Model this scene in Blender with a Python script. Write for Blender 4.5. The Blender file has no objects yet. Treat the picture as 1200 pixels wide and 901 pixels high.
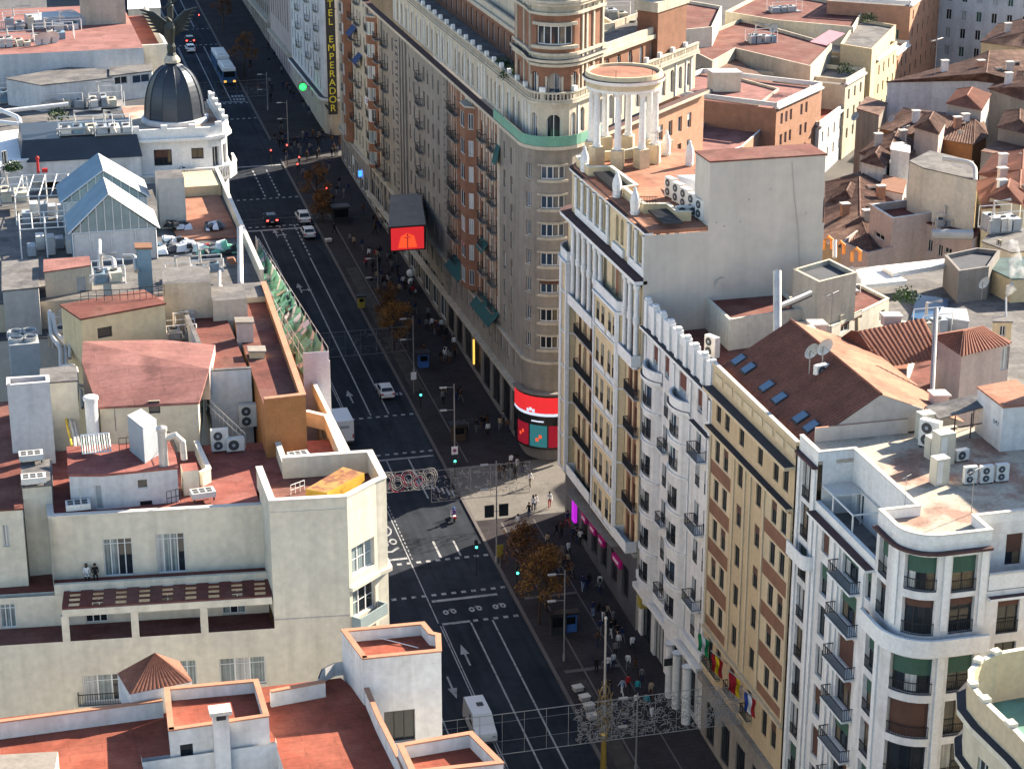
import bpy, math, random
from mathutils import Vector
random.seed(7)
S = bpy.context.scene
COL = S.collection
R_ = math.radians

# ---------------------------------------------------------------- camera, sky, sun, exposure
FPX, CXP, CYP, CAMZ = 2450.0, 600.0, 450.5, 104.5
PITCH, AZ = math.atan(900 / FPX), R_(14.55)
cd = bpy.data.cameras.new('camera'); cam = bpy.data.objects.new('camera', cd); COL.objects.link(cam)
cam.location = (0, 0, CAMZ); cam.rotation_euler = (R_(90) - PITCH, 0, -AZ)
cd.sensor_width = 36; cd.lens = FPX / 1200 * 36; cd.clip_start = 1; cd.clip_end = 3000
S.camera = cam
SUN_AZ, SUN_EL = R_(65.5), R_(26.5)
w = bpy.data.worlds.new('World'); S.world = w; w.use_nodes = True
nt = w.node_tree; bg = nt.nodes['Background']
sk = nt.nodes.new('ShaderNodeTexSky'); sk.sky_type = 'NISHITA'; sk.sun_disc = False
sk.sun_elevation = SUN_EL; sk.sun_rotation = SUN_AZ; sk.altitude = 650
nt.links.new(sk.outputs[0], bg.inputs[0]); bg.inputs[1].default_value = 0.078
sd = bpy.data.lights.new('sun', 'SUN'); so = bpy.data.objects.new('sun', sd); COL.objects.link(so)
sv = Vector((math.sin(SUN_AZ) * math.cos(SUN_EL), math.cos(SUN_AZ) * math.cos(SUN_EL), math.sin(SUN_EL)))
so.rotation_euler = (-sv).to_track_quat('-Z', 'Y').to_euler(); so.location = sv * 900
sd.energy = 5.0; sd.angle = R_(0.5); sd.color = (1, 0.87, 0.70)
S.view_settings.view_transform = 'Standard'; S.view_settings.look = 'None'
S.view_settings.exposure = 1.75; S.view_settings.gamma = 1
S.cycles.max_bounces = 5; S.cycles.diffuse_bounces = 1; S.cycles.use_denoising = True

# ---------------------------------------------------------------- survey helpers: a sight line of the photo met with a plane of the place
SLOPE = 0.051
def gz(y): return SLOPE * y
_st, _ct = math.sin(PITCH), math.cos(PITCH)
def ray(px, py):
    x, y = px - CXP, CYP - py
    f, u = FPX * _ct + y * _st, y * _ct - FPX * _st
    return (x * math.cos(AZ) + f * math.sin(AZ), -x * math.sin(AZ) + f * math.cos(AZ), u)
def PZ(px, py, z): d = ray(px, py); t = (z - CAMZ) / d[2]; return (d[0] * t, d[1] * t)
def PX(px, py, X): d = ray(px, py); t = X / d[0]; return (X, d[1] * t, CAMZ + d[2] * t)
def PY(px, py, Y): d = ray(px, py); t = Y / d[1]; return (d[0] * t, Y, CAMZ + d[2] * t)
def G(px, py): d = ray(px, py); t = CAMZ / (SLOPE * d[1] - d[2]); return (d[0] * t, d[1] * t, CAMZ + d[2] * t)
def PW(px, py, a, b):                       # vertical plane through plan points a, b -> (distance along a-b, z)
    d = ray(px, py); ex, ey = b[0] - a[0], b[1] - a[1]; L = math.hypot(ex, ey); ex /= L; ey /= L
    nx, ny = ey, -ex; t = (a[0] * nx + a[1] * ny) / (d[0] * nx + d[1] * ny)
    return ((d[0] * t - a[0]) * ex + (d[1] * t - a[1]) * ey, CAMZ + d[2] * t)

# ---------------------------------------------------------------- materials
MATS = {}
def M(name, col, rough=.85, var=.14, scale=.5, streak=0., bump=0., metal=0., spec=.3, emit=0., patch=None, pscale=.25, pth=.5, fine=.08, joint=None, stain=0., wear=0., fold_shade=0.):
    m = bpy.data.materials.new(name); m.use_nodes = True; MATS[name] = m
    n = m.node_tree.nodes; l = m.node_tree.links; b = n['Principled BSDF']
    b.inputs['Roughness'].default_value = rough; b.inputs['Metallic'].default_value = metal
    b.inputs['Specular IOR Level'].default_value = spec
    b.inputs['Base Color'].default_value = (*col, 1)
    if emit:
        b.inputs['Emission Color'].default_value = (*col, 1); b.inputs['Emission Strength'].default_value = emit
        return m
    if not var and not streak and not patch: return m
    g = n.new('ShaderNodeNewGeometry')
    def noise(sc, det, vec=None, stretch=None):
        t = n.new('ShaderNodeTexNoise'); t.inputs['Scale'].default_value = sc; t.inputs['Detail'].default_value = det
        src = g.outputs['Position']
        if stretch:
            mp = n.new('ShaderNodeMapping'); mp.inputs['Scale'].default_value = stretch
            l.new(src, mp.inputs[0]); src = mp.outputs[0]
        l.new(src, t.inputs['Vector']); return t.outputs['Fac']
    def rng(src, a, bb, lo, hi):
        r = n.new('ShaderNodeMapRange'); r.inputs[1].default_value = a; r.inputs[2].default_value = bb
        r.inputs[3].default_value = lo; r.inputs[4].default_value = hi; l.new(src, r.inputs[0]); return r.outputs[0]
    def mul(a, bb):
        q = n.new('ShaderNodeMath'); q.operation = 'MULTIPLY'; l.new(a, q.inputs[0]); l.new(bb, q.inputs[1]); return q.outputs[0]
    f = rng(noise(scale, 4), .3, .7, 1 - var, 1 + var)
    if fine: f = mul(f, rng(noise(scale * 9, 3), .3, .7, 1 - fine, 1 + fine))
    if streak: f = mul(f, rng(noise(1.0, 4, None, (1.3, 1.3, .07)), .42, .75, 1., 1 - streak))
    if stain: f = mul(f, rng(noise(.9, 6, None, (.55, .55, .55)), .52, .68, 1., 1 - stain))
    if joint:
        bt = n.new('ShaderNodeTexBrick'); l.new(g.outputs['Position'], bt.inputs['Vector']); bt.inputs['Scale'].default_value = 1; bt.inputs['Brick Width'].default_value = joint[0]; bt.inputs['Row Height'].default_value = joint[1]; bt.inputs['Mortar Size'].default_value = .035; bt.inputs['Mortar Smooth'].default_value = .3
        for q, c in (('Color1', 1.), ('Color2', .90), ('Mortar', .70)): bt.inputs[q].default_value = (c, c, c, 1)
        bw = n.new('ShaderNodeRGBToBW'); l.new(bt.outputs['Color'], bw.inputs[0]); f = mul(f, bw.outputs[0])
    if fold_shade: f = mul(f, rng(noise(1.0, 2, None, (8., 8., .05)), .38, .62, 1 - fold_shade, 1 + fold_shade))  # light and dark bands paint the shading of curtain folds
    if wear:
        tr_ = noise(1.0, 3, None, (1.1, .02, 1)); f = mul(f, rng(tr_, .35, .65, 1 - wear, 1 + wear)); f = mul(f, rng(noise(1.0, 2, None, (.35, .08, 1)), .58, .60, 1., .86))
    base = None
    if patch:
        mx = n.new('ShaderNodeMix'); mx.data_type = 'RGBA'
        mx.inputs[6].default_value = (*col, 1); mx.inputs[7].default_value = (*patch, 1)
        l.new(rng(noise(pscale, 5), pth - .04, pth + .06, 0, 1), mx.inputs[0]); base = mx.outputs[2]
    v = n.new('ShaderNodeVectorMath'); v.operation = 'SCALE'
    if base is None: v.inputs[0].default_value = col
    else: l.new(base, v.inputs[0])
    l.new(f, v.inputs['Scale']); l.new(v.outputs[0], b.inputs['Base Color'])
    if bump:
        bp = n.new('ShaderNodeBump'); bp.inputs['Strength'].default_value = bump; bp.inputs['Distance'].default_value = .05
        l.new(noise(scale * 14, 4), bp.inputs['Height']); l.new(bp.outputs[0], b.inputs['Normal'])
    return m
M('asphalt', (.028, .034, .045), .95, .16, .12, bump=.2, spec=.08, patch=(.034, .040, .051), pscale=.06, wear=.16, stain=.2)
M('ground', (.10, .095, .09), .9, .2, .2)
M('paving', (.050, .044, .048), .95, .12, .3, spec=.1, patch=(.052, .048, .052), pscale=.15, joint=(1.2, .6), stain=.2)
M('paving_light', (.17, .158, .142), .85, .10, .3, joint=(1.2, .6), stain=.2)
M('kerb', (.12, .108, .106), .85, .1, .6)
M('planting', (.06, .055, .05), .95, .3, .8)
M('paint', (.33, .34, .35), .8, .15, .8, patch=(.14, .14, .15), pscale=2.2, pth=.60)
M('stucco_white', (.76, .74, .71), .85, .05, .25, streak=.20, patch=(.68, .655, .62), pscale=.3, pth=.58)
M('white_trim', (.80, .79, .76), .8, .05, .4, streak=.08)
M('stucco_grey', (.50, .46, .42), .9, .08, .2, streak=.12)
M('render_beige', (.62, .565, .49), .9, .04, .12, streak=.09, stain=.06, fine=.04, patch=(.565, .52, .45), pscale=.12, pth=.54)
M('cream', (.64, .57, .42), .85, .06, .2, streak=.16, patch=(.60, .55, .44), pscale=.2, pth=.55)
M('cream_light', (.70, .645, .52), .85, .05, .2, streak=.15, stain=.06, patch=(.655, .61, .50), pscale=.16, pth=.56)
M('pale_blue_wall', (.62, .62, .62), .85, .06, .25, streak=.18, patch=(.54, .54, .54), pscale=.2, pth=.58)
M('yellow_cream', (.68, .54, .33), .85, .05, .2, streak=.10)
M('ochre', (.56, .425, .26), .85, .06, .3, streak=.10)
M('ochre_light', (.62, .50, .33), .85, .06, .3, streak=.08)
M('pink_wall', (.52, .42, .38), .88, .06, .25, streak=.18)
M('stone', (.30, .265, .225), .88, .12, .35, streak=.25, stain=.15)
M('stone_light', (.54, .475, .375), .85, .08, .35, streak=.22, stain=.12)
M('stone_dark', (.24, .22, .20), .88, .10, .35, streak=.16)
M('brick', (.25, .122, .076), .9, .14, .9, streak=.08, fine=.16)
M('brick_pale', (.46, .25, .16), .9, .12, .9, streak=.08, fine=.12)
M('brick_orange', (.38, .175, .07), .9, .10, 1.2, fine=.16)
M('brick_brown', (.23, .12, .075), .9, .12, .9, fine=.14)
M('ledge_dark', (.045, .045, .055), .7, .2, .8)
M('ledge_maroon', (.085, .045, .045), .8, .2, .8)
M('roof_red', (.29, .072, .042), .9, .16, .35, patch=(.33, .095, .058), pscale=.3, fine=.12, stain=.3, joint=(4.2, 1.0))
M('roof_rose', (.27, .082, .064), .9, .16, .35, patch=(.31, .11, .09), pscale=.3, fine=.12, stain=.32, joint=(4.2, 1.0))
M('roof_pink', (.31, .145, .125), .9, .12, .3, patch=(.26, .115, .10), pscale=.25, stain=.28, joint=(5, 1.1), fine=.12)
M('roof_maroon', (.17, .055, .042), .9, .14, .3, patch=(.20, .085, .065), pscale=.25, stain=.3, joint=(4.6, 1.0), fine=.14)
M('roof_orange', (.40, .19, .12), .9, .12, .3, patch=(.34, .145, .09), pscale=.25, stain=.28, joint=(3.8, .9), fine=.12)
M('coping_orange', (.47, .23, .14), .88, .12, .8)
M('coping_white', (.62, .58, .52), .85, .10, .6)
M('roof_weathered', (.46, .40, .32), .9, .10, .4, patch=(.33, .20, .15), pscale=.22, pth=.54, fine=.18, stain=.35)
M('roof_grey', (.20, .19, .18), .9, .2, .3, patch=(.12, .115, .115), pscale=.3, stain=.35, joint=(5, 1.0), fine=.16)
M('roof_dark', (.075, .08, .09), .85, .2, .3)
M('roof_terrace_green', (.13, .22, .16), .85, .12, .3, patch=(.14, .30, .24), pscale=.4)
M('roof_teal', (.07, .12, .12), .85, .14, .3, patch=(.05, .085, .085), pscale=.4)
M('roof_white', (.80, .80, .78), .7, .06, .3)
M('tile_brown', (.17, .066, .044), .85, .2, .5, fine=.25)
M('tile_red', (.27, .115, .075), .85, .18, .6, fine=.2)
M('tile_orange', (.46, .22, .13), .85, .16, .6, fine=.2)
M('tile_old', (.13, .068, .05), .9, .25, .5, fine=.3, patch=(.19, .11, .08), pscale=.8)
M('glass', (.018, .024, .030), .06, 0, spec=.6)
M('glass_blue', (.03, .055, .09), .08, 0, spec=.7)
M('glass_warm', (.16, .12, .075), .2, .25, 2.0, spec=.5)
M('glass_sky', (.07, .13, .21), .15, .05, spec=.6)
M('glass_pale', (.30, .36, .36), .12, .1, .7, spec=.6)
M('curtain', (.42, .43, .42), .35, .14, 1.4, spec=.5, fold_shade=.3)
M('curtain_teal', (.19, .235, .24), .25, .2, 1.4, spec=.6, fold_shade=.4)
M('shutter_white', (.62, .61, .58), .7, .05, .9)
M('shutter_brown', (.11, .055, .04), .75, .1, .9)
M('shutter_green', (.05, .11, .08), .75, .1, .9)
M('frame_white', (.72, .72, .70), .6, 0)
M('frame_dark', (.035, .035, .038), .5, 0)
M('frame_brown', (.10, .05, .03), .6, 0)
M('iron', (.022, .023, .026), .55, 0)
M('steel', (.56, .53, .49), .4, .14, .8, metal=.3)
M('steel_dull', (.34, .33, .32), .5, .12, .8, metal=.3)
M('galv', (.42, .44, .45), .55, .1, .8, metal=.15)
M('white_metal', (.74, .74, .72), .45, .05, .8)
M('ac_white', (.68, .67, .63), .55, .06, 1.2)
M('ac_beige', (.58, .54, .43), .6, .06, 1.2)
M('ac_grey', (.34, .38, .42), .55, .08, 1.2)
M('grille', (.06, .065, .07), .6, 0)
M('slate', (.040, .050, .066), .42, .14, .5, spec=.5, metal=.35)
M('slate_lit', (.20, .21, .21), .5, .14, .6, spec=.5)
M('zinc_blue', (.18, .28, .36), .5, .12, .5, spec=.5)
M('green_mesh', (.17, .46, .34), .7, .12, .6)
M('green_fence', (.15, .34, .25), .6, .1, .8)
M('teal_cloth', (.018, .085, .085), .85, .12, .8)
M('blue_cloth', (.03, .06, .16), .85, .12, .8)
M('mauve_cloth', (.42, .20, .24), .85, .1, .8)
M('white_cloth', (.72, .72, .76), .8, .08, .7)
M('scaffold_sheet', (.60, .58, .66), .75, .14, .5, streak=.1)
M('plank', (.30, .25, .17), .85, .2, .8)
M('yellow_tank', (.66, .38, .05), .6, .14, .8, patch=(.40, .16, .05), pscale=.7, pth=.60)
M('rust', (.46, .22, .07), .8, .22, 1.2, patch=(.24, .10, .05), pscale=1.3, pth=.5)
M('yellow_paint', (.75, .48, .03), .5, .08, .8)
M('orange_paint', (.75, .28, .06), .6, .08, .8)
M('red_paint', (.45, .03, .03), .5, .08, .8)
M('green_bin', (.03, .35, .12), .6, .05)
M('bronze', (.055, .06, .055), .45, .2, .8, metal=.5)
M('gilt', (.75, .50, .12), .35, .1, metal=.8)
M('bronze_post', (.30, .22, .12), .45, .15, .8, metal=.6)
M('car_white', (.78, .78, .78), .25, 0, spec=.5)
M('car_black', (.02, .021, .024), .25, 0, spec=.5)
M('car_blue', (.03, .09, .19), .3, .03, spec=.5)
M('car_silver', (.55, .57, .60), .3, 0, metal=.5)
M('tyre', (.02, .02, .02), .8, 0)
M('car_glass', (.01, .012, .015), .05, 0, spec=.6)
M('light_red', (1, .05, .04), emit=3.0)
M('light_white', (1, .9, .7), emit=2.0)
M('light_amber', (1, .5, .08), emit=.5)
M('light_green', (.02, 1, .08), emit=1.5)
M('tl_green', (.05, 1, .55), emit=2.5)
M('screen_red', (.75, .03, .035), emit=.22)
M('screen_orange', (1, .10, .03), emit=.26)
M('screen_white', (.7, .8, .95), emit=.2)
M('screen_teal', (.03, .16, .18), emit=.2)
M('screen_dark', (.35, .012, .03), emit=.13)
M('screen_blue', (.03, .16, .9), emit=1.2)
M('sign_magenta', (.55, .02, .22), .5, .05)
M('sign_magenta_lit', (.50, .02, .62), emit=.25)
M('sign_yellow', (.42, .32, .06), .5, .05)
M('lamp_yellow', (.9, .50, .12), emit=1.0)
M('sign_dark', (.03, .032, .036), .6, .05)
M('sign_white', (.80, .80, .80), .5, 0)
M('sign_blue', (.05, .14, .40), .5, 0)
M('shop_grey', (.10, .10, .11), .6, .1, .5)
M('shop_dark', (.018, .018, .02), .35, 0, spec=.6)
M('skin', (.42, .24, .16), .6, 0)
M('hair', (.02, .014, .010), .7, 0)
M('bark', (.07, .05, .035), .9, .2, 1.)
M('leaf_orange', (.22, .095, .025), .8, .3, .9)
M('leaf_rust', (.12, .055, .022), .8, .3, .9)
M('leaf_yellow', (.30, .15, .03), .8, .3, .9)
M('leaf_green', (.04, .085, .025), .8, .3, .9)
M('leaf_dark', (.022, .05, .022), .8, .3, .9)
M('wire', (.36, .35, .34), .5, 0)
M('wire_dark', (.16, .16, .17), .5, 0)
M('bulb_red', (.40, .05, .10), .5, 0)
M('flag_red', (.42, .02, .03), .8, .05); M('flag_yellow', (.80, .52, .02), .8, .05)
M('flag_green', (.02, .28, .10), .8, .05); M('flag_white', (.78, .78, .78), .8, .05); M('flag_blue', (.03, .07, .30), .8, .05)
CLOTH = {'black': (.012, .012, .014), 'grey': (.16, .16, .17), 'white': (.72, .71, .70), 'red': (.42, .03, .035), 'teal': (.03, .38, .42),
         'beige': (.42, .30, .20), 'navy': (.02, .03, .08), 'brown': (.10, .05, .03), 'green': (.05, .20, .09), 'pale blue': (.34, .42, .55), 'purple': (.10, .06, .22)}
for k, c in CLOTH.items(): M('cloth_' + k.replace(' ', '_'), c, .9, 0)

# ---------------------------------------------------------------- mesh builder
BASE = {}
class MB:
    def __init__(s): s.v = []; s.f = []; s.m = []
    def face(s, pts, mat):
        i = len(s.v); s.v.extend(pts); s.f.append(tuple(range(i, i + len(pts)))); s.m.append(mat)
    def box(s, x0, y0, z0, x1, y1, z1, mat, top=None):
        s.prism([(x0, y0), (x1, y0), (x1, y1), (x0, y1)], z0, z1, mat, top)
    def prism(s, poly, z0, z1, mat, top=None, bottom=True):
        n = len(poly); i = len(s.v)
        zz = z1 if isinstance(z1, (list, tuple)) else [z1] * n
        s.v.extend((p[0], p[1], z0) for p in poly); s.v.extend((p[0], p[1], zz[k]) for k, p in enumerate(poly))
        for k in range(n):
            q = (k + 1) % n; s.f.append((i + k, i + q, i + n + q, i + n + k)); s.m.append(mat)
        s.f.append(tuple(i + n + k for k in range(n))); s.m.append(top or mat)
        if bottom: s.f.append(tuple(i + n - 1 - k for k in range(n))); s.m.append(mat)
    def hull(s, a, b, mat):                 # loft between two equal rings, capped
        n = len(a); i = len(s.v); s.v.extend(a); s.v.extend(b)
        for k in range(n):
            q = (k + 1) % n; s.f.append((i + k, i + q, i + n + q, i + n + k)); s.m.append(mat)
        s.f.append(tuple(i + n - 1 - k for k in range(n))); s.m.append(mat)
        s.f.append(tuple(i + n + k for k in range(n))); s.m.append(mat)
    def tube(s, pts, r, mat, n=8, cap=True):
        pts = [Vector(p) for p in pts]; rr = r if isinstance(r, (list, tuple)) else [r] * len(pts)
        rings = []; ref = None
        for k, p in enumerate(pts):
            d = (pts[min(k + 1, len(pts) - 1)] - pts[max(k - 1, 0)]).normalized()
            if ref is None or abs(ref.dot(d)) > .98: ref = Vector((0, 0, 1)) if abs(d.z) < .9 else Vector((1, 0, 0))
            a = d.cross(ref).normalized(); b = d.cross(a).normalized()
            rings.append([tuple(p + (a * math.cos(t * 2 * math.pi / n) + b * math.sin(t * 2 * math.pi / n)) * rr[k]) for t in range(n)])
        i = len(s.v)
        for rg in rings: s.v.extend(rg)
        for k in range(len(rings) - 1):
            for t in range(n):
                u = (t + 1) % n; s.f.append((i + k * n + t, i + k * n + u, i + (k + 1) * n + u, i + (k + 1) * n + t)); s.m.append(mat)
        if cap:
            s.f.append(tuple(i + n - 1 - t for t in range(n))); s.m.append(mat)
            e = i + (len(rings) - 1) * n; s.f.append(tuple(e + t for t in range(n))); s.m.append(mat)
    def lathe(s, c, prof, mat, n=20, sweep=None):   # prof: [(r, z[, mat])]
        i = len(s.v); k = len(prof)
        for p in prof:
            s.v.extend((c[0] + p[0] * math.cos(2 * math.pi * t / n), c[1] + p[0] * math.sin(2 * math.pi * t / n), p[1]) for t in range(n))
        for a in range(k - 1):
            mm = prof[a][2] if len(prof[a]) > 2 else mat
            for t in range(n):
                u = (t + 1) % n
                s.f.append((i + a * n + t, i + a * n + u, i + (a + 1) * n + u, i + (a + 1) * n + t)); s.m.append(mm)
        s.f.append(tuple(i + n - 1 - t for t in range(n))); s.m.append(prof[0][2] if len(prof[0]) > 2 else mat)
        s.f.append(tuple(i + (k - 1) * n + t for t in range(n))); s.m.append(prof[-1][2] if len(prof[-1]) > 2 else mat)
    def bar(s, a, b, r, mat): s.tube([a, b], r, mat, 4)

def mesh_of(name, mb, base=(0, 0, 0), smooth=False):
    me = bpy.data.meshes.new(name); bx, by, bz = base
    me.from_pydata([(x - bx, y - by, z - bz) for x, y, z in mb.v], [], mb.f)
    keys = list(dict.fromkeys(mb.m))
    for k in keys: me.materials.append(MATS[k])
    ix = {k: i for i, k in enumerate(keys)}
    me.polygons.foreach_set('material_index', [ix[k] for k in mb.m])
    if smooth: me.polygons.foreach_set('use_smooth', [True] * len(me.polygons))
    me.update(); return me
def obj(name, mb, parent=None, loc=None, smooth=False):
    if parent is not None: base = BASE[parent.name]
    elif loc is not None: base = loc
    else:
        xs, ys, zs = zip(*mb.v); base = ((min(xs) + max(xs)) / 2, (min(ys) + max(ys)) / 2, min(zs))
    o = bpy.data.objects.new(name, mesh_of(name, mb, base, smooth)); COL.objects.link(o)
    if parent is not None: o.parent = parent
    else: o.location = base
    BASE[o.name] = base; return o
def pieces(name, mb, parent):                # one object for every separate piece in the builder
    key = {}; root = list(range(len(mb.v))); 
    def find(i):
        while root[i] != i: root[i] = root[root[i]]; i = root[i]
        return i
    for i, p in enumerate(mb.v):
        k = (round(p[0], 3), round(p[1], 3), round(p[2], 3))
        if k in key: root[find(i)] = find(key[k])
        else: key[k] = i
    for f in mb.f:
        for i in f[1:]: root[find(i)] = find(f[0])
    grp = {}
    for f, m in zip(mb.f, mb.m): grp.setdefault(find(f[0]), []).append((f, m))
    # pieces that touch or overlap stay together
    bb = {}
    for g, L in grp.items():
        P = [mb.v[i] for f, _ in L for i in f]; bb[g] = [min(p[k] for p in P) - .03 for k in range(3)] + [max(p[k] for p in P) + .03 for k in range(3)]
    ids = list(grp); par = {g: g for g in ids}
    def fg(g):
        while par[g] != g: g = par[g]
        return g
    for a in range(len(ids)):
        for b in range(a):
            A, B = bb[ids[a]], bb[ids[b]]
            if all(A[k] < B[k + 3] and B[k] < A[k + 3] for k in range(3)): par[fg(ids[a])] = fg(ids[b])
    fin = {}
    for g in ids: fin.setdefault(fg(g), []).extend(grp[g])
    out = None
    for L in fin.values():
        q = MB(); mp = {}
        for f, m in L:
            for i in f:
                if i not in mp: mp[i] = len(q.v); q.v.append(mb.v[i])
            q.f.append(tuple(mp[i] for i in f)); q.m.append(m)
        o = obj(name, q, parent); out = out or o
    return out
def hiproof(mb, pts, h, mat, pitch=.42, rh=.09, over=.35, ridge=.45):
    n = len(pts); c = Vector((sum(p[0] for p in pts) / n, sum(p[1] for p in pts) / n, pts[0][2])); e = max(range(n), key=lambda i: math.dist(pts[i], pts[(i + 1) % n]))
    d = (Vector(pts[(e + 1) % n]) - Vector(pts[e])); d.z = 0; d.normalize(); half = max(abs((Vector(p) - c).dot(d)) for p in pts) * ridge
    A, B = c - d * half + Vector((0, 0, h)), c + d * half + Vector((0, 0, h)); pick = lambda p: A if (p - c).dot(d) < 0 else B
    for k in range(n):
        p, q = Vector(pts[k]), Vector(pts[(k + 1) % n]); a, b = pick(p), pick(q); p = p + (p - c).normalized() * over; q = q + (q - c).normalized() * over; p.z = q.z = pts[0][2] + .05
        if a is b: b = a + (q - p) * .004
        ribbed(mb, tuple(p), tuple(q), tuple(b), tuple(a), mat, pitch, rh); 
        if a is not b: mb.tube([tuple(p + Vector((0, 0, .08))), tuple(a + Vector((0, 0, .06)))], .09, mat, 5)
    mb.tube([tuple(A + Vector((0, 0, .06))), tuple(B + Vector((0, 0, .06)))], .11, mat, 5)
def tag(o, label, cat, group=None):
    o['label'] = label; o['category'] = cat
    if group: o['group'] = group
    return o
def thing(name, label, cat, loc=(0, 0, 0), group=None):
    o = bpy.data.objects.new(name, None); COL.objects.link(o); o.location = loc; o.empty_display_size = .5
    BASE[o.name] = tuple(loc); return tag(o, label, cat, group)
def struct(name, mb, kind='structure'):
    o = obj(name, mb, loc=(0, 0, 0)); o['kind'] = kind; return o
def dup(root, loc, rz=0, label=None, group=None, scale=1):
    r = root.copy(); COL.objects.link(r); r.location = loc; r.rotation_euler = (0, 0, rz); r.scale = (scale,) * 3
    if label: r['label'] = label
    if group: r['group'] = group
    for ch in list(root.children):
        c = ch.copy(); COL.objects.link(c); c.parent = r
        for g in ch.children:
            q = g.copy(); COL.objects.link(q); q.parent = c
    return r
class Placer:                               # first use moves the prototype, later uses copy it
    def __init__(s, make): s.make = make; s.p = None
    def __call__(s, loc, rz=0, label=None, group=None, scale=1):
        if s.p is None:
            s.p = s.make(); s.p.location = loc; s.p.rotation_euler = (0, 0, rz); s.p.scale = (scale,) * 3
            if label: s.p['label'] = label
            if group: s.p['group'] = group
            return s.p
        return dup(s.p, loc, rz, label, group, scale)

# ---------------------------------------------------------------- walls along a plan path (outside on the right hand)
class Path:
    def __init__(s, pts):
        s.p = [(float(a), float(b)) for a, b in pts]; s.c = [0.]
        for a, b in zip(s.p, s.p[1:]): s.c.append(s.c[-1] + math.hypot(b[0] - a[0], b[1] - a[1]))
        s.L = s.c[-1]; s.n = []
        for a, b, l in zip(s.p, s.p[1:], [s.c[i + 1] - s.c[i] for i in range(len(s.p) - 1)]): s.n.append(((b[1] - a[1]) / l, -(b[0] - a[0]) / l))
    def at(s, t, off=0):
        t = max(0., min(s.L, t))
        for i in range(len(s.n)):
            if t <= s.c[i + 1] + 1e-6: break
        f = (t - s.c[i]) / (s.c[i + 1] - s.c[i]); a, b = s.p[i], s.p[i + 1]
        x, y = a[0] + (b[0] - a[0]) * f, a[1] + (b[1] - a[1]) * f; nx, ny = s.n[i]
        if off:
            j = None
            if abs(t - s.c[i + 1]) < 1e-5 and i + 1 < len(s.n): j = i + 1
            elif abs(t - s.c[i]) < 1e-5 and i > 0: j = i - 1
            if j is not None:
                mx, my = nx + s.n[j][0], ny + s.n[j][1]; k = mx * nx + my * ny
                if k > .1: nx, ny = mx / k, my / k
        return (x + nx * off, y + ny * off)
    def samples(s, a, b): return [a] + [c for c in s.c if a + 1e-4 < c < b - 1e-4] + [b]
    def off(s, d): return Path([s.at(c, d) for c in s.c])
def strip(mb, P, s0, s1, z0, z1, o0, o1, mat, top=None):
    t = P.samples(s0, s1); A = [P.at(x, o1) for x in t]; B = [P.at(x, o0) for x in t]
    for k in range(len(t) - 1):
        a, b, c, d = A[k], A[k + 1], B[k + 1], B[k]
        mb.face([(*a, z0), (*b, z0), (*b, z1), (*a, z1)], mat); mb.face([(*a, z1), (*b, z1), (*c, z1), (*d, z1)], top or mat)
        mb.face([(*c, z0), (*d, z0), (*d, z1), (*c, z1)], mat); mb.face([(*a, z0), (*d, z0), (*c, z0), (*b, z0)], mat)
    mb.face([(*B[0], z0), (*A[0], z0), (*A[0], z1), (*B[0], z1)], mat); mb.face([(*A[-1], z0), (*B[-1], z0), (*B[-1], z1), (*A[-1], z1)], mat)
def sheet(mb, P, s0, s1, z0, z1, off, mat):
    t = P.samples(s0, s1)
    for a, b in zip(t, t[1:]):
        A, B = P.at(a, off), P.at(b, off); mb.face([(*A, z0), (*B, z0), (*B, z1), (*A, z1)], mat)
def uniq(l):
    l = sorted(l); o = [l[0]]
    for x in l[1:]:
        if x - o[-1] > 1e-3: o.append(x)
    return o
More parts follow.
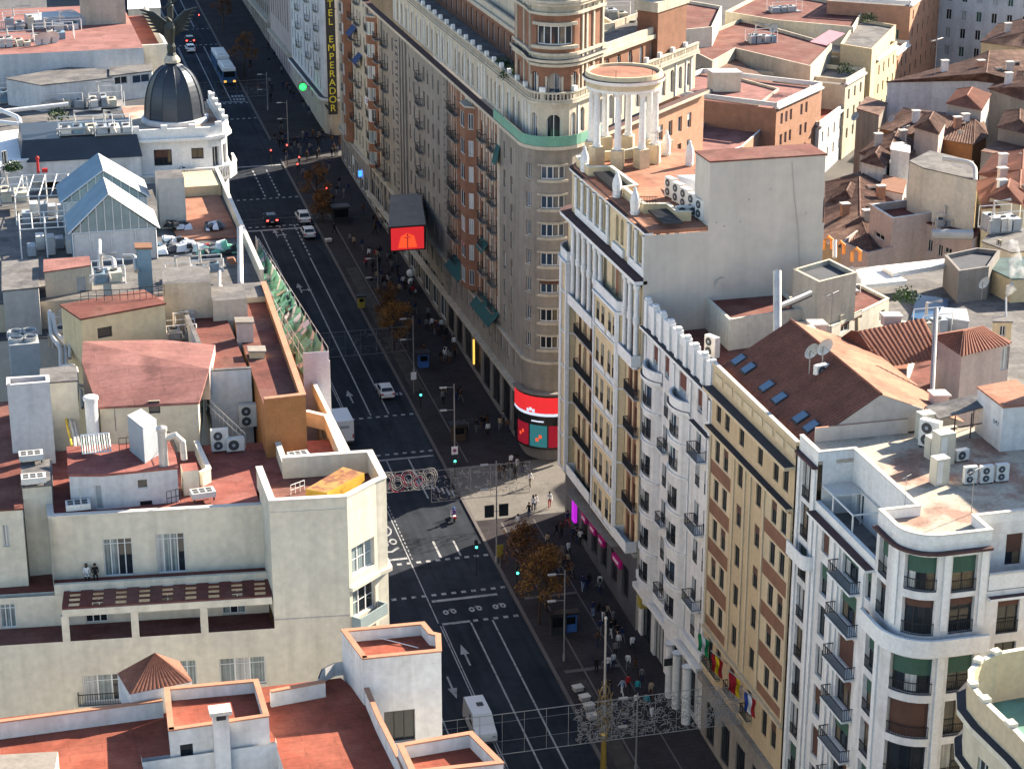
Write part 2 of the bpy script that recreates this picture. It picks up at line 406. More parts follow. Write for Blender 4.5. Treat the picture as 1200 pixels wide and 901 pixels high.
def wall(mb, P, z0, z1, ops, mat, dep=.3, zb=()):
    mf = mat if callable(mat) else (lambda s, z: mat)
    ss = uniq([c for c in P.c] + [v for o in ops for v in o[:2] if 0 < v < P.L]); zz = uniq([z0, z1] + [v for o in ops for v in o[2:4] if z0 < v < z1] + [v for v in zb if z0 < v < z1])
    for i in range(len(ss) - 1):
        sm = (ss[i] + ss[i + 1]) / 2; col = [o for o in ops if o[0] < sm < o[1]]; A, B = P.at(ss[i]), P.at(ss[i + 1]); run = None
        for j in range(len(zz) - 1):
            zm = (zz[j] + zz[j + 1]) / 2; hole = any(o[2] < zm < o[3] for o in col); mm = None if hole else mf(sm, zm)
            if run and run[1] == mm: run[2] = zz[j + 1]
            else:
                if run and run[1]: mb.face([(*A, run[0]), (*B, run[0]), (*B, run[2]), (*A, run[2])], run[1])
                run = [zz[j], mm, zz[j + 1]]
        if run and run[1]: mb.face([(*A, run[0]), (*B, run[0]), (*B, run[2]), (*A, run[2])], run[1])
    for o in ops:
        a, b, c, d = o[:4]; mm = mf((a + b) / 2, d + .02)
        t = P.samples(a, b)
        for p, q in zip(t, t[1:]):
            A, B, A2, B2 = P.at(p), P.at(q), P.at(p, -dep), P.at(q, -dep)
            mb.face([(*A, c), (*A2, c), (*B2, c), (*B, c)], mm); mb.face([(*A, d), (*B, d), (*B2, d), (*A2, d)], mm)
        A, A2, B, B2 = P.at(a), P.at(a, -dep), P.at(b), P.at(b, -dep)
        mb.face([(*A, c), (*A, d), (*A2, d), (*A2, c)], mm); mb.face([(*B, c), (*B2, c), (*B2, d), (*B, d)], mm)
        if len(o) > 4 and o[4]:             # round head: fill the two corners above the springing
            r = (b - a) / 2; m = (a + b) / 2; N = 5
            for sg in (-1, 1):
                arc = [(m + sg * r * math.cos(k * math.pi / 2 / N), d - r + r * math.sin(k * math.pi / 2 / N)) for k in range(N + 1)]
                mb.face([(*P.at(m + sg * r), d)] + [(*P.at(x), z) for x, z in arc], mm)
                for (x, z), (x2, z2) in zip(arc, arc[1:]): mb.face([(*P.at(x), z), (*P.at(x2), z2), (*P.at(x2, -dep), z2), (*P.at(x, -dep), z)], mm)
GL = ['glass', 'glass', 'glass_blue', 'glass', 'glass', 'glass', 'curtain', 'glass_warm']
def win(P, o, parent, n=2, frame='frame_white', dep=.3, gl=None, tr=None, blind=None, rail=None, split=True, sill=None, name='window'):
    a, b, c, d = o[:4]; mb = MB(); e = .11 if b - a > 2.6 else .075; i, u = -dep, -dep + .07
    strip(mb, P, a, b, c, c + e, i, u, frame); strip(mb, P, a, b, d - e, d, i, u, frame)
    for k in range(n + 1):
        x = a + (b - a - e) * k / n; strip(mb, P, x, x + e, c + e, d - e, i, u - .005, frame)
    if tr: strip(mb, P, a + e, b - e, c + (d - c) * tr, c + (d - c) * tr + .05, i, u - .01, frame)
    if sill: strip(mb, P, a - .1, b + .1, c - .1, c - .003, -.05, .1, sill)
    if not split: sheet(mb, P, a, b, c, d, i + .02, gl or random.choice(GL))
    W = obj(name, mb, parent)
    if split:
        if isinstance(gl, tuple):           # every sash its own pane: drawn curtains, half open ones, bare glass
            for k in range(n): g = MB(); sheet(g, P, a + (b - a) * k / n + .01, a + (b - a) * (k + 1) / n - .01, c, d, i + .02, random.choice(gl)); obj('pane', g, W)
        else: g = MB(); sheet(g, P, a, b, c, d, i + .02, gl or random.choice(GL)); obj('pane', g, W)
    if blind:
        h = MB(); f = blind[1]; strip(h, P, a + .02, b - .02, d - (d - c) * f, d - .01, u, u + .05, blind[0]); obj('roller_shutter', h, W)
    if rail:
        h = MB(); zt = c + .95; strip(h, P, a, b, zt - .05, zt, -.05, .02, rail); strip(h, P, a, b, c + .06, c + .1, -.04, .01, rail)
        k = max(2, int((b - a) / .16))
        for q in range(k + 1):
            x = a + (b - a - .03) * q / k; strip(h, P, x, x + .03, c + .1, zt - .05, -.03, 0., rail)
        obj('railing', h, W)
    return W
def balcony(P, s0, s1, z, depth, parent, mat='stone', iron='iron', h=1.0, gap=.18, thick=.16, solid=None):
    mb = MB(); strip(mb, P, s0, s1, z - thick, z, .002, depth, mat); o = obj('balcony', mb, parent)
    R = Path([P.at(s0 + .04, .03), P.at(s0 + .04, depth - .05)] + [P.at(x, depth - .05) for x in P.samples(s0 + .05, s1 - .05)] + [P.at(s1 - .04, depth - .05), P.at(s1 - .04, .03)])
    mb = MB()
    if solid: strip(mb, R, 0, R.L, z + .002, z + h, -.06, .06, solid)
    else:
        strip(mb, R, 0, R.L, z + h - .05, z + h, -.03, .03, iron); strip(mb, R, 0, R.L, z + .06, z + .1, -.02, .02, iron)
        k = max(3, int(R.L / gap))
        for q in range(k + 1):
            x = (R.L - .04) * q / k; strip(mb, R, x, x + .035, z + .1, z + h - .05, -.015, .015, iron)
    obj('balustrade' if solid else 'railing', mb, o); return o
def opx(P, i, x0, y0, x1, y1, arch=False):  # opening on segment i of P seen between two corners in the photo
    a, b = P.p[i], P.p[i + 1]; s0, zt = PW(x0, y0, a, b); s1, zb = PW(x1, y1, a, b)
    return (P.c[i] + s0, P.c[i] + s1, zb, zt, arch)
def arc(cx, cy, r, a0, a1, n): return [(cx + r * math.cos(R_(a0 + (a1 - a0) * k / n)), cy + r * math.sin(R_(a0 + (a1 - a0) * k / n))) for k in range(n + 1)]
def parapet(mb, pts, z0, z1, th, mat, cop=None, closed=False, ct=.1, co=.05):
    P = Path(pts + ([pts[0]] if closed else []))
    strip(mb, P, 0, P.L, z0, z1 - (ct if cop else 0), -th, 0, mat)
    if cop: strip(mb, P, 0, P.L, z1 - ct, z1, -th - co, co, cop)
def ribbed(mb, a, b, c, d, mat, pitch=.3, h=.07):     # tiled slope: a-b along the eave, d-c along the ridge; ribs run up the slope
    a, b, c, d = map(Vector, (a, b, c, d)); n = max(2, int((b - a).length / pitch)); nr = (b - a).cross(d - a).normalized()
    if nr.z < 0: nr = -nr
    prev = None
    for k in range(n + 1):
        for q, (f, hh) in enumerate(((0, 0), (.25, h), (.6, h), (.85, 0))):
            t = min(1, (k + f) / n); p0 = a.lerp(b, t) + nr * hh; p1 = d.lerp(c, t) + nr * hh
            if prev: mb.face([tuple(prev[0]), tuple(p0), tuple(p1), tuple(prev[1])], mat)
            prev = (p0, p1)
            if t >= 1: break
def front(xl, yl, xr, yr, z, depth):        # plan rectangle from the front edge seen in the photo at height z
    a, b = PZ(xl, yl, z), PZ(xr, yr, z); L = math.hypot(b[0] - a[0], b[1] - a[1]); ux, uy = (b[0] - a[0]) / L, (b[1] - a[1]) / L
    return [a, b, (b[0] - uy * depth, b[1] + ux * depth), (a[0] - uy * depth, a[1] + ux * depth)]
def ztop(xy, py):                           # height over plan point xy that is seen at image row py
    f = xy[0] * math.sin(AZ) + xy[1] * math.cos(AZ); t = (CYP - py) / FPX
    return CAMZ + f * (t * _ct - _st) / (_ct + t * _st)
def inset(poly, d):                         # positive shrinks a counter-clockwise outline
    n = len(poly); o = []
    for i in range(n):
        a, b, c = poly[i - 1], poly[i], poly[(i + 1) % n]
        l1, l2 = math.hypot(b[0] - a[0], b[1] - a[1]), math.hypot(c[0] - b[0], c[1] - b[1])
        n1 = (-(b[1] - a[1]) / l1, (b[0] - a[0]) / l1); n2 = (-(c[1] - b[1]) / l2, (c[0] - b[0]) / l2)
        mx, my = n1[0] + n2[0], n1[1] + n2[1]; k = max(.3, (mx * n1[0] + my * n1[1]))
        o.append((b[0] + mx / k * d, b[1] + my / k * d))
    return o
def house(name, label, cat, poly, z0, z1, wm, tm, ops={}, par=None, wkw={}, group=None, cop=None):
    cx = sum(p[0] for p in poly) / len(poly); cy = sum(p[1] for p in poly) / len(poly)
    t = thing(name, label, cat, (cx, cy, z0), group); mb = MB(); n = len(poly); zr = z1 - (par or 0)
    for i in range(n):
        P = Path([poly[i], poly[(i + 1) % n]]); os_ = [opx(P, 0, *o) for o in ops.get(i, [])]
        os_ = [o for o in os_ if o[1] - o[0] > .15 and o[3] - o[2] > .15]
        wall(mb, P, z0, zr, os_, wm, .2)
        for o in os_: win(P, o, t, **{**dict(n=2, split=False, dep=.2), **wkw})
    obj('wall', mb, t)
    mb = MB()
    if par: mb.prism(inset(poly, .03), zr - .25, zr, tm)
    else: mb.prism(inset(poly, -.08), z1 + .003, z1 + .14, tm)
    obj('roof', mb, t)
    if par: mb = MB(); parapet(mb, [tuple(p) for p in poly], zr + .004, z1 + .06, .22, wm, cop or wm, True, .06, .04); obj('parapet', mb, t)
    return t
# ================================================================ ground, road, pavements, markings
def gsheet(mb, poly, dz, mat): mb.face([(x, y, gz(y) + dz) for x, y in poly], mat)
def rect(x0, y0, x1, y1): return [(x0, y0), (x1, y0), (x1, y1), (x0, y1)]
g = MB(); gsheet(g, rect(-400, -200, 700, 1400), -.13, 'ground'); struct('ground', g)
g = MB(); gsheet(g, rect(33, -60, 49, 900), -.02, 'asphalt')
gsheet(g, [(49, 345.5), (110, 372), (110, 385), (49, 358)], -.02, 'asphalt'); struct('road', g)
g = MB()
def pave(poly, top='paving', h=.12): g.prism([(x, y) for x, y in poly], 0, [0] * len(poly), top); g.v[-2 * len(poly):] = [(x, y, gz(y) - .3) for x, y in poly] + [(x, y, gz(y) + h) for x, y in poly]
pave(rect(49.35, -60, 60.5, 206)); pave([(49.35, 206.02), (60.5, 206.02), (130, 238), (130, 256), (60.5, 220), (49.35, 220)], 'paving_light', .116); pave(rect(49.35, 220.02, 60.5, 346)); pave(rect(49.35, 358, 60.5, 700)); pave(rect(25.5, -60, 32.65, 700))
struct('pavement', g)
g = MB()
def kerb(x0, x1, ya, yb): g.prism(rect(x0, ya, x1, yb), 0, [0] * 4, 'kerb'); g.v[-8:] = [(x, y, gz(y) - .3) for x, y in rect(x0, ya, x1, yb)] + [(x, y, gz(y) + .125) for x, y in rect(x0, ya, x1, yb)]
for ya, yb in ((-60, 206), (206.01, 220), (220.01, 346), (358, 700)): kerb(49, 49.34, ya, yb)
kerb(32.66, 33, -60, 700); struct('kerb', g)
g = MB()
for ya, yb in ((100, 120), (124, 150), (153, 171), (175, 186), (226, 240), (243, 262), (265, 290), (292, 318)): gsheet(g, rect(50.1, ya, 51.7, yb), .127, 'planting' if ya in (153, 243, 265) else 'paving')
gsheet(g, rect(51.9, 100, 52.1, 205), .127, 'kerb'); gsheet(g, rect(51.9, 221, 52.1, 340), .127, 'kerb'); gsheet(g, rect(55.6, 100, 55.75, 205), .127, 'kerb')
for y in (121, 151.5, 172.5, 187.5): gsheet(g, rect(50.1, y, 55.6, y + .5), .128, 'kerb')
struct('pavement_bands', g)
g = MB()
def line(x0, x1, ya, yb): gsheet(g, rect(x0, ya, x1, yb), -.014, 'paint')
def lanes(ya, yb, d=True):
    line(43.5, 43.68, ya, yb); line(45.75, 45.93, ya, yb)
    if d: line(40.38, 40.5, ya, yb); line(40.62, 40.74, ya, yb)
    line(36.7, 36.85, ya, yb)
def dashes(y, x0=33.6, x1=48.8, wd=.5, st=1.05, dp=.45):
    x = x0
    while x < x1: line(x, x + wd, y, y + dp); x += st
lanes(-40, 184.4); line(40.7, 43.6, 184.5, 184.9); dashes(184.5, 43.9); dashes(190.6); line(40.7, 47.6, 189.3, 189.75)
line(40.3, 40.42, 185, 211); dashes(198.0); line(33.3, 40.2, 199.2, 199.6)
for k in range(16): line(40.62, 40.74, 199 + k * .9, 199.5 + k * .9)
line(43.6, 43.85, 198.7, 202.6); line(45.8, 46.0, 198.7, 202.2)
dashes(225.3); line(40.7, 48.6, 223.9, 224.3); line(42.8, 42.95, 219, 223.8); line(45.4, 45.6, 213, 223.8)
for k in range(10): line(44.1 + k * .48, 44.32 + k * .48, 217.3 - k * .5, 218.9 - k * .5)
gsheet(g, [(42.85, 219), (43.0, 219), (44.2, 217.4), (44.05, 217.4)], -.0135, 'paint')
dashes(236.3); lanes(237.2, 296); line(33.3, 40.3, 236.9, 237.3)
for k in range(9):
    for x in (43.5, 45.8): line(x, x + .25, 297 + k * 1.7, 298 + k * 1.7)
line(40.4, 40.6, 296, 310); dashes(311.3); line(38, 48.8, 309.6, 310.1); dashes(325.2)
for k in range(8):
    for x in (43.5, 45.8): line(x, x + .25, 326.5 + k * 1.9, 327.6 + k * 1.9)
line(40.6, 49, 343, 343.5); dashes(372.5); dashes(383.2); lanes(385, 428); line(40.7, 48.5, 384.2, 384.6); dashes(429); lanes(445, 640); dashes(443)
def arrow(x, y, s=1, tn=0):
    line(x - .1, x + .1, y - 2.2 * s if s > 0 else y, y if s > 0 else y + 2.2)
    gsheet(g, [(x - .45, y), (x + .45, y), (x, y + 1.9 * s)] if s > 0 else [(x + .45, y), (x - .45, y), (x, y - 1.9)], -.0138, 'paint')
    if tn: line(x, x + 1.0, y - 1.3, y - 1.0); gsheet(g, [(x + 1., y - 1.8), (x + 1.6, y - 1.15), (x + 1., y - .5)], -.0138, 'paint')
for px, py, s, t in ((545, 766, 1, 0), (530, 806, -1, 0), (410, 464, 1, 0), (351, 337, 1, 1), (323, 273, 1, 1)): p = G(px, py); arrow(p[0], p[1], s, t)
def ring(x, y, r, ry): 
    N = 16
    for k in range(N):
        a, b = 2 * math.pi * k / N, 2 * math.pi * (k + 1) / N
        gsheet(g, [(x + r * math.cos(a), y + ry * math.sin(a)), (x + r * math.cos(b), y + ry * math.sin(b)), (x + (r - .18) * math.cos(b), y + (ry - .3) * math.sin(b)), (x + (r - .18) * math.cos(a), y + (ry - .3) * math.sin(a))], -.0138, 'paint')
ring(38.9, 206.3, 1.0, 1.5); line(38.75, 38.95, 205.6, 207.0)
ring(38.5, 203.1, .42, .7); ring(39.5, 203.5, .42, .7); gsheet(g, [(38.5, 203.1), (38.6, 203.1), (39.5, 204.0), (39.4, 204.0)], -.013, 'paint')
gsheet(g, [(37.9, 201.2), (38.9, 201.0), (39.9, 201.9), (39.7, 202.2), (38.9, 201.4), (37.9, 201.6)], -.013, 'paint')
for x in (42.0, 44.7, 47.2): ring(x - .4, 187, .3, .5); ring(x + .4, 187.1, .3, .5); gsheet(g, [(x - .4, 187), (x - .3, 187), (x + .3, 187.7), (x + .2, 187.7)], -.013, 'paint')
for k in range(5): line(46.4 + k * .5, 46.7 + k * .5, 242.6, 243.4)
for k in range(4): line(46.3 + k * .6, 46.7 + k * .6, 387.6, 388.9); line(46.3 + k * .6, 46.7 + k * .6, 385.4, 386.6)
struct('road_markings', g)

# ================================================================ right row: corner block of white render, nearest
B = thing('apartment_building', 'white rendered corner apartment block with rounded corner and maroon ledges, at right in front', 'building', (70, 130, 5))
PA = Path([(59.5, 140.35), (59.5, 136.6)]); PBq = Path([(59.5, 136.6), (59.5, 125.5)])
PC = Path([(59.5, 125.5), (59.5, 122.7)] + arc(62, 122.7, 2.5, 180, 270, 8)[1:] + [(65.7, 120.2)])
PC2 = Path([(58.95, 126.3), (58.95, 122.7)] + arc(62, 122.7, 3.05, 180, 270, 8)[1:] + [(65.7, 119.65)])
PD = Path([(65.7, 122.7), (84, 122.7)]); PE = Path([(65.7, 120.2), (84, 120.2)])
WW = 'stucco_white'; mb = MB()
oA = [(.9, 2.5, 36.9 - 3.5 * k + (.0 if k else 0), 39.8 - 3.5 * k) for k in range(9)] + [(.9, 2.5, 40.2, 43.2)]
wall(mb, PA, 4, 44.2, oA, WW)
oB = []
for k in range(9):
    z = 37.4 - 3.5 * k; oB += [(1.5, 2.9, z + .05, z + 2.7), (5.5, 8.4, z + .05, z + 2.7), (9.7, 10.7, z + .05, z + 2.7)]
wall(mb, PBq, 4, 40.3, oB, WW)
oC = [(.5, 2.0, 40.3, 43.2), (4.1, 6.5, 40.6, 43.3), (7.6, 9.5, 40.4, 43.2), (.5, 2.0, 37.2, 39.9), (4.1, 6.5, 37.2, 40.0), (7.6, 9.5, 37.2, 40.0)]
wall(mb, PC, 36.25, 44.2, oC, WW, .45)
oC2 = []
for k in range(8):
    z = 32.8 - 3.5 * k; oC2 += [(1.2, 2.7, z, z + 2.9), (4.9, 8.1, z, z + 2.9), (9.2, 11.2, z, z + 2.9)]
wall(mb, PC2, 4, 36.25, oC2, WW, .5)
oD = [opx(PD, 0, 1180, 626, 1196, 661)]; wall(mb, PD, 40.3, 44.2, oD + [(10, 11.6, 40.5, 43)], WW)
oE = [opx(PE, 0, 1170, 702, 1192, 740)]; z0 = oE[0][2]
oE = [(oE[0][0], oE[0][1], z0 - 3.5 * k, z0 + 2.8 - 3.5 * k) for k in range(8)] + [(8, 9.8, z0 - 3.5 * k, z0 + 2.8 - 3.5 * k) for k in range(8)]
wall(mb, PE, 4, 40.2, oE, WW)
PT = Path([(59.9, 136.6), (62.4, 136.6), (62.4, 125.5), (59.9, 125.5)]); oT = [(3.6, 4.8, 39.85, 42.1), (8.1, 9.6, 40.4, 42), (10.6, 11.8, 40.6, 42.1)]
wall(mb, PT, 39.7, 44.2, oT, 'white_trim', .2)
mb.face([(65.7, 120.2, 36.3), (65.7, 122.7, 36.3), (65.7, 122.7, 44.2), (65.7, 120.2, 44.2)], WW)
for s in (3.1, 6.95, 9.75): strip(mb, PC, s, s + .5, 37.6, 43.6, .003, .12, 'white_trim')
for s in (3.0, 8.35, 11.5): strip(mb, PC2, s, s + .55, 5, 35.9, .003, .14, 'white_trim')
for P, L in ((PA, (.1, 3.05)), (PBq, (.15, 3.6, 4.6, 9.1))):
    for s in L: strip(mb, P, s, s + .5, 5, 39.6 if P is PBq else 43.4, .003, .14, 'white_trim')
obj('wall', mb, B)
mb = MB(); poly = [(59.55, 140.3), (59.55, 136.65), (62.45, 136.55), (62.45, 125.55), (59.55, 125.45), (59.55, 122.7)] + arc(62, 122.7, 2.45, 180, 270, 8)[1:] + [(65.65, 120.25), (65.65, 122.75), (84, 122.75), (84, 140.3)]
mb.prism(poly, 43.9, 44.2, 'roof_weathered'); obj('roof', mb, B)
mb = MB(); mb.prism(rect(59.6, 125.55, 62.37, 136.55), 39.4, 39.7, 'roof_grey'); mb.prism(rect(65.75, 120.25, 84, 122.65), 40.0, 40.25, 'roof_grey'); obj('terrace_floor', mb, B)
mb = MB()
parapet(mb, [(59.5, 140.35), (59.5, 136.6), (62.4, 136.6), (62.4, 125.5), (59.5, 125.5), (59.5, 122.7)] + arc(62, 122.7, 2.5, 180, 270, 8)[1:] + [(65.7, 120.2), (65.7, 122.7), (84, 122.7)], 44.204, 45.0, .25, 'white_trim', 'coping_white')
parapet(mb, [(59.5, 136.55), (59.5, 125.55)], 40.304, 41.0, .25, 'white_trim', 'white_trim'); parapet(mb, [(65.75, 120.2), (84, 120.2)], 40.254, 41.5, .2, 'white_trim', 'coping_white'); pieces('parapet', mb, B)
mb = MB(); strip(mb, PA, 0, PA.L, 43.55, 43.75, .003, .4, 'ledge_maroon'); strip(mb, PBq, -.0, PBq.L, 40.0, 40.2, .003, .75, 'white_trim', 'ledge_maroon'); strip(mb, PC, 0, PC.L, 43.55, 43.75, .003, .4, 'ledge_maroon'); strip(mb, PE, 0.05, PE.L, 39.6, 39.8, .003, .5, 'white_trim', 'ledge_maroon'); pieces('cornice', mb, B)
def bl(): return random.choice([None, None, ('shutter_brown', random.choice([.35, .6, 1.])), ('shutter_brown', .25), ('shutter_green', .5)])
for P, L, r in ((PA, oA, 'iron'), (PBq, oB, None), (PC, oC, None), (PC2, oC2, None), (PD, oD, None), (PE, oE, 'iron'), (PT, oT, None)):
    for o in L:
        wd = o[1] - o[0]; win(P, o, B, n=3 if wd > 2.2 else 2, frame='frame_dark', dep=.45 if P in (PC, PC2) else .3, blind=bl() if P is not PT else None, rail=r if P is not PC and P is not PC2 else 'iron', gl=('glass', 'glass', 'glass', 'glass_warm', 'curtain'))
for k in range(9): balcony(PBq, 5.0, 9.2, 37.4 - 3.5 * k, 1.0, B, 'white_trim')
mb = MB(); strip(mb, PC, 0, PC.L - .02, 36.0, 36.2, .004, 1.0, 'white_trim'); o = obj('balcony', mb, B); mb = MB(); strip(mb, PC, 0, PC.L - .02, 36.204, 37.3, .75, 1.0, 'white_trim'); obj('balustrade', mb, o)
P_ = Path([(58.6, 139.9)] + arc(59.4, 137.0, .8, 180, 270, 4)); mb = MB(); mb.prism([(59.45, 139.9), (58.6, 139.9), (58.6, 137.0)] + arc(59.4, 137.0, .8, 180, 270, 4)[1:], 35.2, 35.5, 'white_trim'); o = obj('balcony', mb, B); mb = MB(); strip(mb, P_, 0, P_.L, 35.504, 36.4, -.12, 0, 'white_trim'); obj('balustrade', mb, o)
mb = MB()
for y in (134.3, 130.6):
    for x in (59.9, 62.2): mb.box(x - .05, y - .05, 39.702, x + .05, y + .05, 42.2, 'white_metal')
for x in (59.9, 62.2): mb.box(x - .05, 130.5, 42.203, x + .05, 136.4, 42.3, 'white_metal')
for y in (130.6, 134.3, 136.3): mb.box(59.96, y - .05, 42.204, 62.14, y + .05, 42.299, 'white_metal')
for k in range(9): mb.box(59.96, 134.4 + k * .2, 42.31, 62.14, 134.48 + k * .2, 42.36, 'white_metal')
obj('pergola', mb, B)
mb = MB(); strip(mb, Path([(59.58, 140.3), (84, 140.3)]), 1.2, 9, 44.21, 45.4, -.2, 0, 'stucco_grey', 'coping_orange'); obj('party_wall', mb, B)

# ---------------------------------------------------------------- ochre and brick block with a brown tiled roof
B = thing('apartment_building', 'ochre and brick apartment block with brown tiled roof and six skylights', 'building', (65, 150, 5))
P = Path([(59.3, 159.55), (59.3, 140.45)]); tops = [41.4, 37.7, 34.05, 30.3, 26.6, 22.75, 18.9]; ops = []
for k, zt in enumerate(tops):
    h = 1.95 if k < 6 else 2.6
    for y in (157.8, 155.7, 152.2, 147.9, 144.4, 142.3): ops.append((159.55 - y - .58, 159.55 - y + .58, zt - h, zt))
for s in (1.3, 5.2, 9.0, 12.8, 16.4): ops.append((s, s + 2.2, 8.5, 12.4))
def mf(s, z):
    y = 159.55 - s
    if z > 38.4 or z < 19.6: return 'ochre' if z > 14 else 'stone'
    if 153.7 < y < 159.2 or 140.9 < y < 146.3:
        for zt in tops:
            if zt - 2.15 < z < zt + .2: return 'ochre_light'
        return 'brick_brown'
    return 'ochre'
mb = MB(); wall(mb, P, 5, 44.0, ops, mf, .18, zb=[t + .2 for t in tops] + [t - 2.15 for t in tops] + [38.4, 19.6, 14])
for y in (159.4, 153.5, 150.9, 149.6, 146.5, 140.7): strip(mb, P, 159.55 - y - .14 if y < 159 else .02, 159.55 - y + .14, 19.6, 38.2, .003, .12, 'ochre_light')
for k in range(8): strip(mb, P, .7 + k * 2.35, 2.5 + k * 2.35, 42.9, 43.6, .003, .07, 'ochre_light')
obj('wall', mb, B)
mb = MB(); strip(mb, P, 0, P.L, 41.95, 42.25, .003, .95, 'ochre_light', 'ledge_dark'); strip(mb, P, 0, P.L, 38.45, 38.68, .003, .65, 'ochre_light', 'ledge_dark'); strip(mb, P, 0, P.L, 19.1, 19.35, .003, .3, 'ochre_light'); strip(mb, P, 0, P.L, 14.0, 14.6, .003, .5, 'stone')
strip(mb, P, 0, P.L, 44.002, 44.35, -.3, .06, 'ochre_light', 'coping_white'); pieces('cornice', mb, B)
for o in ops: win(P, o, B, n=2 if o[1] - o[0] < 2 else 3, frame='frame_dark', dep=.18, blind=random.choice([None, None, None, ('shutter_brown', .4)]) if o[3] > 14 else None, gl='glass')
for s in (.9, 2.9, 6.4, 10.7): balcony(P, s, s + 1.7, 16.1, .55, B, 'ochre_light')
rx, rz = 66.2, 47.6; ry0, ry1 = PX(903, 398, rx)[1], 140.6
mb = MB(); ribbed(mb, (60.0, 140.5, 43.9), (60.0, 159.5, 43.9), (rx, 159.5, rz), (rx, 140.5, rz), 'tile_brown', .42, .05); ribbed(mb, (73.5, 159.5, 44.6), (73.5, 140.5, 44.6), (rx, 140.5, rz), (rx, 159.5, rz), 'roof_orange', .42, .03)  # far slope in lighter orange, sunlight put into its colour
mb.face([(60.0, 140.5, 43.8), (73.5, 140.5, 44.5), (rx, 140.5, rz - .02)], 'stucco_grey'); mb.face([(73.5, 159.5, 44.5), (60.0, 159.5, 43.8), (rx, 159.5, rz - .02)], 'stucco_grey'); mb.box(60.0, 140.5, 40, 73.5, 159.5, 43.8, 'stucco_grey')
mb.tube([(rx, 140.5, rz + .03), (rx, 159.5, rz + .03)], .12, 'tile_brown', 8); R0 = obj('roof', mb, B)
def on_slope(px, py):                       # where a sight line meets the street-side slope of the brown roof
    d = ray(px, py); nx, nz = -(rz - 43.9) / (rx - 60.0), 1; t = (43.9 - nx * -60.0 * -1 - CAMZ) if 0 else None
    t = ((43.9 - CAMZ) + nx * 60.0) / (d[2] + nx * d[0]); return (d[0] * t, d[1] * t, CAMZ + d[2] * t)
for px, py in ((865, 423), (876.5, 433), (898, 454), (913, 468), (937.5, 490.5), (950, 501)):
    x, y, z = on_slope(px, py); sl = (rz - 43.9) / (rx - 60.0); mb = MB()
    for q, (hw, hl, h0, h1, m) in enumerate(((.62, .55, .02, .16, 'frame_dark'), (.52, .46, .161, .19, 'glass_sky'))):
        a = [(x - hl, y - hw, z - hl * sl), (x - hl, y + hw, z - hl * sl), (x + hl, y + hw, z + hl * sl), (x + hl, y - hw, z + hl * sl)][::-1]
        mb.hull([(p[0], p[1], p[2] + h0) for p in a], [(p[0], p[1], p[2] + h1) for p in a], m)
    obj('skylight', mb, R0)

# ---------------------------------------------------------------- ornate white block with merlons
B = thing('apartment_building', 'narrow ornate white apartment block with rounded bays and a merlon parapet', 'building', (66, 169, 6))
P = Path([(59.4, 178.7), (59.4, 159.7)]); mb = MB(); ops = []; rows = [38.5, 34.7, 31.5, 27.7, 24.0, 20.2, 16.6]
for k, z in enumerate(rows):
    for y, wd in ((172.0, 1.2), (162.9, 1.2), (160.6, .9)): ops.append((178.7 - y - wd / 2, 178.7 - y + wd / 2, z - .1, z + 2.2))
for s in (1.0, 5.0, 9.5, 14.0): ops.append((s, s + 3.0, 8.7, 13.2))
for y in (175, 167.5): ops.append((178.7 - y - 1.0, 178.7 - y + 1.0, 38.4, 40.5))
wall(mb, P, 5, 43.0, ops, WW, .3)
for s in (.25, 4.4, 8.6, 13.2, 18.3): strip(mb, P, s, s + .45, 15, 40.6, .003, .12, 'white_trim')
obj('wall', mb, B)
for o in ops: win(P, o, B, n=2 if o[1] - o[0] < 2.4 else 3, frame='frame_white' if o[3] > 14 else 'frame_dark', gl=random.choice(['glass', 'glass', 'curtain']), rail='iron' if 14 < o[3] < 38 else None, split=True)
for ya, yb in ((177.6, 173.2), (169.8, 165.2)):
    q = MB(); Q = Path([(59.39, ya)] + [(59.39 - .95 * math.sin(math.pi * k / 8) ** .6, ya - (ya - yb) * k / 8) for k in range(1, 8)] + [(59.39, yb)]); bo = []
    for z in rows[1:]: bo.append((Q.L / 2 - 1.3, Q.L / 2 + 1.3, z, z + 2.15))
    wall(q, Q, 14.2, 37.3, bo, WW, .2); zc = 37.3; strip(q, Q, 0, Q.L, 37.3, 37.6, -.5, .3, 'white_trim', 'ledge_dark'); strip(q, Q, 0, Q.L, 37.604, 38.5, -.12, .1, 'white_trim')
    for z in rows[1:]: strip(q, Q, .1, Q.L - .1, z - .5, z - .3, .002, .14, 'white_trim')
    bay = obj('bay', q, B)
    for o in bo: win(Q, o, bay, n=2, dep=.2, frame='frame_white', gl=random.choice(['glass', 'glass', 'glass_blue', 'curtain']), rail='iron', split=False)
for k, z in enumerate(rows[1:]):
    if k % 2 == 0: balcony(P, 15.1, 18.0, z - .15, .95, B, 'white_trim')
    else: balcony(P, 5.9, 7.6, z - .15, .6, B, 'white_trim')
mb = MB()
strip(mb, P, 0, P.L, 41.2, 41.45, .003, .55, 'white_trim', 'ledge_dark'); strip(mb, P, 14.3, P.L, 37.1, 37.3, .003, .5, 'white_trim', 'ledge_dark'); strip(mb, P, 0, P.L, 14.3, 14.8, .003, .7, 'white_trim'); strip(mb, P, 0, P.L, 15.2, 16.1, .003, .35, 'white_trim'); pieces('cornice', mb, B)
mb = MB(); strip(mb, P, 0, P.L, 43.004, 43.85, -.35, .02, 'white_trim')
for s in (.2, 2.5, 4.6, 7.0, 9.2, 11.6, 13.8, 16.2, 18.2): strip(mb, P, s, s + .75, 41.46, 44.15, -.4, .22, 'white_trim'); strip(mb, P, s + .1, s + .65, 44.153, 44.4, -.32, .14, 'white_trim')
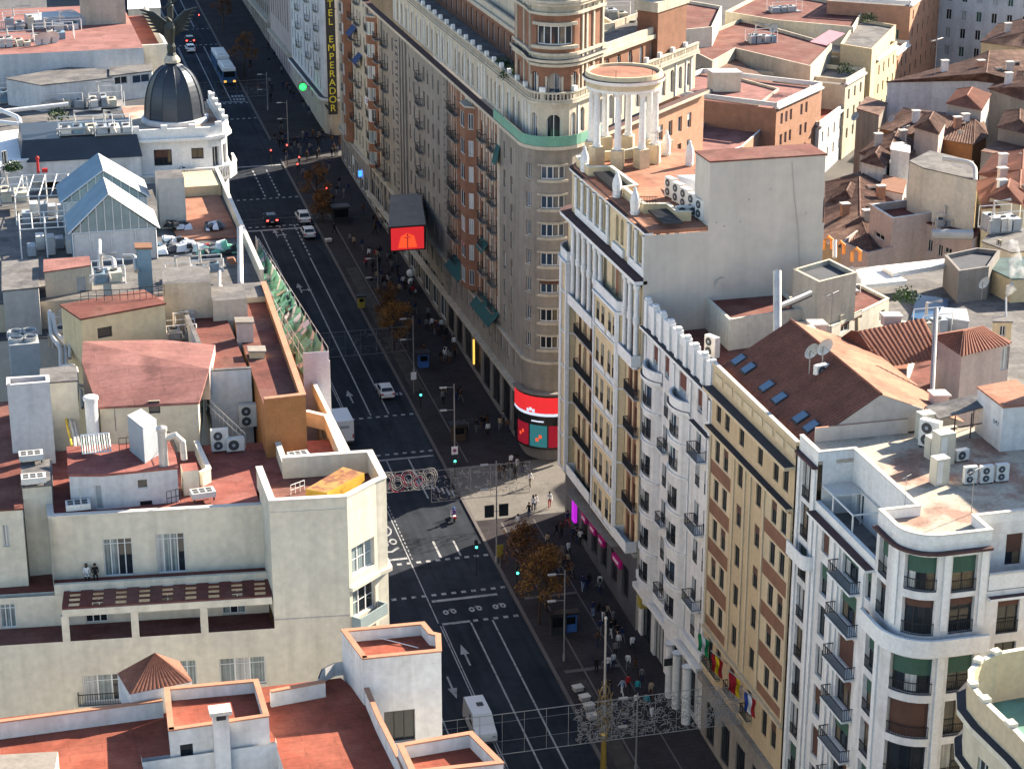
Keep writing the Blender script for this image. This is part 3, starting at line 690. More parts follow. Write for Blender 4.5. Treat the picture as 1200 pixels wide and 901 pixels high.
pieces('parapet', mb, B)
mb = MB(); mb.box(59.5, 159.7, 39, 74, 178.7, 40.6, 'roof_maroon'); obj('roof', mb, B)
mb = MB(); pts = [(59.1, 166.5), (59.1, 161.2)]
for y in (166.2, 164.2, 161.4): mb.lathe((58.5, y), [(.42, gz(y)), (.42, 14), (.55, 14.25)], 'white_trim', 14)
pieces('column', mb, B)

# ---------------------------------------------------------------- cream and ochre block with loggias, terrace and rotunda
B = thing('apartment_building', 'cream and ochre apartment block with columned loggias and a round temple on its roof terrace', 'building', (66, 192, 6))
cor = arc(61.2, 204.4, 2.0, 90, 180, 6)
P = Path([(66, 206.6), (61.2, 206.4)] + cor[1:] + [(59.2, 178.9)]); s_ = lambda y: P.L - (y - 178.9)
mb = MB(); ops = []; rows = [(38.6, 40.3), (34.2, 36.4), (30.3, 32.6), (26.4, 28.7), (22.4, 24.6), (18.5, 20.6)]
for z0, z1 in rows:
    for y in (199.6, 198.0, 195.6, 194.0): ops.append((s_(y) - .45, s_(y) + .45, z0 - .3, z1))
    for y in (181.9, 180.3): ops.append((s_(y) - .4, s_(y) + .4, z0 - .3, z1))
for y in (200.5, 197, 193.4, 190, 186.4, 182.6): ops.append((s_(y) - 1.1, s_(y) + 1.1, 11.0, 14.6))
for y in (201, 198.8, 196.6, 194.4, 191.0, 188.2, 186.0, 183.4, 180.6): ops.append((s_(y) - .55, s_(y) + .55, 42.0, 44.9))
def mf(s, z):
    y = 178.9 + P.L - s
    if z < 17.2: return 'shop_grey'
    if 192.4 < y < 201 and z < 41.5 or 179 < y < 182.9 and z < 41.5: return 'brick' if (y * 1.0) % 1.7 < .8 else 'yellow_cream'
    return 'brick' if z > 41.8 and (y * .9) % 2 < .7 else 'yellow_cream'
wall(mb, P, 5, 45.4, ops, mf, .35, zb=[17.2, 41.5, 41.8]); obj('wall', mb, B)
for o in ops: win(P, o, B, n=2, dep=.35, frame='frame_dark' if o[3] < 15 else 'frame_white', gl=None if o[3] > 15 else 'shop_dark', split=True)
# projecting bays: rounded one at the corner, one in mid front
def bay(pl, z0, z1, cols, name, rail=True):
    q = MB(); Q = Path(pl); bo = []
    for za, zb in rows:
        if za > z0:
            for s in cols: bo.append((s - .5, s + .5, za - .2, zb))
    wall(q, Q, z0, z1, bo, 'yellow_cream', .25)
    for c in Q.c[1:-1]: strip(q, Q, c - .3, c + .3, z0 + .2, z1 - .1, .003, .12, 'white_trim')
    for za, zb in rows:
        if za > z0:
            strip(q, Q, 0, Q.L, za - 1.0, za - .85, .002, .14, 'white_trim')
            for s in cols: strip(q, Q, s - .85, s + .85, za - .8, za - .25, .002, .06, 'white_trim')
    strip(q, Q, 0, Q.L, z1 - .28, z1 - .02, .004, .22, 'white_trim'); q.prism([tuple(p) for p in pl], z1 - .02, z1, 'white_trim', 'roof_grey'); b = obj(name, q, B)
    q = MB(); strip(q, Q, .0, Q.L, z1 + .003, z1 + 1.0, -.14, 0, 'white_trim'); obj('balustrade', q, b)
    for o in bo: win(Q, o, b, n=2, dep=.25, rail='iron' if rail else None, split=False, gl=random.choice(['glass', 'curtain', 'glass']))
c2 = arc(60.6, 203.6, 2.4, 95, 185, 6)
bay([(61.0, 206.5)] + c2[1:] + [(58.2, 201.4), (59.15, 201.3)], 17.2, 41.2, [1.6, 3.4], 'bay')
bay([(59.15, 192.0), (58.3, 191.7), (58.3, 184.2), (59.15, 183.6)], 17.2, 41.2, [2.2, 3.9, 6.2, 7.7], 'bay')
for k, (za, zb) in enumerate(rows):
    if k in (0,):
        balcony(P, s_(201.0), s_(192.3), 36.9, 1.0, B, 'white_trim', solid='white_trim'); balcony(P, s_(183.3), s_(179.0), 37.3, 1.0, B, 'white_trim', solid='white_trim')
    elif k == 5: balcony(P, s_(201.0), s_(192.3), 17.6, 1.0, B, 'white_trim', solid='white_trim'); balcony(P, s_(183.3), s_(179.0), 17.9, 1.2, B, 'white_trim', solid='white_trim')
    else: balcony(P, s_(200.4), s_(193.2), za - .5, .55, B, 'stucco_grey', gap=.11); balcony(P, s_(182.8), s_(179.3), za - .5, .55, B, 'stucco_grey', gap=.11)
mb = MB()
for y in (201.0, 199.0, 197.0, 195.0, 193.0, 191.2, 182.9, 181.3, 179.4):
    x = 58.75; mb.lathe((x, y), [(.36, 36.9), (.36, 37.3), (.27, 37.4), (.24, 41.2), (.34, 41.5), (.34, 41.6)], 'white_trim', 12)
    mb.lathe((x, y), [(.34, 41.6), (.34, 42.0), (.27, 42.1), (.24, 44.7), (.36, 45.0), (.36, 45.3)], 'white_trim', 12)
pieces('column', mb, B)
mb = MB(); strip(mb, P, 0, P.L, 45.404, 45.75, -.4, .85, 'white_trim', 'ledge_maroon'); strip(mb, P, 0, P.L, 17.2, 17.6, .003, .35, 'stucco_grey'); pieces('cornice', mb, B)
# set-back top storey
T = Path([(66, 206.2), (61.4, 206.0)] + arc(61.4, 204.2, 1.8, 90, 180, 6)[1:] + [(59.6, 178.95)]); t_ = lambda y: T.L - (y - 178.95); mb = MB()
to = [(t_(y) - .75, t_(y) + .75, 46.9, 49.7, False) for y in (201.2, 199.0, 196.8, 194.6, 192.4)] + [(t_(y) - .5, t_(y) + .5, 47.0, 49.6, True) for y in (188.6, 187.0)] + [(t_(y) - .65, t_(y) + .65, 46.9, 49.6, False) for y in (183.0, 181.0)]
wall(mb, T, 45.754, 50.2, to, 'yellow_cream', .5)
for y in (202.4, 200.1, 197.9, 195.7, 193.5, 191.2, 184.2, 182.0, 179.5): mb.lathe((59.42, y), [(.26, 46.7), (.22, 46.9), (.2, 49.7), (.3, 50.0)], 'white_trim', 10)
for a, b in ((202.6, 191.0), (189.6, 186.0), (184.4, 179.3)): strip(mb, T, t_(a), t_(b), 45.9, 46.7, .003, .25, 'white_trim')
obj('wall', mb, B)
for o in to: win(T, o, B, n=2, dep=.5, split=False, gl='glass' if not o[4] else None)
mb = MB(); strip(mb, T, 0, T.L, 50.203, 50.4, -.5, .35, 'white_trim', 'ledge_maroon'); strip(mb, T, t_(199.5), t_(191.2), 50.404, 50.5, -.5, .36, 'coping_orange'); strip(mb, T, t_(184.6), t_(182.2), 50.404, 50.5, -.5, .36, 'coping_orange'); pieces('cornice', mb, B)
# blind side wall and the higher rear block
mb = MB(); mb.face([(59.2, 178.9, 5), (77.2, 178.9, 5), (77.2, 178.9, 50.2), (59.2, 178.9, 50.2)], 'render_beige')
mb.box(65.5, 178.88, 50.2, 77.0, 183.0, 56.8, 'render_beige'); mb.box(76.2, 184.3, 5, 77.2, 203, 50.4, 'render_beige'); obj('party_wall', mb, B)
mb = MB(); mb.tube([(73.6, 178.84, 56.4), (74.0, 178.84, 53), (74.6, 178.84, 49.5), (74.9, 178.84, 46)], .03, 'stucco_grey', 4); obj('cable', mb, B)
for x_, z_ in ((66.2, 50.9), (67.0, 50.5), (68.6, 50.8), (71.5, 53.8), (69.4, 52.9), (75.2, 51.2)): mb = MB(); mb.box(x_, 178.82, z_, x_ + .18, 178.885, z_ + .16, 'stucco_grey'); obj('vent', mb, B)
mb = MB(); a = [(*PZ(px, py, z), z) for px, py, z in ((792, 206, 51.6), (812, 232, 51.0), (826, 216, 52.6), (828, 205, 52.6))]; mb.hull(a, [(p[0], p[1], p[2] + .06) for p in a], 'white_metal'); obj('sloped_sheet', mb, B)
mb = MB(); mb.prism([(65.4, 178.8), (77.1, 178.8), (77.1, 183.1), (65.4, 183.1)], 56.803, 56.95, 'roof_maroon'); obj('roof', mb, B)
mb = MB(); poly = [(66, 206.1), (61.4, 205.9)] + arc(61.4, 204.2, 1.7, 90, 180, 6)[1:] + [(59.7, 179), (77.1, 179), (77.1, 205), (72, 209.5)]
mb.prism(poly, 50.25, 50.6, 'roof_orange'); obj('terrace_floor', mb, B)
mb = MB(); parapet(mb, [(72, 209.2), (66, 206.1), (61.6, 205.8)] + arc(61.6, 204.2, 1.6, 90, 180, 5)[1:] + [(60.0, 200.0), (62.2, 199.6), (62.4, 192.0), (61.0, 191.6), (61.0, 184.8), (63.2, 184.4), (63.2, 181.5), (64.6, 181.2)], 50.604, 51.6, .3, 'yellow_cream', 'cream_light'); pieces('parapet', mb, B)
for x0, x1, y0, y1 in ((60.3, 62.1, 192.3, 199.3), (61.2, 63.1, 179.2, 184.0)):
    mb = MB(); k = y0
    while k < y1 - .1: mb.box(x0, k, 51.0, x1, k + .18, 51.2, 'frame_dark'); k += .42
    obj('pergola', mb, B)
RT = obj('rotunda', (lambda m: (m.lathe((65.3, 205.2), [(3.95, 58.5), (4.0, 58.8, 'ochre_light'), (4.0, 59.3, 'white_trim'), (4.25, 59.4, 'white_trim'), (4.35, 59.75, 'ledge_maroon'), (4.1, 59.8, 'ochre_light'), (4.0, 60.25, 'ochre_light'), (3.7, 60.25, 'ochre_light'), (3.65, 60.0, 'roof_orange'), (.01, 60.05, 'roof_orange')], 'white_trim', 40), m)[1])(MB()), B)
mb = MB()
for k in range(8):
    a = R_(18 + 45 * k); x, y = 65.3 + 3.35 * math.cos(a), 205.2 + 3.35 * math.sin(a)
    mb.lathe((x, y), [(.42, 52.6), (.42, 52.9), (.37, 53.0), (.30, 58.0), (.42, 58.25), (.45, 58.5)], 'white_trim', 14)
pieces('column', mb, RT); mb = MB()
for k in range(8):
    a = R_(18 + 45 * k); x, y = 65.3 + 3.35 * math.cos(a), 205.2 + 3.35 * math.sin(a); ux, uy = math.cos(a) * .62, math.sin(a) * .62
    mb.prism([(x + ux - uy, y + uy + ux), (x - ux - uy, y - uy + ux), (x - ux + uy, y - uy - ux), (x + ux + uy, y + uy - ux)], 50.61, 52.6, 'ochre_light')
pieces('pedestal', mb, RT)
mb = MB()
for k in range(6):
    a = R_(k * 60); mb.bar((65.3 + 3.9 * math.cos(a), 205.2 + 3.9 * math.sin(a), 60.25), (65.3 + 3.9 * math.cos(a), 205.2 + 3.9 * math.sin(a), 61.0), .03, 'iron')
obj('railing', mb, RT)
def obelisk():
    m = MB(); m.lathe((0, 0), [(.5, 0), (.62, .35), (.5, .4), (.56, 1.0), (.6, 1.7), (.45, 2.4), (.22, 2.9), (.05, 3.15)], 'white_trim', 8); m.lathe((0, 0), [(.3, 3.1), (.02, 3.5)], 'white_trim', 6); return tag(obj('stone_finial', m, loc=(0, 0, 0)), 'white carved stone finial', 'finial')
FIN = Placer(obelisk)
for px, py, d in ((685, 197, 'at the rounded street corner'), (723, 227, 'in mid street side by the slatted pergola'), (744, 247, 'nearest the blind side wall'), (781, 178, 'just right of the temple'), (808, 190, 'at the far right end of the terrace')):
    x, y = PZ(px, py, 51.0); FIN((x, y, 50.62), R_(22), 'white carved stone finial on the roof terrace, ' + d, 'stone finials around the roof terrace', .8)
# ---------------------------------------------------------------- tall stone and brick block with the round corner tower
B = thing('apartment_building', 'tall stone and brick apartment block with a round corner tower, longest on the street', 'building', (68, 250, 8))
cr = arc(62.4, 222.6, 3.2, 180, 315, 10)
PS = Path([(59.2, 318)] + [(59.2, 225.0)] + cr + [(88, 243.4)])
sy = lambda y: 318 - y
s_c0 = PS.c[2]; s_c1 = PS.c[12]; sc = (s_c0 + s_c1) / 2 + .55; s_e = PS.L
rowz = [45.0, 41.6, 38.3, 34.9, 31.6, 28.2, 24.9]
mb = MB(); ops = []
ycols = [316, 313.6, 309.4, 307.2, 303.6, 301.4, 297.6, 295, 291.4, 288.6, 285.4, 282.6, 279.2, 276, 273.6, 270.4, 267, 264.2, 259.4, 257.2, 254.4, 252.2, 242.6, 240.4, 237.6, 235.6, 231.6, 228.4]
for k, z in enumerate(rowz):
    for y in ycols: ops.append((sy(y) - .48, sy(y) + .48, z - .1 if k else z, z + 1.9))
    ops.append((sc - 1.5, sc + 1.5, z + .2, z + 1.7))
    for d in (-3.2, 3.3): ops.append((sc + d - .5, sc + d + .5, z + .1, z + 1.8))
    for q in range(11): ops.append((s_c1 + 2.2 + q * 2.6, s_c1 + 3.3 + q * 2.6, z, z + 1.9))
for y in range(226, 318, 5): ops.append((sy(y) - 2.0, sy(y) + 2.0, gz(y) + .6, 17.6 + (y - 226) * .04))
for y in range(227, 318, 3): ops.append((sy(y) - .55, sy(y) + .55, 20.6 + max(0, y - 262) * .02, 22.8 + max(0, y - 262) * .02))
for q in range(6): ops.append((s_c1 + 1.2 + q * 4, s_c1 + 4.2 + q * 4, 12.5, 16.5))
def mf(s, z):
    y = 318 - s
    if z < 18.5: return 'stone_dark'
    if s > s_c1 + 1: return 'brick_pale' if z > 20 else 'stone'
    if z < 24: return 'stone'
    if 233.8 < y < 260.8 or 306 < y < 315: return 'brick' if (int(y * 2.2) % 3) else 'stone_light'
    return 'stone'
wall(mb, PS, 6, 48.7, ops, mf, .28, zb=[18.5, 20, 24])
for y in (261.5, 263, 288, 290, 292, 305.4, 316.5): strip(mb, PS, sy(y) - .5, sy(y) + .5, 19, 48.5, .003, .25, 'stone')
for y in (262.3, 293.5):
    for k in range(28): strip(mb, PS, sy(y) - .95, sy(y) + .95, 19.6 + k, 20.2 + k, .003, .3, 'stone')
obj('wall', mb, B)
BL = ['shutter_white', 'shutter_brown', 'shutter_white']
for o in ops:
    wd = o[1] - o[0]; c = abs((o[0] + o[1]) / 2 - sc) < 4
    win(PS, o, B, n=4 if wd > 2.5 and o[3] > 24 else 2, dep=.28, frame='frame_white' if o[3] > 19 else 'frame_dark', split=c, blind=(random.choice(BL), random.choice([.3, .5, .9])) if (random.random() < (.12 if c else .35) and o[3] > 24) else None, gl=(random.choice(['glass', 'glass', 'glass_blue']) if c else None) if o[3] > 19 else 'shop_dark', sill='stone_light' if c else None)
mb = MB()
strip(mb, PS, 0, PS.L, 48.704, 49.1, -.3, .7, 'stone_light', 'ledge_maroon'); strip(mb, PS, 0, PS.L, 23.3, 23.6, .003, .4, 'stone_light'); strip(mb, PS, 0, PS.L, 18.6, 18.9, .003, .8, 'stone_light')
for z in rowz:
    strip(mb, PS, sc - 1.75, sc + 1.75, z - .15, z + .1, .003, .2, 'stone_light'); strip(mb, PS, sc - 1.75, sc + 1.75, z + 1.75, z + 1.95, .003, .15, 'stone_light')
pieces('cornice', mb, B)
for ya, yb, dp in ((250.8, 246.2, 1.1), (313.2, 310.2, 1.1)):       # brick oriel bays with white windows
    q = MB(); Q = Path([(59.19, ya), (59.2 - dp, ya - .9), (59.2 - dp, yb + .9), (59.19, yb)]); bo = []
    m = Q.L / 2
    for z in rowz: bo += [(m - 1.1, m + 1.1, z - .1, z + 1.9), (.25, .95, z - .1, z + 1.9), (Q.L - .95, Q.L - .25, z - .1, z + 1.9)]
    wall(q, Q, 24.2, 47.6, bo, 'brick', .12); q.prism([tuple(p) for p in Q.p], 47.6, 47.8, 'stone_light'); b = obj('bay', q, B)
    for o in bo: win(Q, o, b, n=2, dep=.12, split=False, gl=random.choice(['curtain', 'glass_pale', 'glass', 'shutter_white']))
for z in rowz:
    for y in (258.3, 241.4, 236.6): balcony(PS, sy(y) - 1.3, sy(y) + 1.3, z - .2, .75, B, 'stone', gap=.25)
    for y in (302.5, 278.0, 256.0, 315.0, 308.2): balcony(PS, sy(y) - 1.2, sy(y) + 1.2, z - .2, .75, B, 'stone', gap=.25)
q = MB(); Qc = Path([PS.at(x) for x in PS.samples(sy(234.5), s_c1 + 6)]); strip(q, Qc, 0, Qc.L, 49.104, 50.25, .55, .62, 'green_fence'); obj('green_windbreak', q, B)
# arched attic storey, set on the main cornice
PA2 = Path([(60.0, 300), (60.0, 225.4)] + arc(62.6, 222.8, 2.6, 180, 315, 8) + [(87, 244.2)]); ay = lambda y: 300 - y; a_c = (PA2.c[2] + PA2.c[10]) / 2 + .4; a1 = PA2.c[10]
mb = MB(); ao = []
for y in (297, 294, 291, 287, 284, 281, 277, 274, 271, 267.4, 264.6, 260, 258, 256, 253, 250.6, 248, 243, 241, 239, 237, 233, 230.4, 228): ao.append((ay(y) - .5, ay(y) + .5, 49.6, 52.4, True))
for d, wdt in ((-2.6, .55), (0, .85), (2.7, .55)): ao.append((a_c + d - wdt, a_c + d + wdt, 49.2, 52.4, True))
for q in range(13): ao.append((a1 + 1.6 + q * 2.35, a1 + 2.7 + q * 2.35, 49.8, 52.6, True))
wall(mb, PA2, 49.1, 53.6, ao, 'stone_light', .25)
for x in [0.3 + 1.5 * k for k in range(int(PA2.L / 1.5))]: strip(mb, PA2, x, x + .22, 49.2, 53.2, .003, .12, 'white_trim') if not any(o[0] - .25 < x < o[1] + .05 for o in ao) else None
obj('attic_wall', mb, B)
for o in ao: win(PA2, o, B, n=2, dep=.25, split=False, gl=random.choice(['glass', 'glass', 'glass_blue', 'curtain']))
mb = MB(); strip(mb, PA2, 0, PA2.L, 53.604, 53.9, -.3, .55, 'stone_light', 'ledge_dark'); pieces('cornice', mb, B)
mb = MB(); strip(mb, PA2, 0, PA2.L, 53.904, 54.1, .1, .45, 'stone_light'); strip(mb, PA2, 0, PA2.L, 54.75, 54.95, .1, .45, 'stone_light')
for k in range(int(PA2.L / .4)): strip(mb, PA2, k * .4, k * .4 + (.5 if k % 9 == 0 else .17), 54.1, 54.75, .18, .36, 'stone_light')
for k in range(0, int(PA2.L / 3.6)): strip(mb, PA2, k * 3.6, k * 3.6 + .55, 54.953, 55.5, .08, .5, 'white_trim')
obj('balustrade', mb, B)
mb = MB(); mb.prism([(60.1, 318), (60.1, 225.5)] + arc(62.6, 222.8, 2.4, 180, 315, 8) + [(86.8, 244.4), (76, 262), (76, 318)], 53.3, 53.6, 'roof_grey'); obj('roof', mb, B)
# round brick tower above the corner
PTw = Path([(60.4, 231.5), (60.4, 225.6)] + arc(63.0, 223.4, 2.9, 190, 315, 10) + [(69.2, 225.6)]); tc = (PTw.c[2] + PTw.c[11]) / 2 + .3
mb = MB(); to = [(tc - .75, tc + .75, 54.2, 57.0, True), (tc - 3.0, tc - 2.1, 54.3, 57.0, True), (tc + 2.2, tc + 3.1, 54.3, 57.0, True), (1.5, 2.6, 54.3, 57, True), (tc - 2.3, tc + 2.3, 60.1, 62.2, False)]
wall(mb, PTw, 53.61, 65.0, to, lambda s, z: 'stone_light' if 57.6 < z < 59.2 or z > 63.3 else 'brick', .3, zb=[57.6, 59.2, 63.3])
for x in (tc - 4.3, tc + 3.9, tc + 4.9, 1.0, 4.4, PTw.L - 2.6, PTw.L - .4): strip(mb, PTw, x, x + .35, 53.7, 64.9, .003, .16, 'stone_light')
for o in to[:3]: strip(mb, PTw, o[0] - .25, o[0] - .02, 54.2, 56.6, .003, .14, 'stone_light'); strip(mb, PTw, o[1] + .02, o[1] + .25, 54.2, 56.6, .003, .14, 'stone_light')
strip(mb, PTw, tc - 2.6, tc + 2.6, 59.7, 60.05, .003, .5, 'stone_light'); strip(mb, PTw, tc - 2.6, tc + 2.6, 62.25, 62.6, .003, .3, 'stone_light')
obj('tower_wall', mb, B)
for o in to: win(PTw, o, B, n=5 if o[1] - o[0] > 3 else 2, dep=.3, split=False, gl=random.choice(['glass_blue', 'glass']))
mb = MB()
for z, d in ((57.7, .35), (58.2, .6), (58.9, .3), (63.4, .4), (64.4, .65), (64.75, .8)): strip(mb, PTw, 0, PTw.L, z, z + .3, .003, d, 'stone_light', 'ledge_dark' if z == 58.2 else None)
strip(mb, PTw, 0, PTw.L, 65.06, 66.3, -.35, .45, 'stone_light'); pieces('tower_cornice', mb, B)
mb = MB()
for x in (tc - 4.2, tc - .2, tc + 3.0, tc + 4.2, tc + 5.2, 1.2): p = PTw.at(x, .1); mb.lathe(p, [(.32, 66.31), (.32, 67.2), (.42, 67.3), (.05, 69.2)], 'stone_light', 8)
pieces('pinnacle', mb, B)
mb = MB(); mb.prism([(60.5, 231.4), (60.5, 225.7)] + arc(63.0, 223.4, 2.7, 190, 315, 8) + [(69.0, 225.8), (66, 231)], 64.6, 65.05, 'roof_grey'); mb.box(61.5, 226.5, 65.06, 66.5, 231, 69.5, 'stone_light'); obj('tower_roof', mb, B)
# upper brick storeys along both sides, set back
for poly, z0, z1, m in (([(63.6, 300), (63.6, 234), (75, 240), (75, 300)], 53.61, 57.8, 'brick'), ([(69.3, 227.4), (84.4, 242.6), (80.5, 247), (66.5, 233)], 53.61, 57.6, 'brick')):
    mb = MB(); n = len(poly); L = []
    for i in range(n):
        q = Path([poly[i], poly[(i + 1) % n]]); o_ = []; x = 1.6
        while x < q.L - 1.8 and i == 0: o_.append((x, x + 1.0, 54.2, 56.6, True)); x += 2.9
        wall(mb, q, z0, z1, o_, m, .25); L.append((q, o_))
    obj('penthouse_wall', mb, B)
    for q, o_ in L:
        for o in o_: win(q, o, B, dep=.25, split=False)
    mb = MB(); q = Path(poly + [poly[0]]); strip(mb, q, 0, q.L, z1 - .5, z1, .003, .45, 'stone_light'); strip(mb, q, 0, q.L, z1 + .004, z1 + .8, -.25, .1, 'stone_light'); obj('penthouse_cornice', mb, B)
    mb = MB(); mb.prism(inset(poly, .02), z1 - .25, z1 + .02, 'roof_grey'); obj('penthouse_roof', mb, B)
# gabled frontispieces on the side wing and a glazed pavilion behind the tower
mb = MB(); mb.prism([(79.4, 236.6), (84.8, 241.8), (82.8, 244.3), (77.6, 239)], 53.62, 60.2, 'brick'); mb.prism([(79.2, 236.2), (85.2, 242), (83, 244.7), (77.2, 239.1)], 60.203, 61.4, 'stone_light'); mb.prism([(80.6, 237.6), (83.6, 240.5), (82.2, 242), (79.4, 239.4)], 61.403, 62.9, 'white_trim'); pieces('frontispiece', mb, B)
mb = MB(); mb.box(64.5, 240, 57.83, 73, 262, 61.5, 'stone_light'); mb.box(64.3, 239.8, 61.503, 73.2, 262.2, 61.7, 'roof_grey'); mb.box(65, 266, 57.83, 73, 296, 60.5, 'stone_light'); pieces('pavilion', mb, B)
# red lit screen wrapped round the shop corner
for z0, z1, m, q in ((13.6, 14.2, 'shop_dark', 0), (17.5, 19.6, 'screen_red', 0), (16.9, 17.45, 'screen_white', 0), (16.3, 16.85, 'shop_dark', 0)):
    pass
scr = thing('led_screen', 'curved red lit advertising screen wrapped round the shop corner under the tower', 'screen', (60.5, 221, 12), None)
PL = Path([PS.at(x, .85) for x in PS.samples(s_c0 - .9, s_c1 - .6)])
mb = MB(); sheet(mb, PL, 0, PL.L, 17.4, 19.4, .03, 'screen_red'); sheet(mb, PL, 0, PL.L, 17.05, 17.4, .03, 'screen_white'); sheet(mb, PL, PL.L * .14, PL.L * .36, 13.2, 15.9, .03, 'screen_dark'); sheet(mb, PL, PL.L * .38, PL.L * .6, 13.2, 15.9, .03, 'screen_teal'); sheet(mb, PL, PL.L * .62, PL.L * .98, 13.2, 15.9, .03, 'screen_dark'); sheet(mb, PL, PL.L * .4, PL.L * .56, 16.3, 16.48, .03, 'screen_white')
for s, z in ((.33, 17.45), (.37, 17.6), (.41, 17.45), (.2, 14.2), (.25, 14.6), (.46, 13.9), (.5, 14.3), (.75, 14.4)): sheet(mb, PL, PL.L * s, PL.L * s + .35, z, z + .4, .05, 'screen_white' if z > 16 else 'screen_orange')
obj('display', mb, scr); mb = MB(); strip(mb, PL, 0, PL.L, 12.9, 19.7, -.3, 0, 'shop_dark'); strip(mb, PL, 0, PL.L, 19.704, 19.95, -.4, .25, 'stone_dark'); obj('casing', mb, scr)

# ---------------------------------------------------------------- cinema canopy with its red screen
x0, x1, ya, yb = 54.2, 59.0, 262, 278
T_ = thing('cinema_marquee', 'long dark canopy box over the pavement with a red picture screen on its end', 'marquee', (56.5, 279, 16))
a = PY(458, 268, ya); b = PY(497, 291, ya); z0m, z1m = b[2] - .2, a[2] + .2
mb = MB(); mb.prism([(a[0] - .3, ya + .1), (b[0] + .3, ya + .1), (59.0, yb), (54.6, yb)], z0m, z1m, 'shop_dark', 'stone_dark'); obj('canopy', mb, T_)
mb = MB(); mb.face([(a[0], ya, b[2]), (b[0], ya, b[2]), (b[0], ya, a[2]), (a[0], ya, a[2])], 'screen_red'); zc = (a[2] + b[2]) / 2; xc = (a[0] + b[0]) / 2
mb.face([(xc - 1.3, ya - .02, b[2] + .25), (xc + 1.3, ya - .02, b[2] + .25), (xc + .9, ya - .02, zc + .3), (xc, ya - .02, zc + .75), (xc - .9, ya - .02, zc + .3)], 'screen_orange')
for dx, w_, z_, h_ in ((0, .14, b[2] + .15, 1.5), (-.45, .9, zc + .1, .12), (0, .22, zc + .35, .3)): mb.face([(xc + dx - w_ * .5 if dx == 0 else xc - .45, ya - .04, z_), (xc + dx + w_ * .5 if dx == 0 else xc + .45, ya - .04, z_), (xc + dx + w_ * .5 if dx == 0 else xc + .45, ya - .04, z_ + h_), (xc + dx - w_ * .5 if dx == 0 else xc - .45, ya - .04, z_ + h_)], 'screen_dark')
obj('screen', mb, T_)

# ---------------------------------------------------------------- next blocks up the street
B = thing('apartment_building', 'stone apartment block beyond the cinema canopy with brick oriels and dark blue awnings', 'building', (68, 332, 12))
P = Path([(76, 346.4), (62, 346.4), (60.6, 346), (59.6, 345), (59.2, 343.6), (59.2, 318.02)]); zz = lambda y: 0
L0 = P.L; s2 = lambda y: L0 - (y - 318.02); ops = []
for k in range(8):
    z = 47.6 - 3.3 * k
    for y in (344, 341.2, 338.2, 336, 331, 328.6, 325.6, 323, 320): ops.append((s2(y) - .5, s2(y) + .5, z, z + 1.9))
for y in range(321, 344, 4): ops.append((s2(y) - 1.5, s2(y) + 1.5, gz(y) + .5, gz(y) + 4))
mb = MB(); wall(mb, P, 10, 51.2, ops, lambda s, z: ('brick' if 330 < 318.02 + L0 - s < 335.6 and z > 24 else 'stone_light') if z > 23 else 'stone', .28, zb=[23, 24]); obj('wall', mb, B)
for o in ops: win(P, o, B, n=2, split=False, blind=random.choice([None, None, ('shutter_white', .5)]))
mb = MB(); strip(mb, P, 0, L0, 51.204, 51.6, -.3, .6, 'stone_light', 'ledge_maroon'); strip(mb, P, 0, L0, 51.604, 52.6, -.2, .1, 'stone_light'); strip(mb, P, 0, L0, 23, 23.3, .003, .4, 'stone_light'); pieces('cornice', mb, B)
mb = MB(); mb.box(59.5, 318.05, 50.6, 76, 345, 51.5, 'roof_grey'); obj('roof', mb, B)
q = MB(); Q = Path([(59.19, 334.8), (58.1, 334.0), (58.1, 332.0), (59.19, 331.2)]); bo = []
for k in range(8): bo.append((Q.L / 2 - .9, Q.L / 2 + .9, 47.6 - 3.3 * k, 49.5 - 3.3 * k))
wall(q, Q, 23.5, 50.6, bo, 'brick', .12); q.prism([tuple(p) for p in Q.p], 50.6, 50.8, 'stone_light'); b = obj('bay', q, B)
for o in bo: win(Q, o, b, dep=.12, split=False, gl=random.choice(['curtain', 'shutter_white', 'glass_pale']))
for k in range(7):
    for y in (337.2, 329.8, 324.5): balcony(P, s2(y) - 1.2, s2(y) + 1.2, 47.4 - 3.3 * k, .7, B, 'stone', gap=.3)
for y, z, L in ((327.4, 43.2, 3.6), (323.0, 39.6, 3.0)):
    m = MB(); m.hull([(59.1, y - L / 2, z), (59.1, y + L / 2, z), (59.1, y + L / 2, z + .1), (59.1, y - L / 2, z + .1)], [(57.9, y - L / 2, z - 1.3), (57.9, y + L / 2, z - 1.3), (57.9, y + L / 2, z - 1.2), (57.9, y - L / 2, z - 1.2)], 'blue_cloth'); obj('awning', m, B)
# white hotel with vertical letters
B = thing('hotel', 'white corner hotel with tall yellow vertical letters, beyond the far crossing', 'building', (68, 372, 16))
P = Path([(59.2, 396), (59.2, 361)] + arc(61.2, 360.6, 2.0, 180, 270, 5)[1:] + [(80, 358.6)]); ops = []
for k in range(10):
    z = 53 - 3.4 * k
    for y in (394, 391, 387.5, 384, 380, 376.5, 373, 370, 366.5, 363.2): ops.append((396 - y - .55, 396 - y + .55, z, z + 2.1))
    for x in (41.5, 44.8, 48.5): ops.append((x - .5, x + .5, z, z + 2.1))
mb = MB(); wall(mb, P, 14, 58, ops, lambda s, z: WW if z > 24.5 else 'stone_light', .3, zb=[24.5]); obj('wall', mb, B)
for o in ops: win(P, o, B, n=2, split=False, frame='frame_dark')
for k in range(8):
    for y in (386, 374.8, 364.8): balcony(P, 396 - y - 1, 396 - y + 1, 52.9 - 3.4 * k, .7, B, 'stone_light', gap=.35)
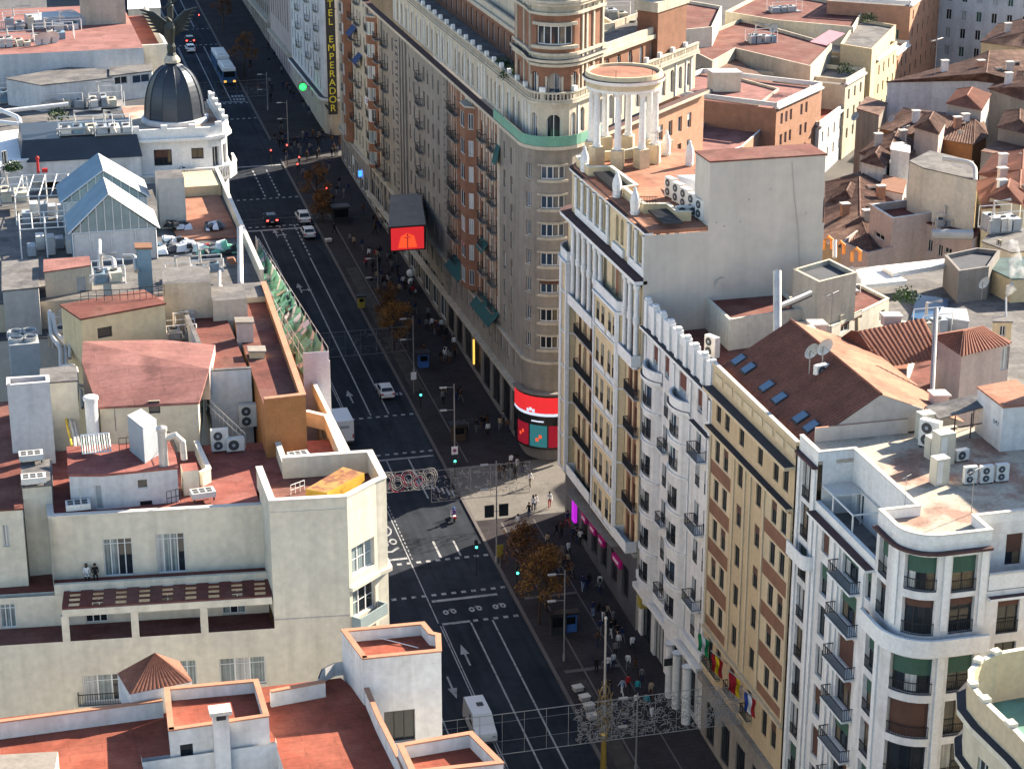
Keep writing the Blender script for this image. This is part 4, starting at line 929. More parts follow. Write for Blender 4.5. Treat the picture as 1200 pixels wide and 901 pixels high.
mb = MB(); strip(mb, P, 0, P.L, 24.5, 25.0, .003, .8, 'white_trim', 'ledge_dark'); strip(mb, P, 0, P.L, 58.004, 58.6, -.3, .7, 'white_trim'); pieces('cornice', mb, B); mb = MB(); mb.box(59.6, 361, 57, 80, 396, 57.9, 'roof_grey'); obj('roof', mb, B)
SG = thing('hotel_sign', 'tall dark vertical sign with yellow letters reading HOTEL EMPERADOR on the white hotel', 'sign', (57.6, 356.4, 20))
ys = 355.4; pts = [(382, -14), (388, 136)]; pa, pb = PY(386, -22, ys), PY(386, 131, ys)
mb = MB(); mb.box(pa[0] - .8, ys + .15, pb[2] - .6, pa[0] + .8, ys + .4, pa[2] + .5, 'sign_dark'); mb.box(pa[0] + .9, ys + .2, pb[2], 59.3, ys + .35, pb[2] + .3, 'iron'); mb.box(pa[0] + .9, ys + .2, pa[2] - 5, 59.9, 358.7, pa[2] - 4.8, 'iron'); mb.box(59.3, ys + .2, pb[2], 59.6, 361.2, pb[2] + .3, 'iron'); obj('panel', mb, SG)
def letters(txt, x, y, ztop, step, size, mat, parent, name='letter', rot=(math.pi / 2, 0, 0)):
    for k, ch in enumerate(txt):
        if ch == ' ': continue
        cu = bpy.data.curves.new('letter', 'FONT'); cu.body = ch; cu.size = size; cu.extrude = .06; cu.align_x = 'CENTER'
        to = bpy.data.objects.new('tmp', cu); COL.objects.link(to); dg = bpy.context.evaluated_depsgraph_get(); me = bpy.data.meshes.new_from_object(to.evaluated_get(dg)); bpy.data.objects.remove(to)
        me.materials.clear(); me.materials.append(MATS[mat]); o = bpy.data.objects.new(name, me); COL.objects.link(o); o.rotation_euler = rot
        b = BASE[parent.name] if parent else (0, 0, 0); o.parent = parent; o.location = (x - b[0], y - b[1], ztop - step * (k + 1) - b[2])
M('letter_yellow', (.62, .55, .06), .5, 0)
n_ = 15; st = (pa[2] - pb[2]) / n_; letters('HOTEL EMPERADOR', pa[0], ys + .1, pa[2], st, st * 1.12, 'letter_yellow', SG)
# farther facades
for nm, lab, y0, y1, h, wm, pit in (('apartment_building', 'beige office block with tall dark window strips past the white hotel', 396.1, 424, 30, 'pink_wall', 3.6), ('apartment_building', 'farthest brown stone block at the top edge on the right of the street', 424.1, 470, 32, 'stone', 3.4), ('apartment_building', 'grey stone block closing the far end of the right side of the street', 470.1, 560, 30, 'stone_light', 4)):
    B = thing(nm, lab, 'building', (70, (y0 + y1) / 2, gz(y0))); P = Path([(59.2, y1), (59.2, y0)]); ops = []; zg = gz(y0)
    y = 1.6
    while y < P.L - 2: 
        ops.append((y, y + 1.2, zg + .8, zg + 3.8))
        if 'strips' in lab: ops.append((y, y + 1.2, zg + 9, zg + h - 1))
        else: ops += [(y, y + 1.2, zg + 6 + pit * k, zg + 8.1 + pit * k) for k in range(7)]
        y += 3.1
    mb = MB(); wall(mb, P, zg - 2, zg + h, ops, wm, .35); strip(mb, P, 0, P.L, zg + 5, zg + 5.5, .003, .8, 'stone_light'); mb.face([(59.2, y0, zg), (80, y0, zg), (80, y0, zg + h), (59.2, y0, zg + h)], wm); obj('wall', mb, B)
    for o in ops: win(P, o, B, n=1, dep=.35, split=False, frame='frame_brown', gl='glass')
    mb = MB(); mb.box(59.5, y0 + .1, zg + h - .5, 80, y1, zg + h - .02, 'roof_grey'); obj('roof', mb, B)

# ================================================================ left row
def chim(poly, z0, z1, m='pink_wall'): pass
# --- nearest: block with terracotta terraces
B = thing('apartment_building', 'white rendered block with terracotta roof terraces, at bottom left in front', 'building', (12, 118, 5))
zt = 36.0; zT = 39.5
A = [PZ(425, 771, zT), PZ(517, 762, zT), PZ(516, 742, zT), PZ(507, 740, zT), PZ(497, 728, zT), PZ(400, 737, zT)]
mb = MB(); Pt = Path(A + [A[0]]); dv = [opx(Pt, 0, 450, 834, 487, 868)]
wall(mb, Pt, 4, 38.6, dv, 'stucco_white', .4); obj('wall', mb, B)
for o in dv: win(Pt, o, B, n=3, dep=.4, frame='frame_dark', gl='glass')
mb = MB(); mb.prism(inset(A, .03), 38.3, 38.6, 'roof_red'); obj('roof', mb, B)
mb = MB(); parapet(mb, A, 38.604, zT, .3, 'stucco_white', 'coping_orange', True); pieces('parapet', mb, B)
mb = MB(); p, q = PZ(421, 741, 38.9), PZ(490, 758, 38.7); mb.bar((*p, 38.9), (*q, 38.65), .04, 'white_metal'); obj('pole', mb, B)
# main terrace slab
ax = A[5][0] - .2; E1 = PZ(468, 890, zt + .9); 
xl_, xr_, yc_ = PZ(166, 890, 36)[0], PZ(326, 880, 36)[0], PZ(198, 862, 38.2)[1] + 1.5
for poly in ([(-9, 96), (xl_, 96), (xl_, yc_), (xr_, yc_), (xr_, 96), (27.4, 96), (27.4, 108), (E1[0], E1[1]), (A[0][0] + .6, A[0][1] - .3), (ax, A[5][1] - .4), (-9, A[5][1] - .2)],): mb = MB(); mb.prism(poly, 4, zt, 'stucco_white', 'roof_red'); obj('terrace', mb, B)
mb = MB()
def run(px, z0, z1, th=.25, cop='coping_orange', m='stucco_white'):
    pts = [PZ(x, y, z1) for x, y in px]; parapet(mb, pts, z0, z1, th, m, cop, False, .1, .05)
run([(380, 796), (316, 808)], zt + .004, 37.2); run([(412, 764), (418, 778), (425, 800), (441, 838), (468, 892), (480, 925)], zt + .004, 37.3)
run([(190, 818), (0, 843), (-20, 846)], zt + .004, 37.3); pieces('parapet', mb, B)
mb = MB(); Q = Path([PZ(x, y, 37.0) for x, y in ((374, 795), (378, 784), (392, 777), (412, 774))]); strip(mb, Q, 0, Q.L, zt + .004, 37.0, -.1, 0, 'stucco_white', 'ledge_dark'); obj('curved_parapet', mb, B)
# raised block with its own sunken roof and chimney stack
zr = 38.2; C = [PZ(198, 855, zr), PZ(315, 838, zr), PZ(302, 795, zr), PZ(193, 805, zr)]
mb = MB(); Pq = Path(C + [C[0]]); co = [opx(Pq, 0, 211, 875, 227, 888)]; co = [(o[0], o[1], max(o[2], zt + .1), max(o[3], zt + 1)) for o in co]
wall(mb, Pq, 4, 37.3, co, 'stucco_white', .2); wall(mb, Path([(xl_ - .02, yc_), (xl_ - .02, C[0][1] - .3), (xr_ + .02, C[1][1] - .3), (xr_ + .02, yc_)]), 4, zt + .3, [], 'stucco_white'); obj('wall', mb, B)
for o in co: win(Pq, o, B, n=1, dep=.2, frame='frame_dark', split=False, gl='glass')
mb = MB(); mb.prism(inset(C, .03), 37.0, 37.3, 'roof_red'); obj('roof', mb, B); mb = MB(); parapet(mb, C, 37.304, zr, .28, 'stucco_white', 'coping_orange', True); pieces('parapet', mb, B)
c0 = PZ(258, 850, 38); mb = MB(); mb.box(c0[0] - .5, c0[1] - .75, zt - 2, c0[0] + .5, c0[1] - .02, 39.2, 'stucco_white'); mb.box(c0[0] - .7, c0[1] - .95, 39.203, c0[0] + .7, c0[1] + .18, 39.45, 'coping_white'); mb.box(c0[0] - .3, c0[1] - .96, 38.9, c0[0] + .3, c0[1] - .7, 39.15, 'frame_dark'); obj('chimney', mb, B)
# right hand turret
D = [PZ(482, 905, 38.2), PZ(590, 893, 38.2), PZ(553, 856, 38.2), PZ(466, 871, 38.2)]
mb = MB(); mb.prism(D, 4, 37.2, 'stucco_white', 'roof_red'); obj('turret', mb, B); mb = MB(); parapet(mb, D, 37.204, 38.2, .3, 'stucco_white', 'coping_orange', True); pieces('parapet', mb, B)
# far left raised bits
E_ = front(-5, 906, 64, 902, 37.4, 2.3); mb = MB(); mb.prism(E_, zt, 37.4, 'cream', 'stone'); obj('skylight_box', mb, B)
mb = MB(); a, b, c = PZ(150, 812, 38), PZ(227, 795, 38), PZ(190, 776, 39.6); F_ = front(152, 812, 225, 797, 38.0, 3.2)
xm, ym = (F_[0][0] + F_[1][0]) / 2, (F_[0][1] + F_[1][1]) / 2; bx, by = (F_[2][0] + F_[3][0]) / 2, (F_[2][1] + F_[3][1]) / 2
mb.prism(F_, zt, 37.9, 'stucco_white'); apx = ((xm + bx) / 2 + .1, (ym + by) / 2, 39.7)
for i in range(4): p, q = F_[i], F_[(i + 1) % 4]; ribbed(mb, (*p, 37.92), (*q, 37.92), (apx[0] + .02, apx[1], apx[2]), apx, 'tile_red', .3, .05)
obj('tiled_turret', mb, B)

# --- cream stepped block
B = thing('apartment_building', 'cream stepped block with pergola terrace and red roof terraces, left of the sunlit crossing', 'building', (10, 145, 5))
CRM = 'cream_light'; Yd = 138.9
K = [(18.0, 139.6), (23.6, 138.9), (24.9, 140.1), (26.3, 141.6), (27.1, 142.4), (27.1, 147.4), (20.3, 148.6), (18.0, 144)]
P = Path([(-14, 143.2), (18.0, 139.55), (23.6, 138.9), (26.2, 141.2), (27.1, 141.8), (27.1, 168)])
fz = 33.9; mb = MB()
wl = [opx(P, 0, 95, 780, 150, 815), opx(P, 0, 198, 772, 231, 800), opx(P, 0, 256, 765, 312, 795)] ; wl = [(o[0], o[1], o[2] - .4, o[2] + 1.9) for o in wl]
w1 = P.c[2]; wc = [(w1 + .35, w1 + 3.1, 37.6 - 3.5 * k, 39.9 - 3.5 * k) for k in range(7)]
wall(mb, Path(P.p[:2]), 4, fz + .03, wl, CRM, .25); wall(mb, Path(P.p[1:3]), 4, fz + .9, [], CRM, .25)
low = Path(P.p[2:]); lo = [(o[0] - w1, o[1] - w1, o[2], o[3]) for o in wc] + [(x, x + 1.4, z, z + 2) for x in (6, 10, 14, 18, 22, 26) for z in (17, 20.5, 24, 27.5, 31, 34.5, 38)]
lowT = Path([low.at(0), low.at(low.c[1]), low.at(low.c[2]), low.at(low.c[2] + 5.6)]); lowN = Path([low.at(low.c[2] + 5.6), (26.15, low.at(low.c[2] + 5.6)[1]), (26.15, 168)]); cut = lowT.L
wall(mb, lowT, 4, 44.0, [o for o in lo if o[1] < cut], CRM, .3); wall(mb, lowN, 4, 42.6, [(o[0] - cut + .95, o[1] - cut + .95) + tuple(o[2:4]) for o in lo if o[0] > cut and o[3] < 42], CRM, .3); strip(mb, lowN, 0, lowN.L, 41.6, 42.598, -.35, -.004, CRM, 'coping_white')
lo = [o for o in lo if o[1] < cut or (o[0] > cut and o[3] < 42)]
K1 = Path([(18.0, 145), (18.0, 139.55), (23.6, 138.9)]); wall(mb, K1, fz + .9, 44.0, [], CRM); obj('wall', mb, B)
for o in wl: win(P, o, B, n=3, dep=.25, tr=.75, gl=('curtain_teal', 'curtain', 'glass_pale', 'glass'))
for o in lo: win(low if o[1] < cut else lowN, o if o[1] < cut else (o[0] - cut + .95, o[1] - cut + .95) + tuple(o[2:4]), B, n=3 if o[1] - o[0] > 2 else 2, dep=.3, tr=.5, gl=('glass_pale', 'curtain_teal', 'glass') if o[0] < 4 else 'glass', split=o[0] < 4)
for k in range(3): balcony(P, P.c[2] + .1, P.c[3] - .1, 33.6 - 3.5 * k, .9, B, CRM, solid='glass_pale', h=.9)
o = wl[0]; balcony(P, o[0] - .4, o[1] + .2, o[2] - .02, .5, B, CRM)
mb = MB(); strip(mb, Path(P.p[2:]), 0, 8, 36.6, 36.9, .003, .3, CRM); strip(mb, K1, 5.45, K1.L, 43.2, 43.3, .003, .05, CRM); strip(mb, K1, 5.45, K1.L, 34.6, 34.68, .003, .04, 'stucco_grey'); pieces('cornice', mb, B)
mb = MB(); Kp = [(18.0, 139.55), (23.6, 138.9), (26.2, 141.2), (27.1, 141.8), (27.1, 147.6), (20.1, 147.6), (18.0, 145.5)]
mb.prism(inset(Kp, .05), 42.1, 42.5, 'roof_maroon'); obj('roof_well', mb, B); mb = MB(); parapet(mb, [(18.0, 146.3), (18.0, 139.55), (23.6, 138.9), (26.2, 141.2), (27.1, 141.8), (27.1, 147.4), (20.2, 147.9)], 44.004, 44.25, .42, CRM, 'coping_white'); parapet(mb, inset([(18.0, 146.3), (18.0, 139.55), (23.6, 138.9), (26.2, 141.2), (27.1, 141.8), (27.1, 147.4), (20.2, 147.9)], .004), 42.5, 44.0, .4, CRM); pieces('parapet', mb, B)
# lower pergola terrace
wy = lambda x: 143.2 + (x + 14) * (139.55 - 143.2) / 32
mb = MB(); tp = [(-14, wy(-14) + .05), (17.95, wy(18) + .05), (17.95, wy(17.95) + 2.75), (-14, wy(-14) + 2.75)]; mb.prism(tp, fz - .4, fz, 'roof_maroon'); obj('terrace_floor', mb, B)
back = Path([(-14, wy(-14) + 2.8), (18.0, wy(18) + 2.8)]); bo = [opx(back, 0, 100, 721, 128, 745), opx(back, 0, 180, 713, 207, 725), opx(back, 0, 260, 705, 289, 730), opx(back, 0, -2, 697, 20, 735)]
bo = [(o[0], o[1], fz + (.05 if k != 1 else .9), fz + 2.0) for k, o in enumerate(bo)]
mb = MB(); wall(mb, back, fz, 36.4, bo, CRM, .2); obj('wall', mb, B)
for o in bo: win(back, o, B, n=3, dep=.2, tr=.8, gl=('curtain_teal', 'glass', 'glass'), frame='frame_white')
fr = Path([(2.75, wy(2.75)), (17.9, wy(17.9))]); mb = MB(); strip(mb, fr, 0, fr.L, 35.95, 36.5, -.35, .02, CRM)
for px in (77, 159, 240): xx = PY(px, 730, Yd + 1)[0]; mb.box(xx - .27, wy(xx) + .0, fz, xx + .27, wy(xx) + .42, 35.95, CRM)
obj('pergola_frame', mb, B)
mb = MB(); U = lambda s, d, z: (*fr.at(s, -d), z); n = 9; Lp = fr.L
for k in range(n + 1):
    s0 = Lp * k / n - (.45 if 0 < k else 0); s1 = Lp * k / n + (.45 if k < n else 0)
    mb.hull([U(s0, .3, 36.51), U(s1, .3, 36.51), U(s1, 2.75, 36.55), U(s0, 2.75, 36.55)], [U(s0, .3, 36.66), U(s1, .3, 36.66), U(s1, 2.75, 36.7), U(s0, 2.75, 36.7)], 'roof_maroon')
for d0, d1 in ((.02, .3), (.95, 1.15), (1.75, 1.95), (2.5, 2.74)):
    z0 = z1 = 36.53; mb.hull([U(.02, d0, z0), U(Lp - .02, d0, z0), U(Lp - .02, d1, z1), U(.02, d1, z1)], [U(.02, d0, z0 + .09), U(Lp - .02, d0, z0 + .09), U(Lp - .02, d1, z1 + .09), U(.02, d1, z1 + .09)], 'roof_maroon')
obj('pergola_slats', mb, B)
# upper terrace behind the pergola
zu = 36.95; f2 = Path([(2.4, wy(2.4) + 2.8), (18, wy(18) + 2.8)]); wA = Path([(2.4, wy(2.4) + 4.3), (18, wy(18) + 4.3)])
mb = MB(); wall(mb, f2, 36.42, zu - .02, [], CRM); strip(mb, f2, 0, f2.L, zu - .016, zu + .28, -.3, 0, CRM); obj('terrace_parapet', mb, B)
mb = MB(); mb.prism([f2.at(0, -.05), f2.at(f2.L, -.05), (18, 146), (2.4, 148)], zu - .3, zu - .004, 'roof_maroon'); obj('terrace_floor', mb, B)
ao = [opx(wA, 0, 120, 632, 157, 668), opx(wA, 0, 182, 626, 218, 662)]; ao = [(o[0], o[1], zu + .02, o[3]) for o in ao]
mb = MB(); wall(mb, wA, zu - .3, 41.9, ao, 'cream_light', .2); Wl = Path([(2.4, 158), (2.4, wy(2.4) + 2.8)]); wall(mb, Wl, 30, 41.9, [], CRM); obj('wall', mb, B)
for o in ao: win(wA, o, B, n=4, dep=.2, tr=.85, gl=('curtain_teal', 'curtain', 'glass', 'curtain_teal'))
mb = MB(); zf = ZF = 41.6; rp = [(2.45, wA.p[0][1] + .05), (18.0, wA.p[1][1] + .05), (18.1, 147.8), (26.1, 147.9), (26.1, 157), (24.5, 157), (2.45, 160)]; mb.prism(rp, 41.3, zf, 'roof_rose'); obj('roof', mb, B)
mb = MB(); parapet(mb, [(2.4, 152), (2.4, wA.p[0][1]), (18, wA.p[1][1])], 41.904, 42.15, .4, CRM, 'coping_white'); pieces('parapet', mb, B)
# far-left lower wing
mb = MB(); z1 = 36.6; WL = [opx(Path([(-14, 147), (2.4, 145.2)]), 0, 0, 700, 19, 735)]; mb.prism([(-14, 146.7), (2.38, 144.8), (2.38, 157), (-14, 158)], 30, 36.4, CRM, 'roof_maroon'); obj('wing', mb, B)
# penthouse volumes on the roof
mb = MB(); Sb = [PZ(84, 597, zf), PZ(122, 597, zf), PZ(210, 588, zf)]; z1 = 44.3; sp = [Sb[0], Sb[1], Sb[2], (Sb[2][0] + .2, Sb[2][1] + 5.2), (Sb[0][0] + .2, Sb[0][1] + 5.6)]
Ps = Path(sp + [sp[0]]); so_ = [opx(Ps, 0, 110, 562, 121, 597), opx(Ps, 1, 160, 562, 174, 572), opx(Ps, 1, 163, 587, 180, 594)]; so_[0] = (so_[0][0], so_[0][1], zf + .02, zf + 2)
wall(mb, Ps, zf, z1, so_, 'pale_blue_wall', .15); obj('wall', mb, B)
for i, o in enumerate(so_): win(Ps, o, B, n=1, dep=.15, frame='frame_white', split=False, gl='glass' if i else 'galv')
mb = MB(); mb.prism(inset(sp, -.06), z1 + .003, z1 + .18, 'roof_rose'); obj('roof', mb, B)
mb = MB(); bp = front(140, 532, 235, 528, zf, 9); bp[0] = (bp[0][0] - 1.3, bp[0][1]); bp[3] = (bp[3][0] - 1.3, bp[3][1]); Pb = Path(bp + [bp[0]]); b_o = [opx(Pb, 0, 174, 470, 188, 484)]
wall(mb, Pb, zf, 45.6, b_o, 'cream', .2); obj('wall', mb, B)
for o in b_o: win(Pb, o, B, n=1, dep=.2, frame='frame_dark', split=False, gl='glass')
p4 = [(bp[0][0] - .1, bp[0][1] - .1), (bp[1][0] + .1, bp[1][1] - .1), PZ(245, 432, 47.2), PZ(96, 425, 47.2)]; mb = MB()
mb.hull([(*p4[0], 45.603), (*p4[1], 45.603), (*p4[2], 47.0), (*p4[3], 47.0)], [(*p4[0], 45.8), (*p4[1], 45.8), (*p4[2], 47.2), (*p4[3], 47.2)], 'roof_pink')
obj('roof', mb, B)
mb = MB(); x, y = PZ(225, 580, zf); mb.box(x - .6, y, zf, x + .6, y + 1.6, zf + 2, 'cream_light', 'roof_rose'); obj('roof_hut', mb, B)
mb = MB(); parapet(mb, [PZ(x, y, 42.8) for x, y in ((237, 553), (247, 548), (232, 516))], zf, 42.8, .3, CRM, 'coping_white'); parapet(mb, [PZ(x, y, 42.9) for x, y in ((302, 480), (323, 518), (336, 555))], zf, 42.9, .35, CRM, 'coping_white')
parapet(mb, [PZ(404, 530, 42.9), PZ(385, 486, 42.9), PZ(360, 480, 42.9)], zf, 42.9, .35, CRM, 'coping_white'); pieces('parapet', mb, B)
# --- block behind the cream one: brick end wall, white walls, pink sheet roofs
def HP(name, label, cat, px, z1, z0, wm, tm, ops={}, par=None, cop=None, **k):
    return house(name, label, cat, [PZ(x, y, z1) for x, y in px], z0, z1, wm, tm, ops, par, cop=cop, **k)
B = thing('apartment_building', 'block with brick end wall, white rear walls and maroon roof terrace, behind the yellow tank', 'building', (18, 172, 5))
mb = MB(); bw = front(310, 468, 358, 462.5, 46.6, 1); bw = [bw[0], bw[1], (24.4, 185), (20.6, 185)]
mb.prism(bw, 4, 45.8, 'brick_orange', 'roof_maroon'); obj('brick_wall', mb, B)
mb = MB(); parapet(mb, [bw[0], bw[1], (24.4, 185)], 45.804, 46.65, .4, 'brick_orange', 'coping_orange'); pieces('parapet', mb, B)
wq = [PZ(245, 434, 46.6), PZ(328, 428, 46.6)]; wq = [wq[0], (bw[0][0] - .02, wq[1][1]), (bw[0][0] - .02, 185), (wq[0][0] - .5, 185)]
mb = MB(); mb.prism(wq, 4, 45.78, 'pale_blue_wall', 'roof_maroon'); obj('wall', mb, B)
mb = MB(); parapet(mb, [wq[3], wq[0], wq[1]], 45.784, 46.6, .3, 'pale_blue_wall', 'roof_grey'); pieces('parapet', mb, B)
yb = front(95, 375, 193, 357, 48.5, 4.5); mb = MB(); Pq = Path(yb + [yb[0]]); yo = [opx(Pq, 0, 114, 385, 132, 394)]; wall(mb, Pq, 30, 48.5, yo, 'yellow_cream', .2); obj('wall', mb, B)
for o in yo: win(Pq, o, B, n=1, dep=.2, frame='frame_dark', split=False, gl='glass')
mb = MB(); mb.prism(inset(yb, -.1), 48.503, 48.65, 'roof_maroon'); obj('roof', mb, B)
mb = MB(); p4 = [PZ(96, 425, 47.2), PZ(245, 432, 47.2), PZ(252, 404, 46.6), PZ(190, 398, 47.0), PZ(97, 400, 47.6)]; zz4 = [47.2, 47.2, 46.6, 47.0, 47.6]
mb.prism(p4, 44.5, zz4, 'pink_wall', 'roof_pink'); obj('sheet_roof', mb, B)
m0 = front(194, 393, 290, 388, 44.6, 1); Zb = 44.4
bx = [front(194, 391, 250, 388, 44.5, 5), front(250, 391, 290, 388, 44.5, 4)]
mb = MB(); mb.prism(bx[0], 40, ztop(bx[0][0], 333), 'stone_light', 'roof_grey'); mb.prism([(p[0] + .05, p[1] - .4) for p in bx[1]], 40, ztop(bx[1][0], 351), 'stone_light', 'roof_grey'); mb.prism(front(211, 392, 229, 391, 44.5, 1), 44.41, ztop(PZ(211, 392, 44.5), 366), 'stucco_grey', 'galv'); pieces('stair_house', mb, B)
mb = MB(); mb.prism([(19.3, 181.5), (24.6, 181.5), (24.6, 186), (19.3, 186)], 40, 46.3, 'stone_light', 'roof_grey'); mb.prism([(19.6, 181.6), (24.4, 181.6), (24.4, 196), (13, 196), (13, 186.2), (19.6, 186.2)], 40, 44.9, 'stone_light', 'roof_pink'); pieces('annex', mb, B)
# scaffold along its street front
SC = thing('scaffold', 'scaffold with green netting and a white end sheet along the left street front', 'scaffold', (26, 190, 10))
mb = MB(); mb.box(25.1, 168.0, 12, 27.35, 168.06, 45.3, 'scaffold_sheet'); obj('sheeting', mb, SC)
mb = MB()
for k in range(15): y = 168 + 43 * k / 14; mb.box(27.36, y, 12, 27.42, y + 3.02, 44.4 - .04 * (y - 168), 'scaffold_sheet' if k % 3 else 'white_cloth')
obj('street_sheet', mb, SC)
mb = MB(); random.seed(11)
prev = None
for k in range(43):                        # the continuous net, sagging between the poles
    y = 168.2 + k; z0_ = 42.5 - .055 * (y - 168) + .25 * math.sin(k * 1.7); row = [(25.5 + .25 * math.sin(k * .9), y, z0_), (26.3, y + .2, z0_ + .5 + .2 * math.sin(k * 2.3)), (26.9 + .1 * math.sin(k), y, z0_ + 1.3), (27.3, y, 45.2 - .055 * (y - 168) - .25 * abs(math.sin(k * 1.05)))]
    if prev:
        for q in range(3): mb.face([prev[q], row[q], row[q + 1], prev[q + 1]], 'green_mesh' if (k + q) % 5 else 'white_cloth')
    prev = row
for k in range(70):
    y = 168.3 + random.random() * 41.5; f = random.random(); z = 43.6 - .055 * (y - 168) + f * 1.3 + random.uniform(-.4, .3); x = 25.5 + f * 1.6; l = random.uniform(.5, 1.6); w_ = random.uniform(.3, .8); t = random.uniform(-.5, .5)
    a = [(x - w_ / 2, y, z - .3 + t * .3), (x + w_ / 2, y + .1, z + .25), (x + w_ / 2 + .1, y + l, z + .3 - t * .4), (x - w_ / 2, y + l * .9, z - .25)]
    mb.hull(a, [(p[0], p[1], p[2] + .03) for p in a], random.choice(['green_mesh', 'green_mesh', 'green_mesh', 'green_mesh', 'green_mesh', 'white_cloth', 'scaffold_sheet', 'plank']))
pieces('netting', mb, SC)
mb = MB()
for k in range(15):
    y = 168.1 + 43 * k / 14; zt_ = 45.6 - .055 * (y - 168)
    for x in (25.2, 27.3): mb.bar((x, y, 30), (x, y, zt_), .035, 'steel_dull')
    mb.bar((25.2, y, zt_ - 1.0), (27.3, y, zt_ - 1.0), .03, 'steel_dull')
for x in (25.2, 27.3):
    for dz in (0, -1, -3): mb.bar((x, 168.1, 45.6 + dz), (x, 211.1, 43.2 + dz), .03, 'steel_dull')
obj('poles', mb, SC)
mb = MB(); mb.hull([(25.3, 168.2, 41.9), (27.2, 168.2, 41.9), (27.2, 211, 39.4), (25.3, 211, 39.4)], [(25.3, 168.2, 42.0), (27.2, 168.2, 42.0), (27.2, 211, 39.5), (25.3, 211, 39.5)], 'plank'); obj('planks', mb, SC)
# --- terrace house with the two glazed gables
B = thing('apartment_building', 'low roofed block carrying the two glazed gables and a cluttered terrace', 'building', (14, 205, 5))
mb = MB(); mb.prism([(-6, 188.5), (24.8, 188.5), (25.4, 229), (-6, 229)], 5, 45.2, 'stone_light', 'roof_grey'); obj('wall', mb, B)
mb = MB(); parapet(mb, [(24.8, 189), (25.4, 229)], 45.204, 46.6, .3, 'cream_light', 'coping_white'); mb.box(20, 222, 45.21, 24.9, 228.6, 46.4, 'yellow_cream'); pieces('parapet', mb, B)
mb = MB(); mb.box(18.4, 205, 45.21, 24.6, 221.8, 45.35, 'roof_orange'); obj('terrace_floor', mb, B)
mb = MB(); bxk = front(188, 268, 219, 266, 45.3, 3.5); mb.prism(bxk, 45.21, ztop(bxk[0], 210), 'stucco_grey', 'roof_grey'); obj('lift_tower', mb, B)
for i, (rx_, ry_, elx, erx, ey, Y0, Y1, lab) in enumerate(((127, 228, 80, 188, 275, 199.5, 206.5, 'nearer'), (121, 200, 70, 177, 239, 209.4, 217, 'farther'))):
    za = PY(elx, ey, Y0)[2]; xl, xr = PY(elx, ey, Y0)[0], PY(erx, ey, Y0)[0]; xm, zm = PY(rx_, ry_, Y0)[0], PY(rx_, ry_, Y0)[2]
    T_ = thing('glazed_pavilion', f'{lab} of the two gabled rooftop pavilions with blue grey metal roof', 'pavilion', (xm, Y0, 45.2), 'gabled rooftop pavilions')
    mb = MB(); mb.prism([(xl + .35, Y0 + .25), (xr - .35, Y0 + .25), (xr - .35, Y1), (xl + .35, Y1)], 45.21, za, 'zinc_blue'); mb.face([(xl + .35, Y0 + .25, za), (xr - .35, Y0 + .25, za), (xm, Y0 + .25, zm - .15)], 'glass_pale'); mb.face([(xr - .35, Y1, za), (xl + .35, Y1, za), (xm, Y1, zm - .15)], 'zinc_blue'); mb.face([(xl + .5, Y0 + .24, 45.3), (xr - .5, Y0 + .24, 45.3), (xr - .5, Y0 + .24, za - .1), (xl + .5, Y0 + .24, za - .1)], 'pale_blue_wall'); obj('walls', mb, T_)
    mb = MB(); ribbed(mb, (xl, Y1, za), (xl, Y0, za), (xm, Y0, zm), (xm, Y1, zm), 'zinc_blue', .55, .05); ribbed(mb, (xr, Y0, za), (xr, Y1, za), (xm, Y1, zm), (xm, Y0, zm), 'galv', .55, .05); obj('roof', mb, T_)  # paler metal on the right slope paints its sunlit side
    mb = MB()
    for k in range(1, 10):
        x = xl + .4 + (xr - xl - .8) * k / 10; f = 1 - abs(x - xm) / ((xr - xl) / 2); mb.bar((x, Y0 + .2, za), (x, Y0 + .2, za + (zm - za) * f - .1), .05, 'white_metal')
    for x in (xl + .4, (xl + xm) / 2, xm, (xr + xm) / 2, xr - .4): mb.bar((x, Y0 + .18, 45.25), (x, Y0 + .18, za), .06, 'white_metal')
    mb.bar((xl + .3, Y0 + .2, za), (xr - .3, Y0 + .2, za), .07, 'white_metal'); mb.bar((xl, Y0 + .1, za), (xm, Y0 + .1, zm), .07, 'white_metal'); mb.bar((xr, Y0 + .1, za), (xm, Y0 + .1, zm), .07, 'white_metal'); obj('mullion', mb, T_)
